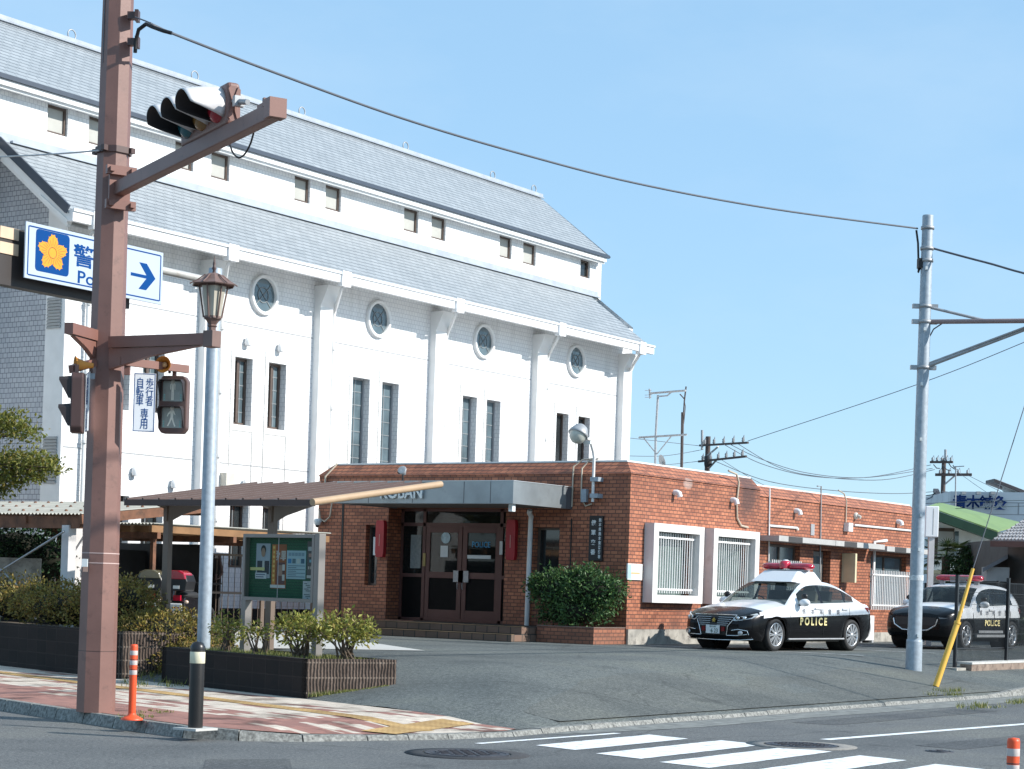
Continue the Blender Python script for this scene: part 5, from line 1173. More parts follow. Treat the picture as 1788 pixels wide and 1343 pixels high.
def interp(tab, x):
    if x <= tab[0][0]: return tab[0][1]
    for (a, va), (b, vb) in zip(tab, tab[1:]):
        if x <= b:
            t = (x-a)/(b-a); i = tab.index((a, va)); 
            # Catmull-Rom tangents
            p0 = tab[i-1] if i > 0 else (a-(b-a), va-(vb-va)*.6); p3 = tab[i+2] if i+2 < len(tab) else (b+(b-a), vb+(vb-va)*.6)
            m0 = (vb-p0[1])/(b-p0[0])*(b-a); m1 = (p3[1]-va)/(p3[0]-a)*(b-a)
            t2, t3 = t*t, t*t*t
            return va*(2*t3-3*t2+1)+m0*(t3-2*t2+t)+vb*(-2*t3+3*t2)+m1*(t3-t2)
    return tab[-1][1]
def grid_parts(vs, rows, cols, assign):
    parts = {}
    for i in range(rows-1):
        for j in range(cols-1):
            q = (i*cols+j, (i+1)*cols+j, (i+1)*cols+j+1, i*cols+j+1)
            a, b, c, d = (V3(vs[k]) for k in q)
            if (c-a).cross(d-b).length < 1e-5: continue
            k = assign(i, j)
            if k is None: continue
            mb, mp = parts.setdefault(k, (MB(), {}))
            idx = []
            for t in q:
                if t not in mp: mp[t] = len(mb.v); mb.v.append(V3(vs[t]))
                idx.append(mp[t])
            mb.f.append(tuple(idx)); mb.sm.append(True)
    return parts
def wheel(root, x, y, r, side, w=.22, spokes=10, twin=True, rimk=.72):
    t = None
    mb = MB(); ri = r*rimk
    mb.lathe([(ri, -w/2), (r*.93, -w/2), (r*.985, -w/2+.03), (r, -w/2+.06), (r, w/2-.06), (r*.985, w/2-.03), (r*.93, w/2), (ri, w/2), (ri, -w/2)], (x, y, r), 36, (0, side, 0)); tw = mb.build('wheel', m_tyre, root)
    mb = MB(); o = V3((x, y, r)); A = V3((0, side, 0))
    mb.lathe([(ri, w/2-.004), (ri*.97, w/2+.006), (ri*.9, w/2-.01), (ri*.86, w/2-.06), (ri*.84, -.02)], o, 36, A)
    for k in range(spokes):
        a = 2*math.pi*k/spokes
        for dd in ((-.09, .09) if twin else (0,)):
            a2 = a+dd*1.2; u = V3((math.cos(a), 0, math.sin(a))); u2 = V3((math.cos(a2), 0, math.sin(a2)))
            p = o+u*ri*.16+A*(w/2-.012); q = o+u2*ri*.92+A*(w/2-.014)
            mb.beam(p, q, .022 if twin else .06, .025, A)
    mb.lathe([(ri*.24, w/2-.03), (ri*.22, w/2), (ri*.1, w/2+.006), (.001, w/2+.006)], o, 18, A); mb.build('rim', m_rim, tw)
    mb = MB(); mb.lathe([(ri*.84, -.02), (.001, -.02)], o, 24, A); mb.lathe([(ri*.5, 0), (.001, .005)], o, 20, A); mb.build('brake_disc', m_grl, tw)
def car(name, label, loc, rz, P):
    T = thing(name, label, 'police car', loc, rz)
    L, xf, xr, rw = P['L'], P['xf'], P['xr'], P['rw']; R = rw+.055
    base = sorted(set([0, .02, .05, .1, .16, .24, .34]+[round(.4+.07*i, 3) for i in range(int((L-.75)/.07)+1)]+[L-.34, L-.24, L-.16, L-.1, L-.05, L-.02, L]+[round(xw+R*math.cos(rad(a)), 4) for xw in (xf, xr) for a in range(0, 181, 10)]))
    base = [x for x in base if 0 <= x <= L]
    xs = [base[0]]
    for x in base[1:]:
        if x-xs[-1] > .006: xs.append(x)
    def bottom(x):
        z = P['sill'](x)
        for xw in (xf, xr):
            if abs(x-xw) < R: z = max(z, rw+math.sqrt(max(0, R*R-(x-xw)**2)))
        return z
    def section(x):
        wb = interp(P['hw'], x); zd = interp(P['deck'], x); zs = interp(P['shoulder'], x); zl = interp(P['line'], x); zb = bottom(x); inarch = any(abs(x-xw) < R for xw in (xf, xr))
        pr = [(wb*(.93 if not inarch else .985), zb), (wb*.985, min(zb+.07, zl-.05)), (wb*1.0, zb+(zl-zb)*.45), (wb*1.002, zb+(zl-zb)*.8), (wb*.998, zl), (wb*.988, zl+(zs-zl)*.5), (wb*.972, zs-.02), (wb*.945, zs+.012)]
        wd = wb*.945
        dk = zd-zs
        for k, f in ((.82, .35), (.62, .72), (.38, .92), (.0, 1.0)): pr.append((wd*k, zs+.012+dk*f))
        out = []
        for y, z in pr:
            xx = x
            if x < P['noseL']: xx = x+interp(P['nose'], z)*(1-x/P['noseL'])
            if x > L-P['tailL']: xx = x-interp(P['tail'], z)*(1-(L-x)/P['tailL'])
            out.append((xx, y, z))
        return out
    half = [section(x) for x in xs]; nr = len(half[0])
    rows = []
    for h in half: rows.append([(x, -y, z) for x, y, z in h]+[(x, y, z) for x, y, z in reversed(h[:-1])])
    C = len(rows[0]); vs = [p for r in rows for p in r]
    blk = P['black']
    def assign(i, j):
        k = j if j < nr-1 else C-2-j
        x = (xs[i]+xs[i+1])/2
        if k < 4: return 'body'
        if blk(x, k): return 'body'
        if k >= 7 and x < P['cowl']+.1: return 'hood'
        if k >= 7 and x > P['deck1']-.1: return 'boot_lid'
        return 'upper_body'
    pr = grid_parts(vs, len(rows), C, assign)
    for r, nm in ((rows[0], 'front'), (rows[-1], 'rear')):
        mb, mp = pr['body']; n0 = len(mb.v); mb.v += [V3(p) for p in r]; 
        m_ = len(r)
        for i in range(m_//2): 
            q = (n0+i, n0+i+1, n0+m_-2-i, n0+m_-1-i)
            if len(set(q)) == 4: mb.f.append(q); mb.sm.append(False)
    bodyo = None
    for k in ('body', 'upper_body', 'hood', 'boot_lid'):
        if k in pr: o = pr[k][0].build(k, m_cb if k == 'body' else m_cw, T); bodyo = bodyo or o
    # greenhouse
    G = P['green']; x0, x1 = G['x0'], G['x1']; gx = sorted(set([round(x0+(x1-x0)*i/40, 4) for i in range(41)]+list(G['pillars'])))
    rows = []
    for x in gx:
        zb = interp(P['shoulder'], x)+.0; wg = interp(P['hw'], x)*G['wk']; zt = max(zb+.004, interp(G['top'], x)); hh = zt-zb; wc = wg-hh*G['tumble']
        if x > x1-.9: wg -= 0; 
        h = [(wg, zb-.02), (wg-.005, zb+min(.035, hh*.3)), (wg-(wg-wc)*.5, zb+hh*.5), (wg-(wg-wc)*.88, zb+hh*.88), (wc-.012, zt-.004), (wc*.93, zt+.018*min(1, hh*3)), (wc*.6, zt+.045*min(1, hh*3)), (0, zt+.058*min(1, hh*3))]
        rows.append([(x, -y, z) for y, z in h]+[(x, y, z) for y, z in reversed(h[:-1])])
    C = len(rows[0]); vs = [p for r in rows for p in r]; nr = 8
    def assign(i, j):
        k = j if j < nr-1 else C-2-j; x = (gx[i]+gx[i+1])/2; sd = 'r' if j < nr-1 else 'l'
        hh = interp(G['top'], x)-interp(P['shoulder'], x)
        if k in (1, 2):
            for n_, (a, b) in enumerate(G['side']):
                if a < x < b: return ('side_window', sd, n_)
            return ('pillar', sd) if G['side'][0][0] < x < G['side'][-1][1] else 'roof'
        if k == 3 and False: return None
        if k >= 5:
            if x < G['ws']: return 'windscreen'
            if x > G['rg']: return 'rear_window'
        return 'roof'
    for k, (mb, mp) in grid_parts(vs, len(rows), C, assign).items():
        nm = k if isinstance(k, str) else k[0]
        mb.build(nm, m_cg if nm in ('windscreen', 'rear_window', 'side_window') else (m_cb if nm == 'pillar' else (m_cw if nm == 'roof' else m_cw)), T)
    # underside and wheel wells
    mb = MB(); mb.box(.35, L-.35, -.70, .70, .19, .30)
    for xw in (xf, xr): mb.lathe([(R*.98, -.80), (R*.98, -.45)], (xw, 0, rw), 24, (0, 1, 0)); mb.lathe([(R*.98, .45), (R*.98, .80)], (xw, 0, rw), 24, (0, 1, 0)); mb.box(xw-R, xw+R, -.5, .5, .3, rw+R-.05)
    mb.build('underbody', m_under, T)
    # interior: dashboard, seats
    zf = interp(P['shoulder'], P['cowl']+.8)
    mb = MB(); mb.box(P['cowl']+.25, P['cowl']+.65, -.66, .66, zf-.30, zf+.02); mb.box(P['cowl']+.3, x1-.5, -.70, .70, .32, .5); mb.build('dashboard', m_int, T)
    for y in (-.36, .36):
        mb = MB(); xs_ = P['cowl']+1.15; mb.obox((xs_+.38, y, zf-.05), (.06, 0, .0), (0, .24, 0), (.08, 0, .36)); mb.obox((xs_+.50, y, zf+.36), (.05, 0, 0), (0, .13, 0), (.02, 0, .10)); mb.build('seat', m_seat if y < 0 else m_int, T, bev=.03)
    mb = MB(); mb.obox((x1-1.05, 0, zf-.02), (.06, 0, 0), (0, .62, 0), (.08, 0, .33)); mb.build('seat', m_int, T, bev=.03)
    mb = MB(); cpt = V3((P['cowl']+.78, .36, zf+.0)); ring = [cpt+V3((.06*math.cos(a), .18*math.sin(a), .17*math.cos(a))) for a in [rad(30*i) for i in range(13)]]; mb.tube(ring, .015, 6, False); mb.build('steering_wheel', m_grl, T)
    for x in (xf, xr):
        for s in (-1, 1): wheel(T, x, s*(interp(P['hw'], x)-.115), rw, s, spokes=P['spokes'], twin=P['twin'], rimk=P.get('rimk', .72))
    # door seams on both sides
    mb = MB()
    for x in P['seams']:
        for s in (-1, 1):
            pts = [section(x)[k] for k in range(1, 8)]; mb.tube([(a, s*(b+.001), c) for a, b, c in pts], .0045, 4, False)
    mb.build('door_seam', m_grl, T)
    for x in P['handles']:
        for s in (-1, 1):
            y = interp(P['hw'], x)*.985; mb = MB(); mb.obox((x, s*(y+.022), P['hz']), (.11, 0, 0), (0, .012, 0), (0, 0, .018)); mb.obox((x, s*(y+.005), P['hz']), (.09, 0, 0), (0, .012, 0), (0, 0, .03)); mb.build('door_handle', m_cw, T, bev=.008)
    # mirrors
    for s in (-1, 1):
        c = V3((P['mir'][0], s*(interp(P['hw'], P['mir'][0])+.10), P['mir'][1])); mb = MB(); mb.ell(c, .09, .125, .08, 14, 8); mb.build('mirror', m_cw, T)
        mb = MB(); mb.ell(c+V3((.045, -s*.04, .13)), .05, .075, .065, 12, 8); mb.tube([c+V3((.03, -s*.04, .05)), c+V3((.04, -s*.04, .1))], .02, 6); mb.tube([c+V3((0, 0, -.04)), c+V3((.0, -s*.13, -.05))], .025, 6); mb.build('mirror', m_grl, T)
    # front details: placed on the nose line
    nz = lambda z: interp(P['nose'], z)
    return T, section, nz, bodyo
# ---- sedan
SD = dict(L=4.95, xf=.93, xr=3.86, rw=.335, noseL=1.0, tailL=.8, spokes=10, twin=True,
    sill=lambda x: .19+.05*max(0, (.5-x)/.5)+.07*max(0, (x-4.4)/.55),
    hw=[(0,.60),(.06,.70),(.16,.78),(.34,.845),(.7,.885),(1.2,.895),(2.5,.905),(3.8,.90),(4.4,.865),(4.72,.80),(4.88,.72),(4.95,.64)],
    deck=[(0,.70),(.1,.765),(.3,.83),(.7,.91),(1.2,.985),(1.6,1.03),(2.2,1.04),(3.9,1.06),(4.35,1.07),(4.8,1.05),(4.95,1.0)],
    shoulder=[(0,.66),(.1,.70),(.3,.76),(.7,.83),(1.2,.90),(1.8,.935),(2.6,.955),(3.4,.98),(4.0,1.0),(4.5,.99),(4.8,.95),(4.95,.90)],
    line=[(0,.60),(.3,.64),(.7,.68),(1.2,.69),(2.5,.725),(3.8,.765),(4.95,.80)],
    nose=[(.15,.10),(.3,.02),(.45,.0),(.6,.03),(.75,.12),(.95,.3)], tail=[(.2,.10),(.5,.0),(.8,.02),(1.0,.10),(1.1,.16)],
    cowl=1.30, deck1=4.25, black=lambda x, k: (x < .34) or (k == 4 and x < .5) or (k >= 7 and x < .46),
    green=dict(x0=1.33, x1=4.40, wk=.955, tumble=.40, ws=2.16, rg=3.62, pillars=(1.75,2.62,2.72,3.55,3.6),
        top=[(1.33,.925),(1.6,1.09),(1.9,1.26),(2.2,1.385),(2.5,1.425),(2.85,1.43),(3.2,1.405),(3.55,1.325),(3.9,1.19),(4.2,1.06),(4.40,.99)], side=[(1.78,2.62),(2.72,3.55),(3.6,3.92)]),
    seams=(1.42, 2.68, 3.72), handles=(2.45, 3.52), hz=.885, mir=(1.78, 1.0))
SL_ = onZ(1351, 1137, ZL+.004)
RZ = rad(-6.5)
cs, sn_ = math.cos(RZ), math.sin(RZ)
# front wheel contact on the near side (local x=.93,y=-.78)
def placecar(P, fw): 
    x, y = P['xf'], -(interp(P['hw'], P['xf'])-.05); return V3((fw.x-(x*cs-y*sn_), fw.y-(x*sn_+y*cs), ZL+.004))
T, sec, nz, body = car('police_sedan', 'black and white police sedan parked nose out beside the brick wall', placecar(SD, SL_), RZ, SD)
def frontpoly(pts, nm, m, par, e=.012, t=.012, yo=0):
    """flat outline in (y,z) following the nose line"""
    mb = MB(); n = len(pts); a = []; b = []
    for y, z in pts:
        # follow the plan curvature of the nose: find x where the half width reaches |y|
        xb = 0
        if abs(y) > .60:
            while xb < .5 and interp(SDP['hw'], xb) < abs(y): xb += .01
        x = xb+interp(SDP['nose'], z)*(1-min(1, xb/SDP['noseL']))
        a.append(V3((x-e, y, z))); b.append(V3((x-e+t+.03, y, z)))
    tri = tessellate_polygon([[V3((y, z, 0)) for y, z in pts]])
    mb.add(a+b, [tuple(q) for q in tri]+[(i, (i+1) % n, n+(i+1) % n, n+i) for i in range(n)]); return mb.build(nm, m, par)
SDP = SD
gr = [(-.50,.705),(.50,.705),(.34,.48),(.30,.30),(-.30,.30),(-.34,.48)]
g = frontpoly(gr, 'grille', m_grl, T)
def frontline(pts, nm, m, par, r=.012, e=.02, close=False):
    q = []
    for y, z in pts+(pts[:1] if close else []):
        xb = 0
        while xb < .6 and interp(SDP['hw'], xb) < abs(y): xb += .005
        q.append((xb+interp(SDP['nose'], z)*(1-min(1, xb/SDP['noseL']))-e, y, z))
    mb = MB(); mb.tube(q, r, 6, not close); return mb.build(nm, m, par)
frontline([(-.51,.71),(.51,.71),(.35,.485),(.31,.30)], 'grille_trim', m_chr, g, .011); frontline([(-.51,.71),(-.35,.485),(-.31,.30)], 'grille_trim', m_chr, g, .011)
for z in (.66, .62, .58, .54, .50): w = .30+.16*(z-.48)/.2; frontline([(-w, z), (-.09, z)], 'grille_bar', m_chr, g, .006, .022); frontline([(.09, z), (w, z)], 'grille_bar', m_chr, g, .006, .022)
mb = MB(); fe_ = []
for i in range(40):
    a = 2*math.pi*i/40+math.pi/2; p5 = abs(((a-math.pi/2)*5/(2*math.pi)) % 1-.5)*2; fe_.append((.045*math.cos(a)*(.6+.4*p5), .045*math.sin(a)*(.6+.4*p5)))
mb.prism(fe_, (nz(.60)-.045, 0, .595), (0,-1,0), (0,0,1), (.02,0,0)); mb.build('front_emblem', plain('gold emblem', (.5,.36,.08), .3, .6), g)
pl_ = MB(); pl_.obox((nz(.40)-.035, .0, .41), (.006, 0, 0), (0, .165, 0), (0, 0, .083)); plt = pl_.build('licence_plate', m_plate, T)
text('lettering', '·6 23', m_pgreen, plt, (nz(.40)-.043, -.03, .385), (0,-1,0), (0,0,1), w=.19, h=.085, ext=.001, bold=.01)
text('lettering', '熊本 800', m_pgreen, plt, (nz(.40)-.043, 0, .465), (0,-1,0), (0,0,1), w=.15, h=.038, ext=.001)
for s in (-1, 1):
    mb = MB(); mb.obox((nz(.42)-.02, s*.235, .42), (.01, 0, 0), (0, .04, 0), (0, 0, .045)); mb.build('front_flasher', m_tail, T)
def quadlamp(pts, nm, m, off=.008):
    mb = MB(); n = len(pts); mb.add([V3(p)+V3((-off*.6, math.copysign(off, p[1]), off*.4)) for p in pts], [tuple(range(n))], True); return mb
for s in (-1, 1):
    # headlight: swept patch between nose and fender
    pts = []
    for y, z in ((.42,.665),(.60,.685),(.74,.72),(.81,.755),(.83,.72),(.775,.64),(.66,.60),(.50,.585)): pts.append((s*y, z))
    h = frontpoly(pts, 'headlight', m_lamp, T, .018)
    frontline([(s*.46,.60),(s*.62,.61),(s*.78,.65)], 'lamp_trim', m_chr, h, .008, .022)
    for y in (.56, .68):
        xb = 0
        while xb < .6 and interp(SD['hw'], xb) < y: xb += .005
        mb = MB(); mb.lathe([(.035, 0), (.03, .012), (.001, .018)], (xb+nz(.65)-.024, s*y, .65), 12, (-1, s*.5, .1)); mb.build('lamp_lens', m_chr, h)
    frontline([(s*.32,.295),(s*.55,.30),(s*.74,.33)], 'bumper_trim', m_chr, T, .010, .014); frontline([(s*.44,.40),(s*.60,.425),(s*.745,.40),(s*.76,.32)], 'bumper_trim', m_chr, T, .010, .014)
    xb = 0
    while xb < .6 and interp(SD['hw'], xb) < .63: xb += .005
    mb = MB(); mb.lathe([(.05, 0), (.045, .008), (.001, .012)], (xb+nz(.35)-.006, s*.63, .352), 16, (-1, s*.4, 0)); mb.build('fog_light', m_lamp, T)
frontline([(-.80,.235),(-.6,.21),(0,.20),(.6,.21),(.80,.235)], 'lower_trim', m_chr, T, .012, .012)
for s in (-1, 1):
    # rear lamp wrapping the corner
    pts = []
    for x, z in ((4.42,.935),(4.62,.93),(4.80,.90),(4.86,.78),(4.78,.70),(4.68,.76)): pts.append((x-interp(SD['tail'], z)*(1-(SD['L']-x)/.8), s*(interp(SD['hw'], x)*.99+.006), z))
    mb = MB(); mb.add(pts, [tuple(range(6))]); mb.build('tail_light', m_tail, T)
    mb = MB(); mb.tube([(1.35, s*.905, .245), (3.5, s*.905, .255)], .02, 6); mb.build('sill_trim', m_chr if False else m_galvd, T)
    u = V3((-s*-1, 0, 0)); u = V3((1, 0, 0)) if s < 0 else V3((-1, 0, 0))
    text('lettering', 'P O L I C E', m_gold, T, (2.28, s*.917, .615), u, (0,0,1), w=1.02, h=.165, ext=.003, bold=.03)
    for i, ch in enumerate('熊本県警察'): text('lettering', ch, plain('faint grey lettering', (.22,.23,.26), .5), T, (1.93+.33*i if s < 0 else 3.25-.33*i, s*.908, .825), u, (0,0,1), h=.115, ext=.002)
# raised roof box with red light bar
mb = MB(); zr = 1.455
mb.add([(2.02,-.52,zr-.03),(3.25,-.52,zr-.05),(3.25,.52,zr-.05),(2.02,.52,zr-.03),(2.38,-.43,zr+.20),(3.02,-.43,zr+.20),(3.02,.43,zr+.20),(2.38,.43,zr+.20)], [(0,1,5,4),(1,2,6,5),(2,3,7,6),(3,0,4,7),(4,5,6,7)]); rb = mb.build('roof_box', m_cw, T, bev=.03, seg=3)
mb = MB(); mb.box(2.55, 2.8, -.45, .45, zr+.20, zr+.235)
for s in (-1, 1): mb.tube([(2.2, s*.49, zr+.02), (2.24, s*.5, zr+.05), (2.3, s*.49, zr+.02)], .01, 5)
mb.build('bar_mount', m_galvd, rb)
mb = MB()
for y0, y1 in ((-.62,-.02),(.10,.62)):
    prof = [(.001, y0), (.05, y0+.01), (.085, y0+.06), (.10, y0+.14), (.10, y1-.08), (.085, y1-.02), (.001, y1)]
    vs_ = len(mb.v); mb.lathe(prof, (2.68, 0, zr+.30), 16, (0, 1, 0))
mb.lathe([(.11, 0), (.115, .14), (.09, .21), (.001, .23)], (2.62, .04, zr+.24), 18)
for i, p in enumerate(mb.v): p.z = zr+.30+(p.z-zr-.30)*.75; p.x = 2.68+(p.x-2.68)*1.25
lb_ = mb.build('light_bar', m_redl, T)
mb = MB(); mb.lathe([(.07, .0), (.05, .03), (.001, .035)], (2.62, .04, zr+.41), 14); mb.build('siren_cap', m_paper, lb_)

# ---- compact SUV
SV = dict(L=4.40, xf=.88, xr=3.53, rw=.345, noseL=.9, tailL=.8, spokes=5, twin=True, rimk=.70,
    sill=lambda x: .26+.04*max(0, (.5-x)/.5)+.10*max(0, (x-3.9)/.5),
    hw=[(0,.62),(.06,.72),(.16,.80),(.34,.86),(.7,.895),(1.2,.90),(2.4,.905),(3.4,.90),(3.9,.86),(4.2,.79),(4.34,.71),(4.4,.64)],
    deck=[(0,.83),(.1,.91),(.3,.97),(.7,1.04),(1.1,1.08),(1.5,1.10),(2.2,1.11),(3.6,1.13),(4.0,1.12),(4.3,1.08),(4.4,1.0)],
    shoulder=[(0,.78),(.1,.83),(.3,.89),(.7,.955),(1.2,.985),(1.8,1.0),(2.6,1.02),(3.4,1.05),(3.9,1.06),(4.2,1.02),(4.4,.92)],
    line=[(0,.66),(.3,.70),(.7,.735),(1.2,.745),(2.5,.76),(3.5,.77),(4.4,.78)],
    nose=[(.2,.10),(.35,.02),(.5,.0),(.7,.02),(.85,.08),(1.05,.28)], tail=[(.3,.06),(.6,.0),(.9,.04),(1.05,.12),(1.2,.2)],
    cowl=1.15, deck1=3.95, black=lambda x, k: (x < .30) or (k == 4 and x < .45) or (k >= 7 and x < .40),
    green=dict(x0=1.18, x1=4.15, wk=.955, tumble=.36, ws=1.92, rg=3.68, pillars=(1.55,2.35,2.45,3.25,3.3),
        top=[(1.18,1.0),(1.45,1.18),(1.75,1.36),(2.0,1.46),(2.4,1.515),(2.9,1.52),(3.4,1.485),(3.7,1.42),(3.9,1.28),(4.15,1.06)], side=[(1.58,2.35),(2.45,3.25),(3.32,3.58)]),
    seams=(1.22, 2.40, 3.35), handles=(2.2, 3.15), hz=.945, mir=(1.58, 1.07))
SDP = SV
m_cw_keep = m_cw
pv = pt(1684, 1134, 46.0); pv.z = ZL+.004
RZ = rad(-3.0); cs, sn_ = math.cos(RZ), math.sin(RZ)
T2, sec2, nz2, body2 = car('police_suv', 'black and white police SUV parked behind the mesh fence', placecar(SV, pv), RZ, SV)
g = frontpoly([(-.52,.74),(.52,.74),(.50,.56),(.30,.44),(-.30,.44),(-.50,.56)], 'grille', m_grl, T2)
frontline([(-.56,.70),(-.52,.56),(-.32,.44),(0,.42),(.32,.44),(.52,.56),(.56,.70)], 'grille_trim', m_chr, g, .017)
pl_ = MB(); pl_.obox((nz2(.44)-.05, .0, .40), (.006, 0, 0), (0, .165, 0), (0, 0, .083)); pl_.build('licence_plate', m_plate, T2)
for s in (-1, 1):
    h = frontpoly([(s*.57,.76),(s*.74,.79),(s*.85,.82),(s*.86,.78),(s*.74,.72),(s*.60,.71)], 'headlight', plain('dark headlight', (.06,.065,.07), .1, spec=.7), T2, .014)
    mb = MB(); mb.add([(x, s*(interp(SV['hw'], x)*.99+.008), z) for x, z in ((3.95,1.0),(4.2,.98),(4.32,.9),(4.3,.84),(4.1,.88))], [(0,1,2,3,4)]); mb.build('tail_light', m_tail, T2)
    u = V3((1, 0, 0)) if s < 0 else V3((-1, 0, 0))
    text('lettering', 'POLICE', m_gold, T2, (2.25, s*.918, .64), u, (0,0,1), w=.86, h=.145, ext=.003, bold=.03)
    for i, ch in enumerate('熊本県警察'): text('lettering', ch, MATS['faint grey lettering'], T2, (1.62+.36*i if s < 0 else 3.06-.36*i, s*.912, .885), u, (0,0,1), h=.12, ext=.002)
    mb = MB(); mb.box(1.35, 3.05, s*.915-.02, s*.915+.02, .30, .36); mb.box(1.5, 2.9, s*.912-.012, s*.912+.012, .40, .46); mb.build('sill_trim', m_galvd, T2)
    mb = MB()
mb = MB(); prof = [(.001, -.60), (.06, -.59), (.085, -.54), (.09, -.45), (.09, .45), (.085, .54), (.06, .59), (.001, .60)]
mb.lathe(prof, (2.35, 0, 1.70), 16, (0, 1, 0))
for p in mb.v: p.z = 1.70+(p.z-1.70)*.85; p.x = 2.35+(p.x-2.35)*1.3
lb_ = mb.build('light_bar', m_redl, T2)
mb = MB(); mb.box(2.25, 2.45, -.2, .2, 1.60, 1.66); mb.box(2.3, 2.4, -.5, -.4, 1.54, 1.64); mb.box(2.3, 2.4, .4, .5, 1.54, 1.64); mb.build('bar_mount', m_galvd, lb_)
mb = MB(); mb.box(2.22, 2.235, -.28, .2, 1.665, 1.74); mb.build('bar_plate', m_alu, lb_)

# ---- delivery style motorbikes under the shed
def scooter(loc, rz, label, boxcol, plate, topcol):
    t = thing('motorbike', label, 'motorbike', loc, rz)
    for x in (0, 1.25):
        mb = MB(); ring = [V3((x+.24*math.cos(a), 0, .29+.24*math.sin(a))) for a in [rad(15*i) for i in range(25)]]; mb.tube(ring, .05, 8, False); w = mb.build('wheel', m_tyre, t)
        mb = MB(); mb.lathe([(.06, -.06), (.06, .06)], (x, 0, .29), 10, (0,1,0)); [mb.tube([(x, 0, .29), (x+.22*math.cos(rad(60*k)), 0, .29+.22*math.sin(rad(60*k)))], .012, 5) for k in range(6)]; mb.build('rim', m_alu, w)
    mb = MB(); mb.tube([(1.25,.0,.29),(1.12,0,.7),(1.02,0,1.0)], .03, 8); mb.tube([(1.02,-.33,1.02),(1.04,-.1,1.0),(1.04,.1,1.0),(1.02,.33,1.02)], .018, 6); mb.build('fork', m_grl, t)
    mb = MB(); mb.prism([(-.35,.62),(-.28,.55),(.0,.38),(.35,.36),(.55,.34),(.85,.40),(.98,.62),(1.05,.95),(.98,.98),(.85,.66),(.62,.58),(.45,.70),(-.05,.76),(-.32,.74)], (0,-.13,0), (1,0,0), (0,0,1), (0,.26,0)); mb.build('fairing', plain('black scooter paint', (.012,.012,.014), .2, coat=.5), t, bev=.03)
    mb = MB(); mb.ell((.2, 0, .78), .42, .15, .08, 16, 8); mb.build('saddle', m_tyre, t)
    mb = MB(); mb.prism([(-.22,-.16),(.22,-.16),(.25,.02),(.20,.15),(.12,.19),(-.12,.19),(-.20,.15),(-.25,.02)], (-.52,0,1.02), (0,1,0), (0,0,1), (.44,0,0)); b = mb.build('top_box', m_blackp, t, bev=.04, seg=3)
    mb = MB(); mb.prism([(-.23,.0),(.23,.0),(.19,.12),(.10,.165),(-.10,.165),(-.19,.12)], (-.535,0,1.075), (0,1,0), (0,0,1), (.40,0,0)); mb.build('box_lid', topcol, b, bev=.03, seg=3)
    mb = MB(); mb.obox((-.37,0,.73), (.03,0,0), (0,.07,0), (0,0,.05)); mb.build('tail_light', m_redl, t)
    for s in (-1, 1): mb = MB(); mb.ell((-.34, s*.17, .66), .04, .045, .035, 10, 6); mb.build('indicator', plain('pale indicator', (.6,.45,.35), .2), t)
    mb = MB(); mb.obox((-.42,0,.56), (.006,0,.01), (0,.115,0), (-.02,0,.06)); pl__ = mb.build('licence_plate', plate, t)
    mb = MB(); mb.obox((-.428,0,.55), (.001,0,0), (0,.07,0), (0,0,.012)); mb.build('plate_mark', m_redl, pl__)
    mb = MB(); mb.prism([(-.05,.0),(.05,.0),(.035,-.24),(-.035,-.24)], (-.41,0,.50), (0,1,0), (0,0,1), (.03,0,0)); mb.build('mudguard', m_blackp, t)
    mb = MB(); mb.tube([(-.3,.16,.3),(.5,.17,.3)], .05, 10); mb.build('exhaust', m_galvd, t)
    mb = MB(); mb.box(-.54,-.53,-.1,.02,.9,.96); mb.build('box_mark', m_paper, b)
    return t
q = pt(322, 1062, 36.8); q.z = ZL
scooter(q, rad(22), 'black motorbike with a red lidded top box beside the fence post', None, m_plate, plain('red box lid', (.35,.01,.03), .2, coat=.5))
q = pt(272, 1046, 37.4); q.z = ZL
scooter(q, rad(30), 'black motorbike with a dark top box half behind the canopy post', None, m_plate, plain('olive box lid', (.12,.11,.07), .25, coat=.5))
# ================================================================ PLANTS
def rdir():
    while True:
        v = V3((random.uniform(-1,1), random.uniform(-1,1), random.uniform(-1,1)))
        if .05 < v.length < 1: return v.normalized()
def leaves(mb, c, r, n, size, out=.6, shell=(.55, 1.0), flat=0, asp=.45, lump=None, zmin=-.9, tuft=1):
    """n leaves (tufts of them) through the outer part of a lumpy ellipsoid"""
    c = V3(c); lumps = lump or [(rdir(), random.uniform(.10, .28)) for _ in range(9)]
    i = 0
    while i < n:
        d = rdir()
        if d.z < zmin: continue
        k = random.uniform(*shell)**.6
        b = .86
        for ld, la in lumps: t = d.dot(ld); b += la*max(0, (t-.72)/.28)
        b *= random.uniform(.92, 1.06)
        p = c+V3((d.x*r[0], d.y*r[1], d.z*r[2]))*k*b
        for _ in range(tuft):
            i += 1
            ax = (d*out+rdir()*.9+V3((0,0,.15))).normalized(); s = size*random.uniform(.6, 1.25)
            sd = ax.cross(rdir()).normalized(); q = p+rdir()*size*.8*(tuft > 1)
            nn_ = ax.cross(sd)*s*.12
            mb.v += [q, q+ax*s*.5+sd*s*asp*.5+nn_, q+ax*s, q+ax*s*.5-sd*s*asp*.5+nn_]; n0 = len(mb.v)-4
            mb.f.append((n0, n0+1, n0+2, n0+3)); mb.sm.append(False)
    return mb
def twigs(c, base, n, r, rad0):
    mb = MB()
    for _ in range(n):
        d = rdir(); d.z = abs(d.z); e = V3(c)+V3((d.x*r[0], d.y*r[1], d.z*r[2]))*random.uniform(.5, .9); b = V3(base)+V3((random.uniform(-.1,.1), random.uniform(-.1,.1), 0)); m_ = (b+e)/2+rdir()*.08
        mb.tube([b, m_, e], [rad0, rad0*.7, rad0*.3], 5, False)
    return mb
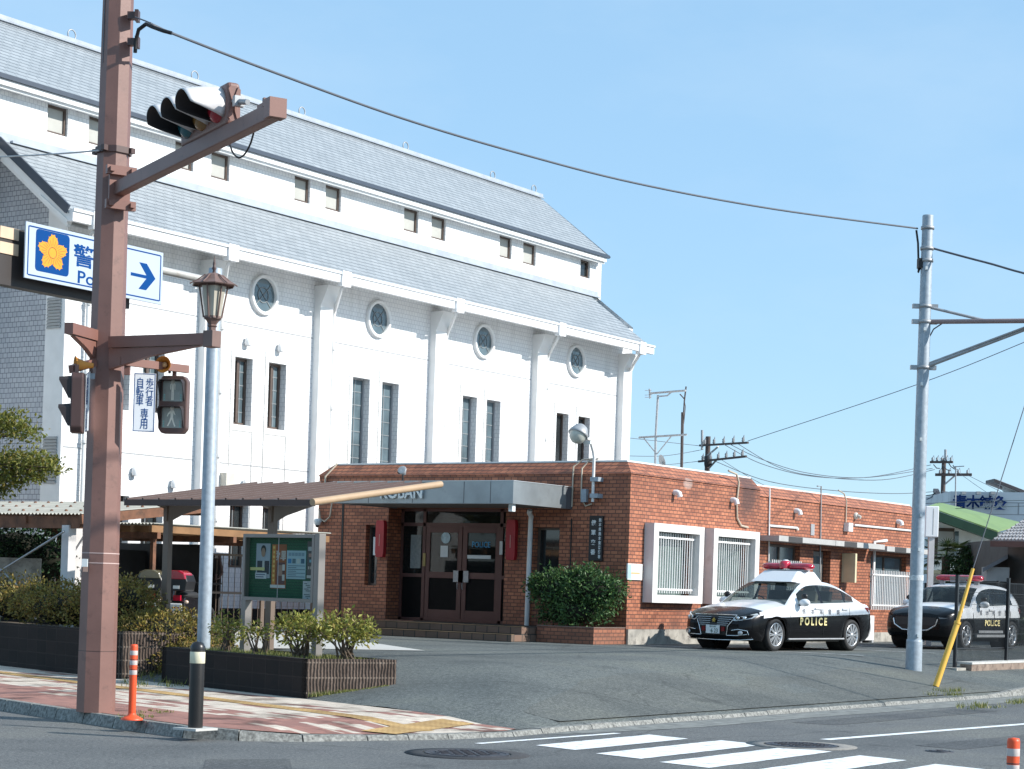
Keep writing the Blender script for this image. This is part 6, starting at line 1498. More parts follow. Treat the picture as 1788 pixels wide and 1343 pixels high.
lm_az = leafmat('azalea leaves', [(.085,.072,.022), (.17,.15,.034), (.27,.225,.05), (.33,.25,.06), (.14,.125,.03), (.30,.17,.055), (.11,.13,.03)])
lm_yew = leafmat('yew leaves', [(.016,.042,.018), (.035,.085,.028), (.075,.16,.045), (.028,.065,.025), (.13,.22,.065), (.05,.11,.035)], .2)
lm_bush = leafmat('young shrub leaves', [(0.133,0.162,0.038), (0.266,0.285,0.057), (0.380,0.361,0.085), (0.190,0.190,0.038), (0.323,0.247,0.076)], .3)
lm_tree = leafmat('turning tree leaves', [(.075,.10,.022), (.16,.18,.035), (.27,.25,.05), (.11,.14,.028), (.24,.18,.045)], .3)
lm_dark = leafmat('dark shrub leaves', [(0.009,0.027,0.013), (0.018,0.053,0.021), (0.038,0.090,0.030)], .1)
lm_grass = leafmat('grass blades', [(0.102,0.136,0.034), (0.187,0.204,0.051), (0.255,0.238,0.085)], .2)
lm_palm = leafmat('palm fronds', [(0.030,0.053,0.021), (0.060,0.090,0.030), (0.105,0.128,0.045)], .2)
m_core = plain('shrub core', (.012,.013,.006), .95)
def shrub(name, label, c, r, n, size, mat_, stems=10, blobs=None, zg=None, group=None, tuft=1, shell=(.55, 1), core=.62, zmin=-.6, cat='shrub'):
    c = V3(c); zg = c.z-r[2] if zg is None else zg
    t = thing(name, label, cat, (c.x, c.y, zg), group=group, world=True)
    mb = MB(); bl = blobs or [((0,0,0), 1.0)]; tot = sum(b[1]**2 for b in bl)
    for (o, k) in bl: leaves(mb, c+V3((o[0]*r[0], o[1]*r[1], o[2]*r[2])), [x*k for x in r], int(n*k*k/tot), size, tuft=tuft, shell=shell, zmin=zmin)
    f = mb.build('foliage', mat_, t)
    if stems: twigs(c, (c.x, c.y, zg), stems, r, .018).build('stem', m_bark, t)
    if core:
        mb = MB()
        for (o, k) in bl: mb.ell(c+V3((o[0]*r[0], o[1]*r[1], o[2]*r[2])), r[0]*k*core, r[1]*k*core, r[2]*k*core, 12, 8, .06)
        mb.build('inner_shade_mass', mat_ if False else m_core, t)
    return t
# clipped hedge in and behind the left planter, one mound after another
zs = .76
def lp(t, d, z): p = LPa+S1*t+sdv*d; return V3((p.x, p.y, z))
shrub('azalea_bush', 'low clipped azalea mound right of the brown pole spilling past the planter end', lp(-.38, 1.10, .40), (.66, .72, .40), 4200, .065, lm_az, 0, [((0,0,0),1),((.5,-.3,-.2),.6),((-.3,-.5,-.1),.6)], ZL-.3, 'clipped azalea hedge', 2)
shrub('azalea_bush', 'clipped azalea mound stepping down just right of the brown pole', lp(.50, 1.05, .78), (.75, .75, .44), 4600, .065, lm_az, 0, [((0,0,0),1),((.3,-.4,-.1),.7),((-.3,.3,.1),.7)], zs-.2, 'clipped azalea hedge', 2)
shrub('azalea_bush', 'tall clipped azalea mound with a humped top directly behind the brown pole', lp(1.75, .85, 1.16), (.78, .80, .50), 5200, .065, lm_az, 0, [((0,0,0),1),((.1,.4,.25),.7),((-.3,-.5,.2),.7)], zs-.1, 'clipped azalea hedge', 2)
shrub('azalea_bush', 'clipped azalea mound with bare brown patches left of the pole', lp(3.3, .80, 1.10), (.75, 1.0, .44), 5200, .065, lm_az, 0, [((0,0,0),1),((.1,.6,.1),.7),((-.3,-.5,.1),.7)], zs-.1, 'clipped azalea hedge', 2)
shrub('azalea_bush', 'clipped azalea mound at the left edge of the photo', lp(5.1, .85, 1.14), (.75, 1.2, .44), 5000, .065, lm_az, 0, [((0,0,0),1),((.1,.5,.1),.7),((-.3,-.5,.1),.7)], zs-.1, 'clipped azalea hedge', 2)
# loose young shrubs in the right planter
def rp(px, py, D): return pt(px, py, D)
shrub('young_shrub', 'loose yellow green shrub between the notice board posts and the planter end', rp(525, 1106, 26.6), (.42, .44, .36), 1000, .075, lm_bush, 16, [((0,0,0),.85),((.0,.55,.25),.5),((.2,-.6,.1),.55)], .59, 'young shrubs in the planter', 3, (.2, 1), 0)
shrub('young_shrub', 'loose yellow green shrub at the right end of the block planter', rp(606, 1107, 26.3), (.40, .42, .34), 950, .075, lm_bush, 16, [((0,0,0),.85),((-.3,.4,.2),.5),((.3,-.5,.1),.5)], .59, 'young shrubs in the planter', 3, (.2, 1), 0)
shrub('young_shrub', 'thin shrub just right of the grey sign pole under the notice board', rp(398, 1102, 27.9), (.26, .28, .25), 380, .07, lm_bush, 11, None, .59, 'young shrubs in the planter', 3, (.2, 1), 0)
shrub('young_shrub', 'small shrub in the shade under the left half of the notice board', rp(450, 1106, 27.4), (.17, .2, .16), 180, .07, lm_bush, 9, None, .59, 'young shrubs in the planter', 3, (.2, 1), 0)
# grass and weeds
mb = MB()
def tuft(p, n, h, sp):
    for _ in range(n):
        b = V3(p)+V3((random.gauss(0, sp), random.gauss(0, sp), 0)); d = V3((random.uniform(-.5,.5), random.uniform(-.5,.5), 1)).normalized(); s = h*random.uniform(.4, 1.1); w = rdir()*.008
        mb.v += [b-w, b+w, b+d*s]; k = len(mb.v); mb.f.append((k-3, k-2, k-1)); mb.sm.append(False)
for _ in range(420):
    t, d = random.uniform(.15, 3.5), random.uniform(.14, 1.2); p = RPa+S1*t+sdv*d; tuft((p.x, p.y, .6), 9, .08, .05)
for _ in range(60): t = random.uniform(.05, 1.2); p = RPa+sdv*t-S1*.05; tuft((p.x, p.y, hgt(p.x, p.y)), 8, .10*max(.2, 1-t), .03)
for px, py, n in ((300, 1124, 50), (270, 1140, 60), (310, 1150, 30), (245, 1150, 30)):
    for _ in range(n): p = onZ(px+random.uniform(-28, 28), py+random.uniform(-9, 9), .45); tuft((p.x, p.y, hgt(p.x, p.y)), 8, .11, .06)
for px, py in ((1655, 1197), (1660, 1200), (1708, 1214), (1712, 1217), (1785, 1208), (1778, 1210)):
    p = onZ(px, py, .22)
    for _ in range(10): tuft((p.x+random.gauss(0,.25), p.y+random.gauss(0,.1), hgt(p.x, p.y)), 10, .10, .04)
for p in ((16.0, 15.9), (15.35, 15.5), (15.1, 15.35)): 
    for _ in range(12): tuft((p[0]+random.gauss(0,.12), p[1]+random.gauss(0,.12), .125), 7, .04, .02)
gr_ = mb.build('weeds', lm_grass); tag(gr_, 'short weeds and dry grass in the planter and along the asphalt edges', 'weeds', kind='stuff')
# yew
yc = onX(985, 1042, 34.8); 
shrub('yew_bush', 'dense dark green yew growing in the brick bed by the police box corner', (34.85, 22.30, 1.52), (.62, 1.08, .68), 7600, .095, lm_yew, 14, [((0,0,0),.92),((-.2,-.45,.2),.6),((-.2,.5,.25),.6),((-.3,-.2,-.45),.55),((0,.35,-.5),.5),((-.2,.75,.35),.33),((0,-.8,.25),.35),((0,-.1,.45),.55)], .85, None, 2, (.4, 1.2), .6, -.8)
# tree at the left edge: limbs reaching into the frame
tr = thing('tree', 'tree with yellowing leaves reaching in from the left edge', 'tree', pt(-330, 1050, 41), world=True)
b = pt(-330, 1060, 41); b.z = ZL
top = pt(-230, 690, 40.5)
mb = MB(); mb.tube([b, b+V3((0,0,1.6)), pt(-280, 830, 41), pt(-190, 760, 40.6)], [.22, .19, .14, .07], 9)
tips = [(15, 738), (60, 755), (20, 800), (85, 818), (50, 830), (5, 850), (95, 812), (-60, 700), (-80, 780), (-90, 840), (-130, 720), (30, 735), (-20, 760), (70, 800), (40, 812), (-30, 830), (-150, 650), (-230, 640)]
for (x, y) in tips:
    e = pt(x-12, y+4, 40.2+random.uniform(-.6, .6)); m_ = pt(x*.35-150, (y+790)/2, 40.6); mb.tube([pt(-200, 790, 40.7), m_, e], [.07, .035, .01], 6, False)
mb.build('trunk', m_bark, tr)
mb = MB()
for (x, y) in tips: leaves(mb, pt(x-18, y, 40.2+random.uniform(-.6,.6)), (.40, .58, .24), 320, .10, tuft=3, shell=(.1, 1), asp=.5, zmin=-1)
for (x, y) in ((40, 815), (-5, 825), (75, 822), (15, 845), (-20, 735), (10, 745)): leaves(mb, pt(x-15, y, 40.2), (.46, .58, .23), 320, .10, tuft=3, shell=(.1, 1), asp=.5, zmin=-1)
mb.build('crown', lm_tree, tr)
q = pt(30, 945, 38.5)
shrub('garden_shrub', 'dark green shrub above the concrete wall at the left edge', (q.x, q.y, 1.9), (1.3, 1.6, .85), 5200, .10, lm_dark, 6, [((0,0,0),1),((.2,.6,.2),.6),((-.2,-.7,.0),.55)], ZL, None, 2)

# ================================================================ RIGHT SIDE
PP = onZ(1595, 1171, .34); PP.z = hgt(PP.x, PP.y)-.02; DP = PP.dot(FV)
rpole = thing('steel_pole', 'tall grey steel signal pole at the driveway with a thicker sleeve at its base', 'pole', PP)
hp = (pt(1618, 376, DP)-PP).z
mb = MB(); mb.lathe([(.135, 0), (.105, hp-.02), (.10, hp), (.001, hp+.005)], n=22); mb.build('shaft', m_galv, rpole)
mb = MB(); mb.lathe([(.155, 0), (.152, .55), (.145, .6), (.134, .6)], n=22); mb.build('base_sleeve', m_galv, rpole)
def prel(px, py, D=None): return pt(px, py, D or DP)-PP
for py in (398, 434, 455, 535, 562, 642):
    z = prel(1612, py).z; r = .135-.03*z/hp+.008; mb = MB(); mb.lathe([(r, z-.03), (r+.012, z-.03), (r+.012, z+.03), (r, z+.03)], n=18)
    if py > 500:
        for s in (-1, 1): mb.obox(RV*s*(r+.05)+UV*z-FV*.0, RV*.07, FV*.05, UV*.04)
    mb.build('clamp_band', m_galvd, rpole)
for py in (470, 576, 672, 768, 960, 1110, 900): z = prel(1605, py).z; mb = MB(); mb.obox(-FV*.15+RV*random.uniform(-.05,.07)+UV*z, RV*.02, FV*.03, UV*.03); mb.build('step_socket', m_paper, rpole)
mb = MB(); mb.tube([prel(1618, 562), prel(2250, 556, DP-3)], .045, 10); mb.build('signal_pipe', plain('brown signal pipe', (.28,.2,.19), .5), rpole)
mb = MB(); mb.tube([prel(1616, 535), prel(1725, 561, DP-.3)], .028, 8); mb.build('stay_rod', m_galvd, rpole); mb = MB(); mb.tube([prel(1612, 642), prel(1900, 533, DP-1)], .04, 8); mb.tube([prel(1612, 638), prel(1900, 530, DP-1.1)], .02, 6); mb.build('strut', m_galvd, rpole)
mb = MB(); mb.tube([prel(1600, 402)+RV*-.0, prel(1603, 425), prel(1604, 470), prel(1603, 476), prel(1607, 466)], .02, 6); mb.obox(prel(1606, 460), RV*.04, FV*.08, UV*.09); mb.tube([prel(1645, 565), prel(1630, 575), prel(1622, 590), prel(1622, 645)], .013, 5); mb.builds('cable_loop', m_black, rpole)
z = prel(1600, 1090).z; mb = MB(); r = .135-.03*z/hp+.002; mb.lathe([(r+.001, 1.72), (r+.001, 1.82)], n=18); mb.build('worn_band', plain('worn pale paint', (.55,.58,.6), .6, var=.4, scale=30), rpole)
# guy wire with yellow guard
GA = onZ(1634, 1190, .26); GA.z = hgt(GA.x, GA.y)
gy = thing('guy_wire', 'slanting guy wire in a two stage yellow plastic guard beside the grey pole', 'guy wire', GA)
ge = pt(1788, 712, GA.dot(FV)+1.2); gt = pt(1699, 993, GA.dot(FV)+.45); gm = pt(1671, 1090, GA.dot(FV)+.25)
d_ = (ge-GA)
mb = MB(); mb.tube([GA-GA, (gm-GA)], [.055, .052], 12); mb.tube([(gm-GA), (gm-GA)*1.04], [.062, .06], 12); mb.build('lower_guard', m_yellow, gy); mb = MB(); mb.tube([(gm-GA), (gt-GA)], [.036, .03], 10); mb.build('upper_guard', m_yellow, gy)
mb = MB(); mb.tube([(gt-GA), (ge-GA), (ge-GA)+(ge-gt)*3.2], .009, 6); mb.build('wire', m_wire, gy)
# mesh fence on a concrete block kerb
F0 = onZ(1664, 1163, .42); F0 = V3((36.2, 14.6, 0)); F1 = V3((60, 14.2, 0))
F0 = onY(1664, 1163, 14.75); F0.z = 0; F1 = F0+V3((16, -.1, 0)); fdv = (F1-F0).normalized(); zf = onY(1664, 1162, 14.75).z
mf = thing('mesh_fence', 'black welded mesh fence on posts in front of the police SUV', 'fence', (F0.x, F0.y, zf))
fhh = onY(1666, 1008, 14.75).z-zf
sp = (onY(1752, 1160, 14.75).x-F0.x)
mb = MB(); k = 0
n_ = int(16/.06)
for i in range(n_): p = fdv*i*.06; mb.beam(p+UV*.04, p+UV*(fhh-.05), .009, .009, fdv)
mb.build('mesh_wire', m_blackp, mf)
mb = MB()
for z in (.05, .30, .32, .62, .92, 1.22, fhh-.28, fhh-.06): mb.beam(UV*z+V3((0,-.01,0)), fdv*16+UV*z+V3((0,-.01,0)), .008, .008)
mb.beam(UV*.33, fdv*16+UV*.33, .02, .03); mb.build('mesh_rail', m_blackp, mf)
i = 0
while i*sp < 16: mb = MB(); p = fdv*i*sp; mb.obox(p+UV*(fhh/2-.05)+V3((0,-.035,0)), (.035,0,0), (0,.03,0), UV*(fhh/2+.1)); mb.build('post', m_blackp, mf); i += 1
bk = thing('block_kerb', 'weathered concrete kerb block under the mesh fence', 'kerb wall', (F0.x+.2, F0.y, .3), world=True)
mb = MB(); mb.box(F0.x+.22, F0.x+16, F0.y-.30, F0.y-.06, .1, zf+.03); mb.build('block', plain('rusty stained concrete', (.25,.19,.15), .9, var=.25, scale=3, bmp=.4, dirt=((.08,.05,.04), 4, .5, .8)), bk)
mb = MB(); mb.box(F0.x+.22, F0.x+16, F0.y-.31, F0.y+.05, zf+.03, zf+.07); mb.build('top_slab', m_pale, bk)
mb = MB(); mb.box(F0.x-.30, F0.x+.18, F0.y-.2, F0.y+.1, .1, zf-.04); mb.build('end_block', m_conc, bk)
# second mesh fence further back
f2a = pt(1740, 1100, 50); m2 = thing('rear_fence', 'darker mesh fence further back behind the SUV', 'fence', (f2a.x, f2a.y, ZL), world=True)
for k in range(4): mb = MB(); p = V3((f2a.x, f2a.y, ZL))+V3((2.2*k, -.6*k, 0)); mb.obox(p+UV*.85, (.03,0,0), (0,.03,0), UV*.85); mb.build('post', m_blackp, m2)
mb = MB()
for i in range(88): p = V3((f2a.x, f2a.y, ZL))+V3((2.2*3*i/88, -.6*3*i/88, 0)); mb.beam(p+UV*.05, p+UV*1.65, .008, .008, (1,0,0))
for z in (.1, .5, .9, 1.3, 1.62): p = V3((f2a.x, f2a.y, ZL)); mb.beam(p+UV*z, p+V3((6.6, -1.8, 0))+UV*z, .012, .012)
mb.build('mesh_wire', m_blackp, m2)
# white box on a post at the end of the police box
wp = pt(1622, 1030, 50); t = thing('white_box', 'tall white cabinet on a pale post behind the grey pole', 'cabinet', (wp.x, wp.y, ZL))
zt_, zb_ = pt(1622, 884, 50).z-ZL, pt(1622, 938, 50).z-ZL
mb = MB(); mb.obox(UV*(zt_+zb_)/2, RV*.17, FV*.12, UV*(zt_-zb_)/2); mb.build('case', m_trim, t, bev=.02); mb = MB(); mb.obox(UV*zb_/2+RV*.02, RV*.07, FV*.07, UV*zb_/2); mb.build('post', m_postw, t)
mb = MB(); mb.obox(UV*(zt_+zb_)/2-FV*.122+RV*.03, RV*.008, FV*.002, UV*(zt_-zb_)*.42); mb.build('door_seam', m_lgrey, t)

# ---- houses beyond
m_plas = plain('grey plaster', (.72,.74,.72), .85, var=.06); m_greenr = plain('green metal roof', (.19,.28,.085), .5, var=.1, dirt=((.1,.2,.07), 4, .6, .5)); m_dkgreen = plain('dark green fascia', (.02,.06,.03), .5)
hs = thing('green_roof_house', 'grey house with a light green metal roof behind the SUV', 'house', pt(1680, 1100, 66), world=True)
def H(px, py, D): return pt(px, py, D)
def face(mb, pts): mb.poly(*pts)
D0 = 66
c = [H(1622, 1110, D0), H(1752, 1110, D0-.5)]; w0, w1 = c; zt0 = H(1622, 893, D0).z; zt1 = H(1752, 932, D0-.5).z
bk_ = FV*7+RV*2
mb = MB(); vs = [V3((p.x, p.y, ZL)) for p in (w0, w1, w1+bk_, w0+bk_)]; tp = [zt0, zt1, zt1, zt0]
mb.add(vs+[V3((p.x, p.y, z)) for p, z in zip(vs, tp)], [(0,1,5,4),(1,2,6,5),(2,3,7,6),(3,0,4,7)]); mb.build('wall', m_plas, hs)
mb = MB(); e0, e1 = H(1598, 882, D0-1.2), H(1764, 935, D0-1.6); r0, r1 = e0+FV*8+UV*1.1+RV*3, e1+FV*8+UV*1.1+RV*3
def slab(mb, q, t): mb.add([p for p in q]+[p-UV*t for p in q], [(0,1,2,3),(7,6,5,4),(0,4,5,1),(1,5,6,2),(2,6,7,3),(3,7,4,0)])
e0, e1 = H(1620, 884, D0-1.3), H(1742, 927, D0-1.6)
r0, r1 = H(1640, 877, D0+5), H(1790, 914, D0+5)
slab(mb, [e0, e1, r1, r0], .04); mb.build('roof', m_greenr, hs)
mb = MB(); slab(mb, [e0-UV*.05, e1-UV*.05, e1-UV*.05+FV*.3, e0-UV*.05+FV*.3], .30); mb.build('fascia', m_dkgreen, hs)
mb = MB(); cw_ = H(1676, 950, D0-.1); mb.obox(cw_, RV*.95, FV*.05, UV*.52); wn = mb.build('window', m_frame, hs)
for k, (px, m_) in enumerate(((1652, m_cream), (1680, m_glassb), (1700, m_dglass))): mb = MB(); mb.obox(H(px-1, 951, D0-.17), RV*(.26 if k != 1 else .24), FV*.01, UV*.44); mb.build('pane', m_, wn)
mb = MB(); mb.obox(H(1656, 1000, D0-.8), RV*.8, FV*.7, UV*.06); mb.build('porch_roof', plain('porch roof', (.2,.2,.14), .7), hs)
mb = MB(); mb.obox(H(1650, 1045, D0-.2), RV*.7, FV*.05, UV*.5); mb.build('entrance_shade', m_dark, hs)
# building with the blue characters
sb = thing('clinic_building', 'grey boarded clinic with large blue characters along its parapet', 'building', H(1700, 1000, 84), world=True)
DB = 84
mb = MB(); a, b_ = H(1660, 858, DB), H(1800, 862, DB-1); bz = ZL
vs = [V3((p.x, p.y, bz)) for p in (a, b_, b_+FV*8, a+FV*8)]
mb.add(vs+[V3((p.x, p.y, a.z)) for p in vs], [(0,1,5,4),(1,2,6,5),(2,3,7,6),(3,0,4,7),(4,5,6,7)]); mb.build('wall', brickmat('grey boarding', (.74,.75,.76), (.58,.59,.60), (.3,.3,.31), 1.6, .5, .02, .1, .5, .7, .2), sb)
mb = MB(); r0, r1 = H(1736, 836, DB-.6), H(1830, 872, DB-.6); slab(mb, [r0, r1, r1+FV*1.5, r0+FV*1.5], .14); mb.build('roof', plain('dark roof sheet', (.05,.045,.05), .5), sb)
mb = MB(); vs = [H(1750, 858, DB-.2), H(1750, 842, DB-.2), H(1830, 872, DB-.2), H(1830, 900, DB-.2)]; mb.poly(*vs); mb.build('gable', m_plas, sb)
mb = MB(); mb.beam(H(1738, 840, DB-.4), H(1830, 877, DB-.4), .1, .18); mb.build('verge_board', m_paper, sb)
for i, (ch, px) in enumerate(zip('青木鍼灸', (1676, 1699, 1722, 1746))):
    o = H(px, 876+.6*i, DB-.32-i*.17); text('lettering', ch, plain('dark blue letters', (.001,.018,.09), .7, spec=.1), sb, o, RV, UV, w=.6, h=.6, ext=.01, bold=.03)
for px in (1682, 1708, 1733): mb = MB(); p = H(px, 861, DB-.8); mb.obox(p, RV*.09, FV*.15, UV*.06); mb.build('sign_lamp', m_grey, sb)
# tiled-roof house at the right edge
th_ = thing('tiled_roof_house', 'brown walled house with a curved tile roof at the right edge', 'house', H(1790, 1100, 56), world=True)
DT = 56
w0, w1 = H(1755, 1100, DT), H(1900, 1100, DT-3); 
mb = MB(); vs = [V3((p.x, p.y, ZL)) for p in (w0, w1, w1+FV*6, w0+FV*6)]; zt = H(1755, 940, DT).z
mb.add(vs+[V3((p.x, p.y, zt)) for p in vs], [(0,1,5,4),(1,2,6,5),(2,3,7,6),(3,0,4,7)]); mb.build('wall', plain('dull brown plaster', (.11,.095,.085), .9, var=.15), th_)
e0, e1 = H(1732, 946, DT-.8), H(1900, 948, DT-4); r0, r1 = H(1800, 903, DT+2.2), H(1930, 890, DT)
mb = MB(); n = 26
for i in range(n):
    for j in range(9):
        s0, s1 = i/n, (i+1)/n; t0_, t1_ = j/9, (j+1)/9
        def Q(s, t): return (e0.lerp(e1, s)).lerp(r0.lerp(r1, s), t)
        a_, b__, c_, d__ = Q(s0, t0_), Q(s1, t0_), Q(s1, t1_), Q(s0, t1_); lift = UV*.04
        m1, m2_ = (a_+b__)/2+UV*.07+lift, (d__+c_)/2+UV*.07
        mb.add([a_+lift, m1, b__+lift, c_, m2_, d__, a_-UV*.02, b__-UV*.02], [(0,1,4,5),(1,2,3,4),(6,0,1),(1,2,7),(6,1,7)], False)
mb.build('roof', plain('silver roof tile', (.26,.25,.25), .35, .1, var=.4, scale=2.5, dirt=((.3,.15,.08), 3, .6, .7)), th_)
mb = MB(); mb.beam(e0-UV*.06, e1-UV*.06, .12, .16); mb.build('eave_board', plain('dark red brown board', (.10,.05,.045), .6), th_)
mb = MB(); a_ = H(1716, 992, DT-1.0); mb.add([a_, H(1760, 968, DT-1.0), H(1760, 968, DT+2), H(1716, 992, DT+2), a_-UV*.12, H(1760, 968, DT-1.0)-UV*.12], [(0,1,2,3),(0,4,5,1)]); mb.build('lean_to_roof', plain('grey lean-to', (.16,.16,.17), .6), th_)
mb = MB(); mb.obox(H(1738, 1003, DT-.5), RV*.32, FV*.3, UV*.20); mb.build('meter_cabinet', m_lgrey, th_)
mb = MB(); mb.obox(H(1738, 1045, DT), RV*.42, FV*.1, UV*.75); mb.build('dark_passage_gate', m_dark, th_)
bw_ = thing('boundary_wall', 'dark block wall behind the SUV at the foot of the houses', 'wall', H(1700, 1080, 60), world=True)
a_, b_ = H(1585, 1100, 62), H(1760, 1100, 59); mb = MB(); mb.add([V3((p.x, p.y, z)) for z in (ZL-.1, 1.75) for p in (a_, b_, b_+FV*.15, a_+FV*.15)], [(0,3,2,1),(4,5,6,7),(0,1,5,4),(1,2,6,5),(2,3,7,6),(3,0,4,7)]); mb.build('wall', m_block, bw_)
# palm and shrub
pb = H(1651, 1060, 61); pm = thing('palm', 'small fan palm in front of the green roofed house', 'palm', (pb.x, pb.y, ZL), world=True)
pc = H(1652, 972, 61); mb = MB(); mb.tube([(pb.x, pb.y, ZL), pc], [.16, .13], 9); mb.build('trunk', m_bark, pm)
mb = MB()
for i in range(34):
    d = rdir(); d.z = d.z*.6+.25; d.normalize(); L_ = random.uniform(.6, .95); e = pc+d*L_*.6
    for k in range(11):
        a = (k-5)*.17; sd = d.cross(UV).normalized(); q = (d*math.cos(a)+sd*math.sin(a)-UV*.25).normalized(); w = q.cross(UV).normalized()*.022
        n0 = len(mb.v); mb.v += [e, e+q*.2+w, e+q*.45-UV*.04, e+q*.2-w]; mb.f.append((n0, n0+1, n0+2, n0+3)); mb.sm.append(False)
    n0 = len(mb.v); w = d.cross(UV).normalized()*.012; mb.v += [pc-w, pc+w, e+w, e-w]; mb.f.append((n0, n0+1, n0+2, n0+3)); mb.sm.append(False)
mb.build('frond', lm_palm, pm)
q = H(1692, 985, 60.5); shrub('garden_shrub', 'tall leafy shrub beside the palm', (q.x, q.y, 2.5), (.75, .75, 1.0), 2600, .15, leafmat('garden leaves', [(.02,.05,.015), (.04,.08,.025), (.07,.11,.04)], .2), 6, [((0,0,0),.9),((-.4,.4,-.3),.6),((.4,-.5,.3),.6)], ZL, None, 2, (.3, 1))
q = H(1775, 1085, 53); shrub('garden_shrub', 'small green shrub at the foot of the mesh fence by the right edge', (q.x, q.y, .9), (.5, .5, .4), 900, .1, MATS['garden leaves'], 4, None, ZL, None, 2)

# ---- utility poles, antennas
def upole(px, pyb, pyt, D, label, r=.13):
    b = pt(px, pyb, D); t = thing('utility_pole', label, 'utility pole', (b.x, b.y, ZL), world=True); zt = pt(px, pyt, D).z
    mb = MB(); mb.tube([(b.x, b.y, ZL), (b.x, b.y, zt)], [r, r*.75], 12); mb.build('shaft', m_wood, t); return t, b
def arm(t, p, q, w=.09, nins=5, nm='crossarm', up=.2):
    mb = MB(); mb.beam(p, q, w, w); o = mb.build(nm, m_wood, t)
    mb = MB()
    for i in range(nins):
        c = p.lerp(q, (i+.5)/nins); mb.lathe([(.03, 0), (.06, .05), (.04, .1), (.06, .14), (.001, .2)], c+UV*.03, 8); mb.tube([c+V3((0,0,.18)), c+FV*-.3+UV*.28, c-FV*.5+UV*.05], .012, 4)
    mb.builds('insulator', m_grey, o)
u1, ub = upole(1229, 1000, 762, 76, 'dark utility pole with crossarms behind the low roof')
arm(u1, pt(1222, 778, 76), pt(1306, 773, 73), .075, 5); arm(u1, pt(1220, 806, 76), pt(1303, 797, 73), .075, 6)
mb = MB(); mb.beam(pt(1230, 800, 76), pt(1254, 780, 75), .05, .05); mb.beam(pt(1236, 820, 76), pt(1254, 800, 75), .05, .05); mb.tube([pt(1226, 785, 75.8), pt(1226, 751, 75.8)], .05, 6); mb.builds('brace', m_galvd, u1)
mb = MB(); mb.lathe([(.13, 0), (.15, .1), (.15, .4), (.001, .45)], pt(1236, 815, 75.5), 10); mb.build('transformer', m_dark, u1)
u2, ub2 = upole(1642, 1000, 800, 88, 'dark utility pole with a long crossarm behind the green roof')
arm(u2, pt(1624, 807, 88), pt(1664, 807, 87.5), .10, 5); arm(u2, pt(1633, 829, 88), pt(1697, 829, 87.5), .12, 4)
mb = MB(); mb.beam(pt(1645, 850, 88), pt(1667, 831, 87.8), .07, .07); mb.tube([pt(1651, 805, 87.9), pt(1651, 785, 87.9)], .06, 6); mb.builds('brace', m_galvd, u2)
mb = MB()
for (x0, y0, x1, y1) in ((1616, 866, 1640, 856), (1618, 872, 1634, 860), (1645, 858, 1656, 870), (1630, 858, 1640, 866), (1646, 862, 1655, 866), (1664, 812, 1672, 820), (1655, 806, 1666, 818), (1630, 811, 1641, 818), (1646, 812, 1660, 822)): mb.tube([pt(x0, y0, 87.6), pt((x0+x1)/2, (y0+y1)/2+3, 87.6), pt(x1, y1, 87.6)], .025, 5)
for (x, y) in ((1634, 857), (1637, 862), (1650, 862), (1654, 868), (1652, 872)): mb.obox(pt(x, y, 87.5), RV*.1, FV*.1, UV*.09)
mb.builds('drop_cable', m_wire, u2)
def antenna(px, pyb, pyt, D, label):
    b = pt(px, pyb, D); t = thing('tv_antenna', label, 'antenna', b, world=True); return t
an = antenna(1145, 812, 683, 56, 'tall television antenna mast with two aerials on the low roof')
mb = MB(); mb.tube([pt(1144, 825, 56), pt(1145, 760, 56), pt(1149, 690, 56)], .035, 7); mb.build('mast', m_galvd, an)
mb = MB(); mb.tube([pt(1134, 687, 56.5), pt(1197, 682, 55)], .03, 6)
for i in range(11): p = pt(1138+5.6*i, 686.5-.45*i, 56.4-.13*i); mb.tube([p-FV*.14+RV*.02, p+FV*.14-RV*.02], .010, 4)
for y in (682, 690, 694): mb.tube([pt(1126, y, 56.8), pt(1138, y-.5, 56.4)], .010, 4)
mb.tube([pt(1134, 679, 56.5), pt(1135, 696, 56.5)], .03, 5); mb.tube([pt(1152, 692, 56), pt(1165, 691, 55.8), pt(1172, 685, 55.7)], .022, 5); mb.build('aerial', m_galvd, an)
mb = MB(); mb.tube([pt(1116, 764, 56.6), pt(1199, 759, 55)], .03, 6)
for i in range(9): p = pt(1118+10*i, 763.8-.6*i, 56.5-.17*i); mb.tube([p-FV*.2, p+FV*.2], .012, 4)
mb.tube([pt(1124, 765, 56.4), pt(1144, 790, 56)], .018, 5); mb.tube([pt(1172, 762, 55.6), pt(1147, 793, 56)], .018, 5); mb.build('aerial', m_galvd, an)
a2 = antenna(1191, 815, 676, 57, 'thin dark mast with a whip top right of the television antenna')
mb = MB(); mb.tube([pt(1190, 830, 57), pt(1192, 720, 57)], .045, 7); mb.tube([pt(1193, 735, 57), pt(1195, 700, 57), pt(1198, 675, 57)], .022, 6); mb.tube([pt(1196, 698, 57), pt(1187, 688, 57)], .018, 5); mb.tube([pt(1194, 740, 57), pt(1197, 710, 56.9), pt(1195, 700, 57)], .01, 4); mb.build('mast', m_wood, a2)
ds = thing('satellite_dish', 'small grey dish on the low roof beside the antenna mast', 'satellite dish', pt(1156, 806, 55)); mb = MB(); mb.lathe([(.001, .06), (.12, .045), (.2, .0), (.19, .0), (.1, .035), (.001, .05)], (0,0,0), 16, (.75,-.5,.25)); mb.build('dish', m_galvd, ds); MB().tube([(0,0,0),(.05,.05,-.5)], .03, 6).build('stem', m_galvd, ds)
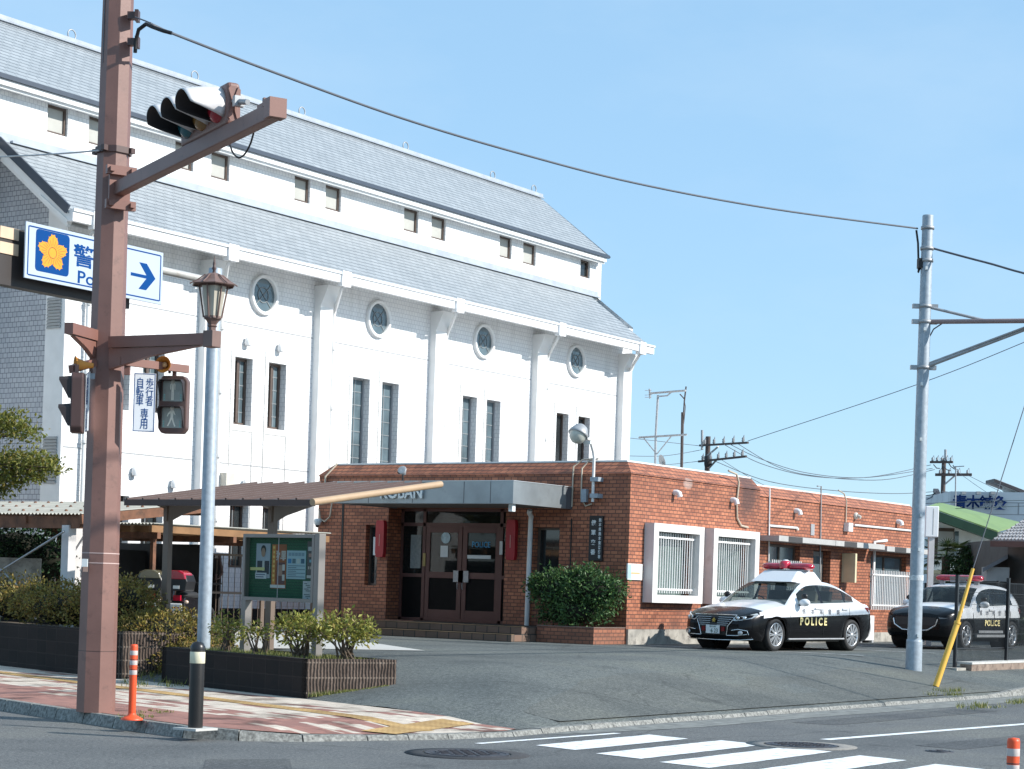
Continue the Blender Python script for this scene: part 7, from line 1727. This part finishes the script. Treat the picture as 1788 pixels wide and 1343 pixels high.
a3 = antenna(1668, 880, 815, 80, 'thin aerial mast in front of the clinic sign'); mb = MB(); mb.tube([pt(1668, 900, 80), pt(1669, 814, 80)], .03, 5); mb.build('mast', m_galvd, a3); mb = MB(); mb.tube([pt(1666, 815, 80), pt(1684, 814, 79.5)], .02, 5); mb.build('aerial', m_galvd, a3)
# ---- overhead wires (each a sagging cable)
def cable(name, label, pts, r, m=m_wire, group=None):
    """pts: (px,py,D) control points along the cable, smoothed"""
    P_ = [pt(*p) for p in pts]
    if len(P_) > 2:
        out = []
        for i in range(len(P_)-1):
            p0 = P_[max(0, i-1)]; p1, p2 = P_[i], P_[i+1]; p3 = P_[min(len(P_)-1, i+2)]
            for k in range(8):
                t = k/8; out.append(.5*((2*p1)+(p2-p0)*t+(2*p0-5*p1+4*p2-p3)*t*t+(3*p1-p0-3*p2+p3)*t*t*t))
        P_ = out+[P_[-1]]
    c0 = P_[0]; mb = MB(); mb.tube([p-c0 for p in P_], r, 6); o = mb.build(name, m); o.location = c0; tag(o, label, 'cable', group)
Dm = lambda x: 21.5+(DP-21.5)*((x-265)/(1602-265))**1.12
cable('overhead_cable', 'thick signal cable sagging from the brown pole to the grey pole', [(262, 41, 21.55), (300, 58, 21.8), (480, 127, Dm(480)), (700, 206, Dm(700)), (900, 266, Dm(900)), (1110, 320, Dm(1110)), (1350, 365, Dm(1350)), (1602, 399, DP)], .017)
cable('overhead_cable', 'thin messenger wire above the thick cable at the brown pole', [(236, 30, 21.7), (262, 40, 21.6), (298, 57, 21.75)], .008)
cable('overhead_cable', 'cable running from the top of the grey pole off the right edge', [(1630, 434, DP), (1720, 458, DP-.6), (1860, 492, DP-1.5), (2300, 560, DP-5), (3000, 560, DP-11)], .02)
cable('overhead_cable', 'thin pale stay wire from the brown pole to the left edge', [(172, 263, 21.8), (80, 270, 24), (-60, 277, 28)], .010, m_galvd)
cable('overhead_cable', 'fine wire rising beside the top of the brown pole', [(180, 110, 21.9), (182, 40, 21.9), (186, -60, 21.9)], .006)
cable('overhead_cable', 'thin wire rising to the right behind the grey pole', [(1306, 770, 73), (1600, 672, 60), (1860, 568, 50), (2600, 260, 36)], .012)
for i, (pts, lb) in enumerate((([(1262, 775, 74), (1330, 810, 76), (1420, 832, 80), (1520, 833, 84), (1625, 812, 88)], 'upper power line between the two utility poles'), ([(1275, 776, 73.7), (1330, 802, 76), (1410, 826, 80), (1510, 834, 84), (1628, 818, 88)], 'second power line between the two utility poles'), ([(1290, 776, 73.5), (1360, 816, 78), (1430, 832, 81), (1540, 838, 85), (1632, 820, 88)], 'third power line between the two utility poles'),
    ([(1250, 806, 75), (1340, 840, 78), (1450, 856, 82), (1560, 862, 86), (1640, 858, 88)], 'lowest telephone line between the two utility poles'), ([(1225, 779, 76), (1100, 765, 74), (1000, 755, 72)], 'upper wire passing behind the antenna masts'), ([(1225, 805, 76), (1160, 812, 74), (1095, 816, 72)], 'middle wire passing behind the antenna masts'), ([(1228, 785, 76), (1160, 796, 75), (1090, 796, 74)], 'lower wire passing behind the antenna masts'),
    ([(1660, 815, 88), (1720, 858, 86), (1800, 905, 84)], 'wire dropping from the far pole to the right'), ([(1690, 830, 87), (1730, 850, 86), (1800, 885, 84)], 'wire dropping from the long crossarm to the right'), ([(1600, 880, 70), (1700, 876, 68), (1860, 872, 64)], 'service wire crossing in front of the clinic sign'), ([(1600, 890, 70), (1700, 887, 68), (1860, 881, 64)], 'lower service wire crossing the green roof'), ([(1255, 800, 75), (1340, 850, 78), (1440, 885, 80)], 'service wire dropping behind the brick parapet'))):
    cable('power_line', lb, pts, .014 if i < 4 else .010, group='distant power lines')
# power lines along the side street, on the sun side of the lot; their shadows cross the asphalt
for y, z, lb in ((5.2, 9.4, 'lowest power line along the side street throwing its shadow across the lot'), (5.0, 10.3, 'middle power line along the side street throwing its shadow across the lot'), (3.0, 10.9, 'top power line along the side street throwing its shadow across the lot')):
    mb = MB(); mb.tube([V3((t, 0, .0004*(t-20)**2)) for t in range(-10, 71, 5)], .03, 6); o = mb.build('power_line', m_wire); o.location = (0, y, z); tag(o, lb, 'cable', 'power lines along the side street')
# ================================================================ LIGHT, SKY, CAMERA
SUNV = V3((.36, -1.0, .66)).normalized()
sun = bpy.data.lights.new('sun', 'SUN'); sun.energy = 4.8; sun.angle = rad(.5); sun.color = (1, .955, .89)
so = link(bpy.data.objects.new('sun', sun)); so.rotation_euler = SUNV.to_track_quat('Z', 'Y').to_euler()
w = bpy.data.worlds.new('World'); S.world = w; w.use_nodes = True; nt = w.node_tree
sky = nt.nodes.new('ShaderNodeTexSky'); sky.sky_type = 'NISHITA'; sky.sun_disc = False
sky.sun_elevation = math.asin(SUNV.z); sky.sun_rotation = math.atan2(SUNV.x, SUNV.y); sky.air_density = 1.0; sky.dust_density = .1; sky.ozone_density = 3.0; sky.altitude = 0
bg = nt.nodes['Background']; bg.inputs['Strength'].default_value = .145; 
tc = node(nt, 'ShaderNodeTexCoord'); mp = node(nt, 'ShaderNodeMapping'); mp.inputs['Scale'].default_value = (1, 1, 2.6); nt.links.new(tc.outputs['Generated'], mp.inputs[0])
veil = ramp(nt, noise(nt, mp.outputs[0], 3.2, 7, .6), [(.42, (0,0,0)), (.72, (1,1,1))])
base = mix(nt, sky.outputs[0], (2.2, 3.8, 5.35), .64)
nt.links.new(mix(nt, base, (3.6, 4.6, 5.5), mth(nt, 'MULTIPLY', veil, .28)), bg.inputs['Color'])
cam = bpy.data.cameras.new('camera'); co = link(bpy.data.objects.new('camera', cam)); S.camera = co
cam.sensor_fit = 'HORIZONTAL'; cam.sensor_width = 36; cam.lens = FPX/1788*36; cam.clip_end = 2000; cam.clip_start = .1
right = RV*math.cos(ROLL)+UV*math.sin(ROLL); up = -RV*math.sin(ROLL)+UV*math.cos(ROLL)
M = Matrix((( right.x, up.x, -FV.x, 0), (right.y, up.y, -FV.y, 0), (right.z, up.z, -FV.z, CZ), (0,0,0,1))); co.matrix_world = M
cam.shift_x = -(PX0-894)/1788; cam.shift_y = (PY0-671.5)/1788
S.view_settings.view_transform = 'Standard'; S.view_settings.look = 'None'; S.view_settings.exposure = .4; S.view_settings.gamma = 1
S.cycles.max_bounces = 6; S.cycles.transparent_max_bounces = 12
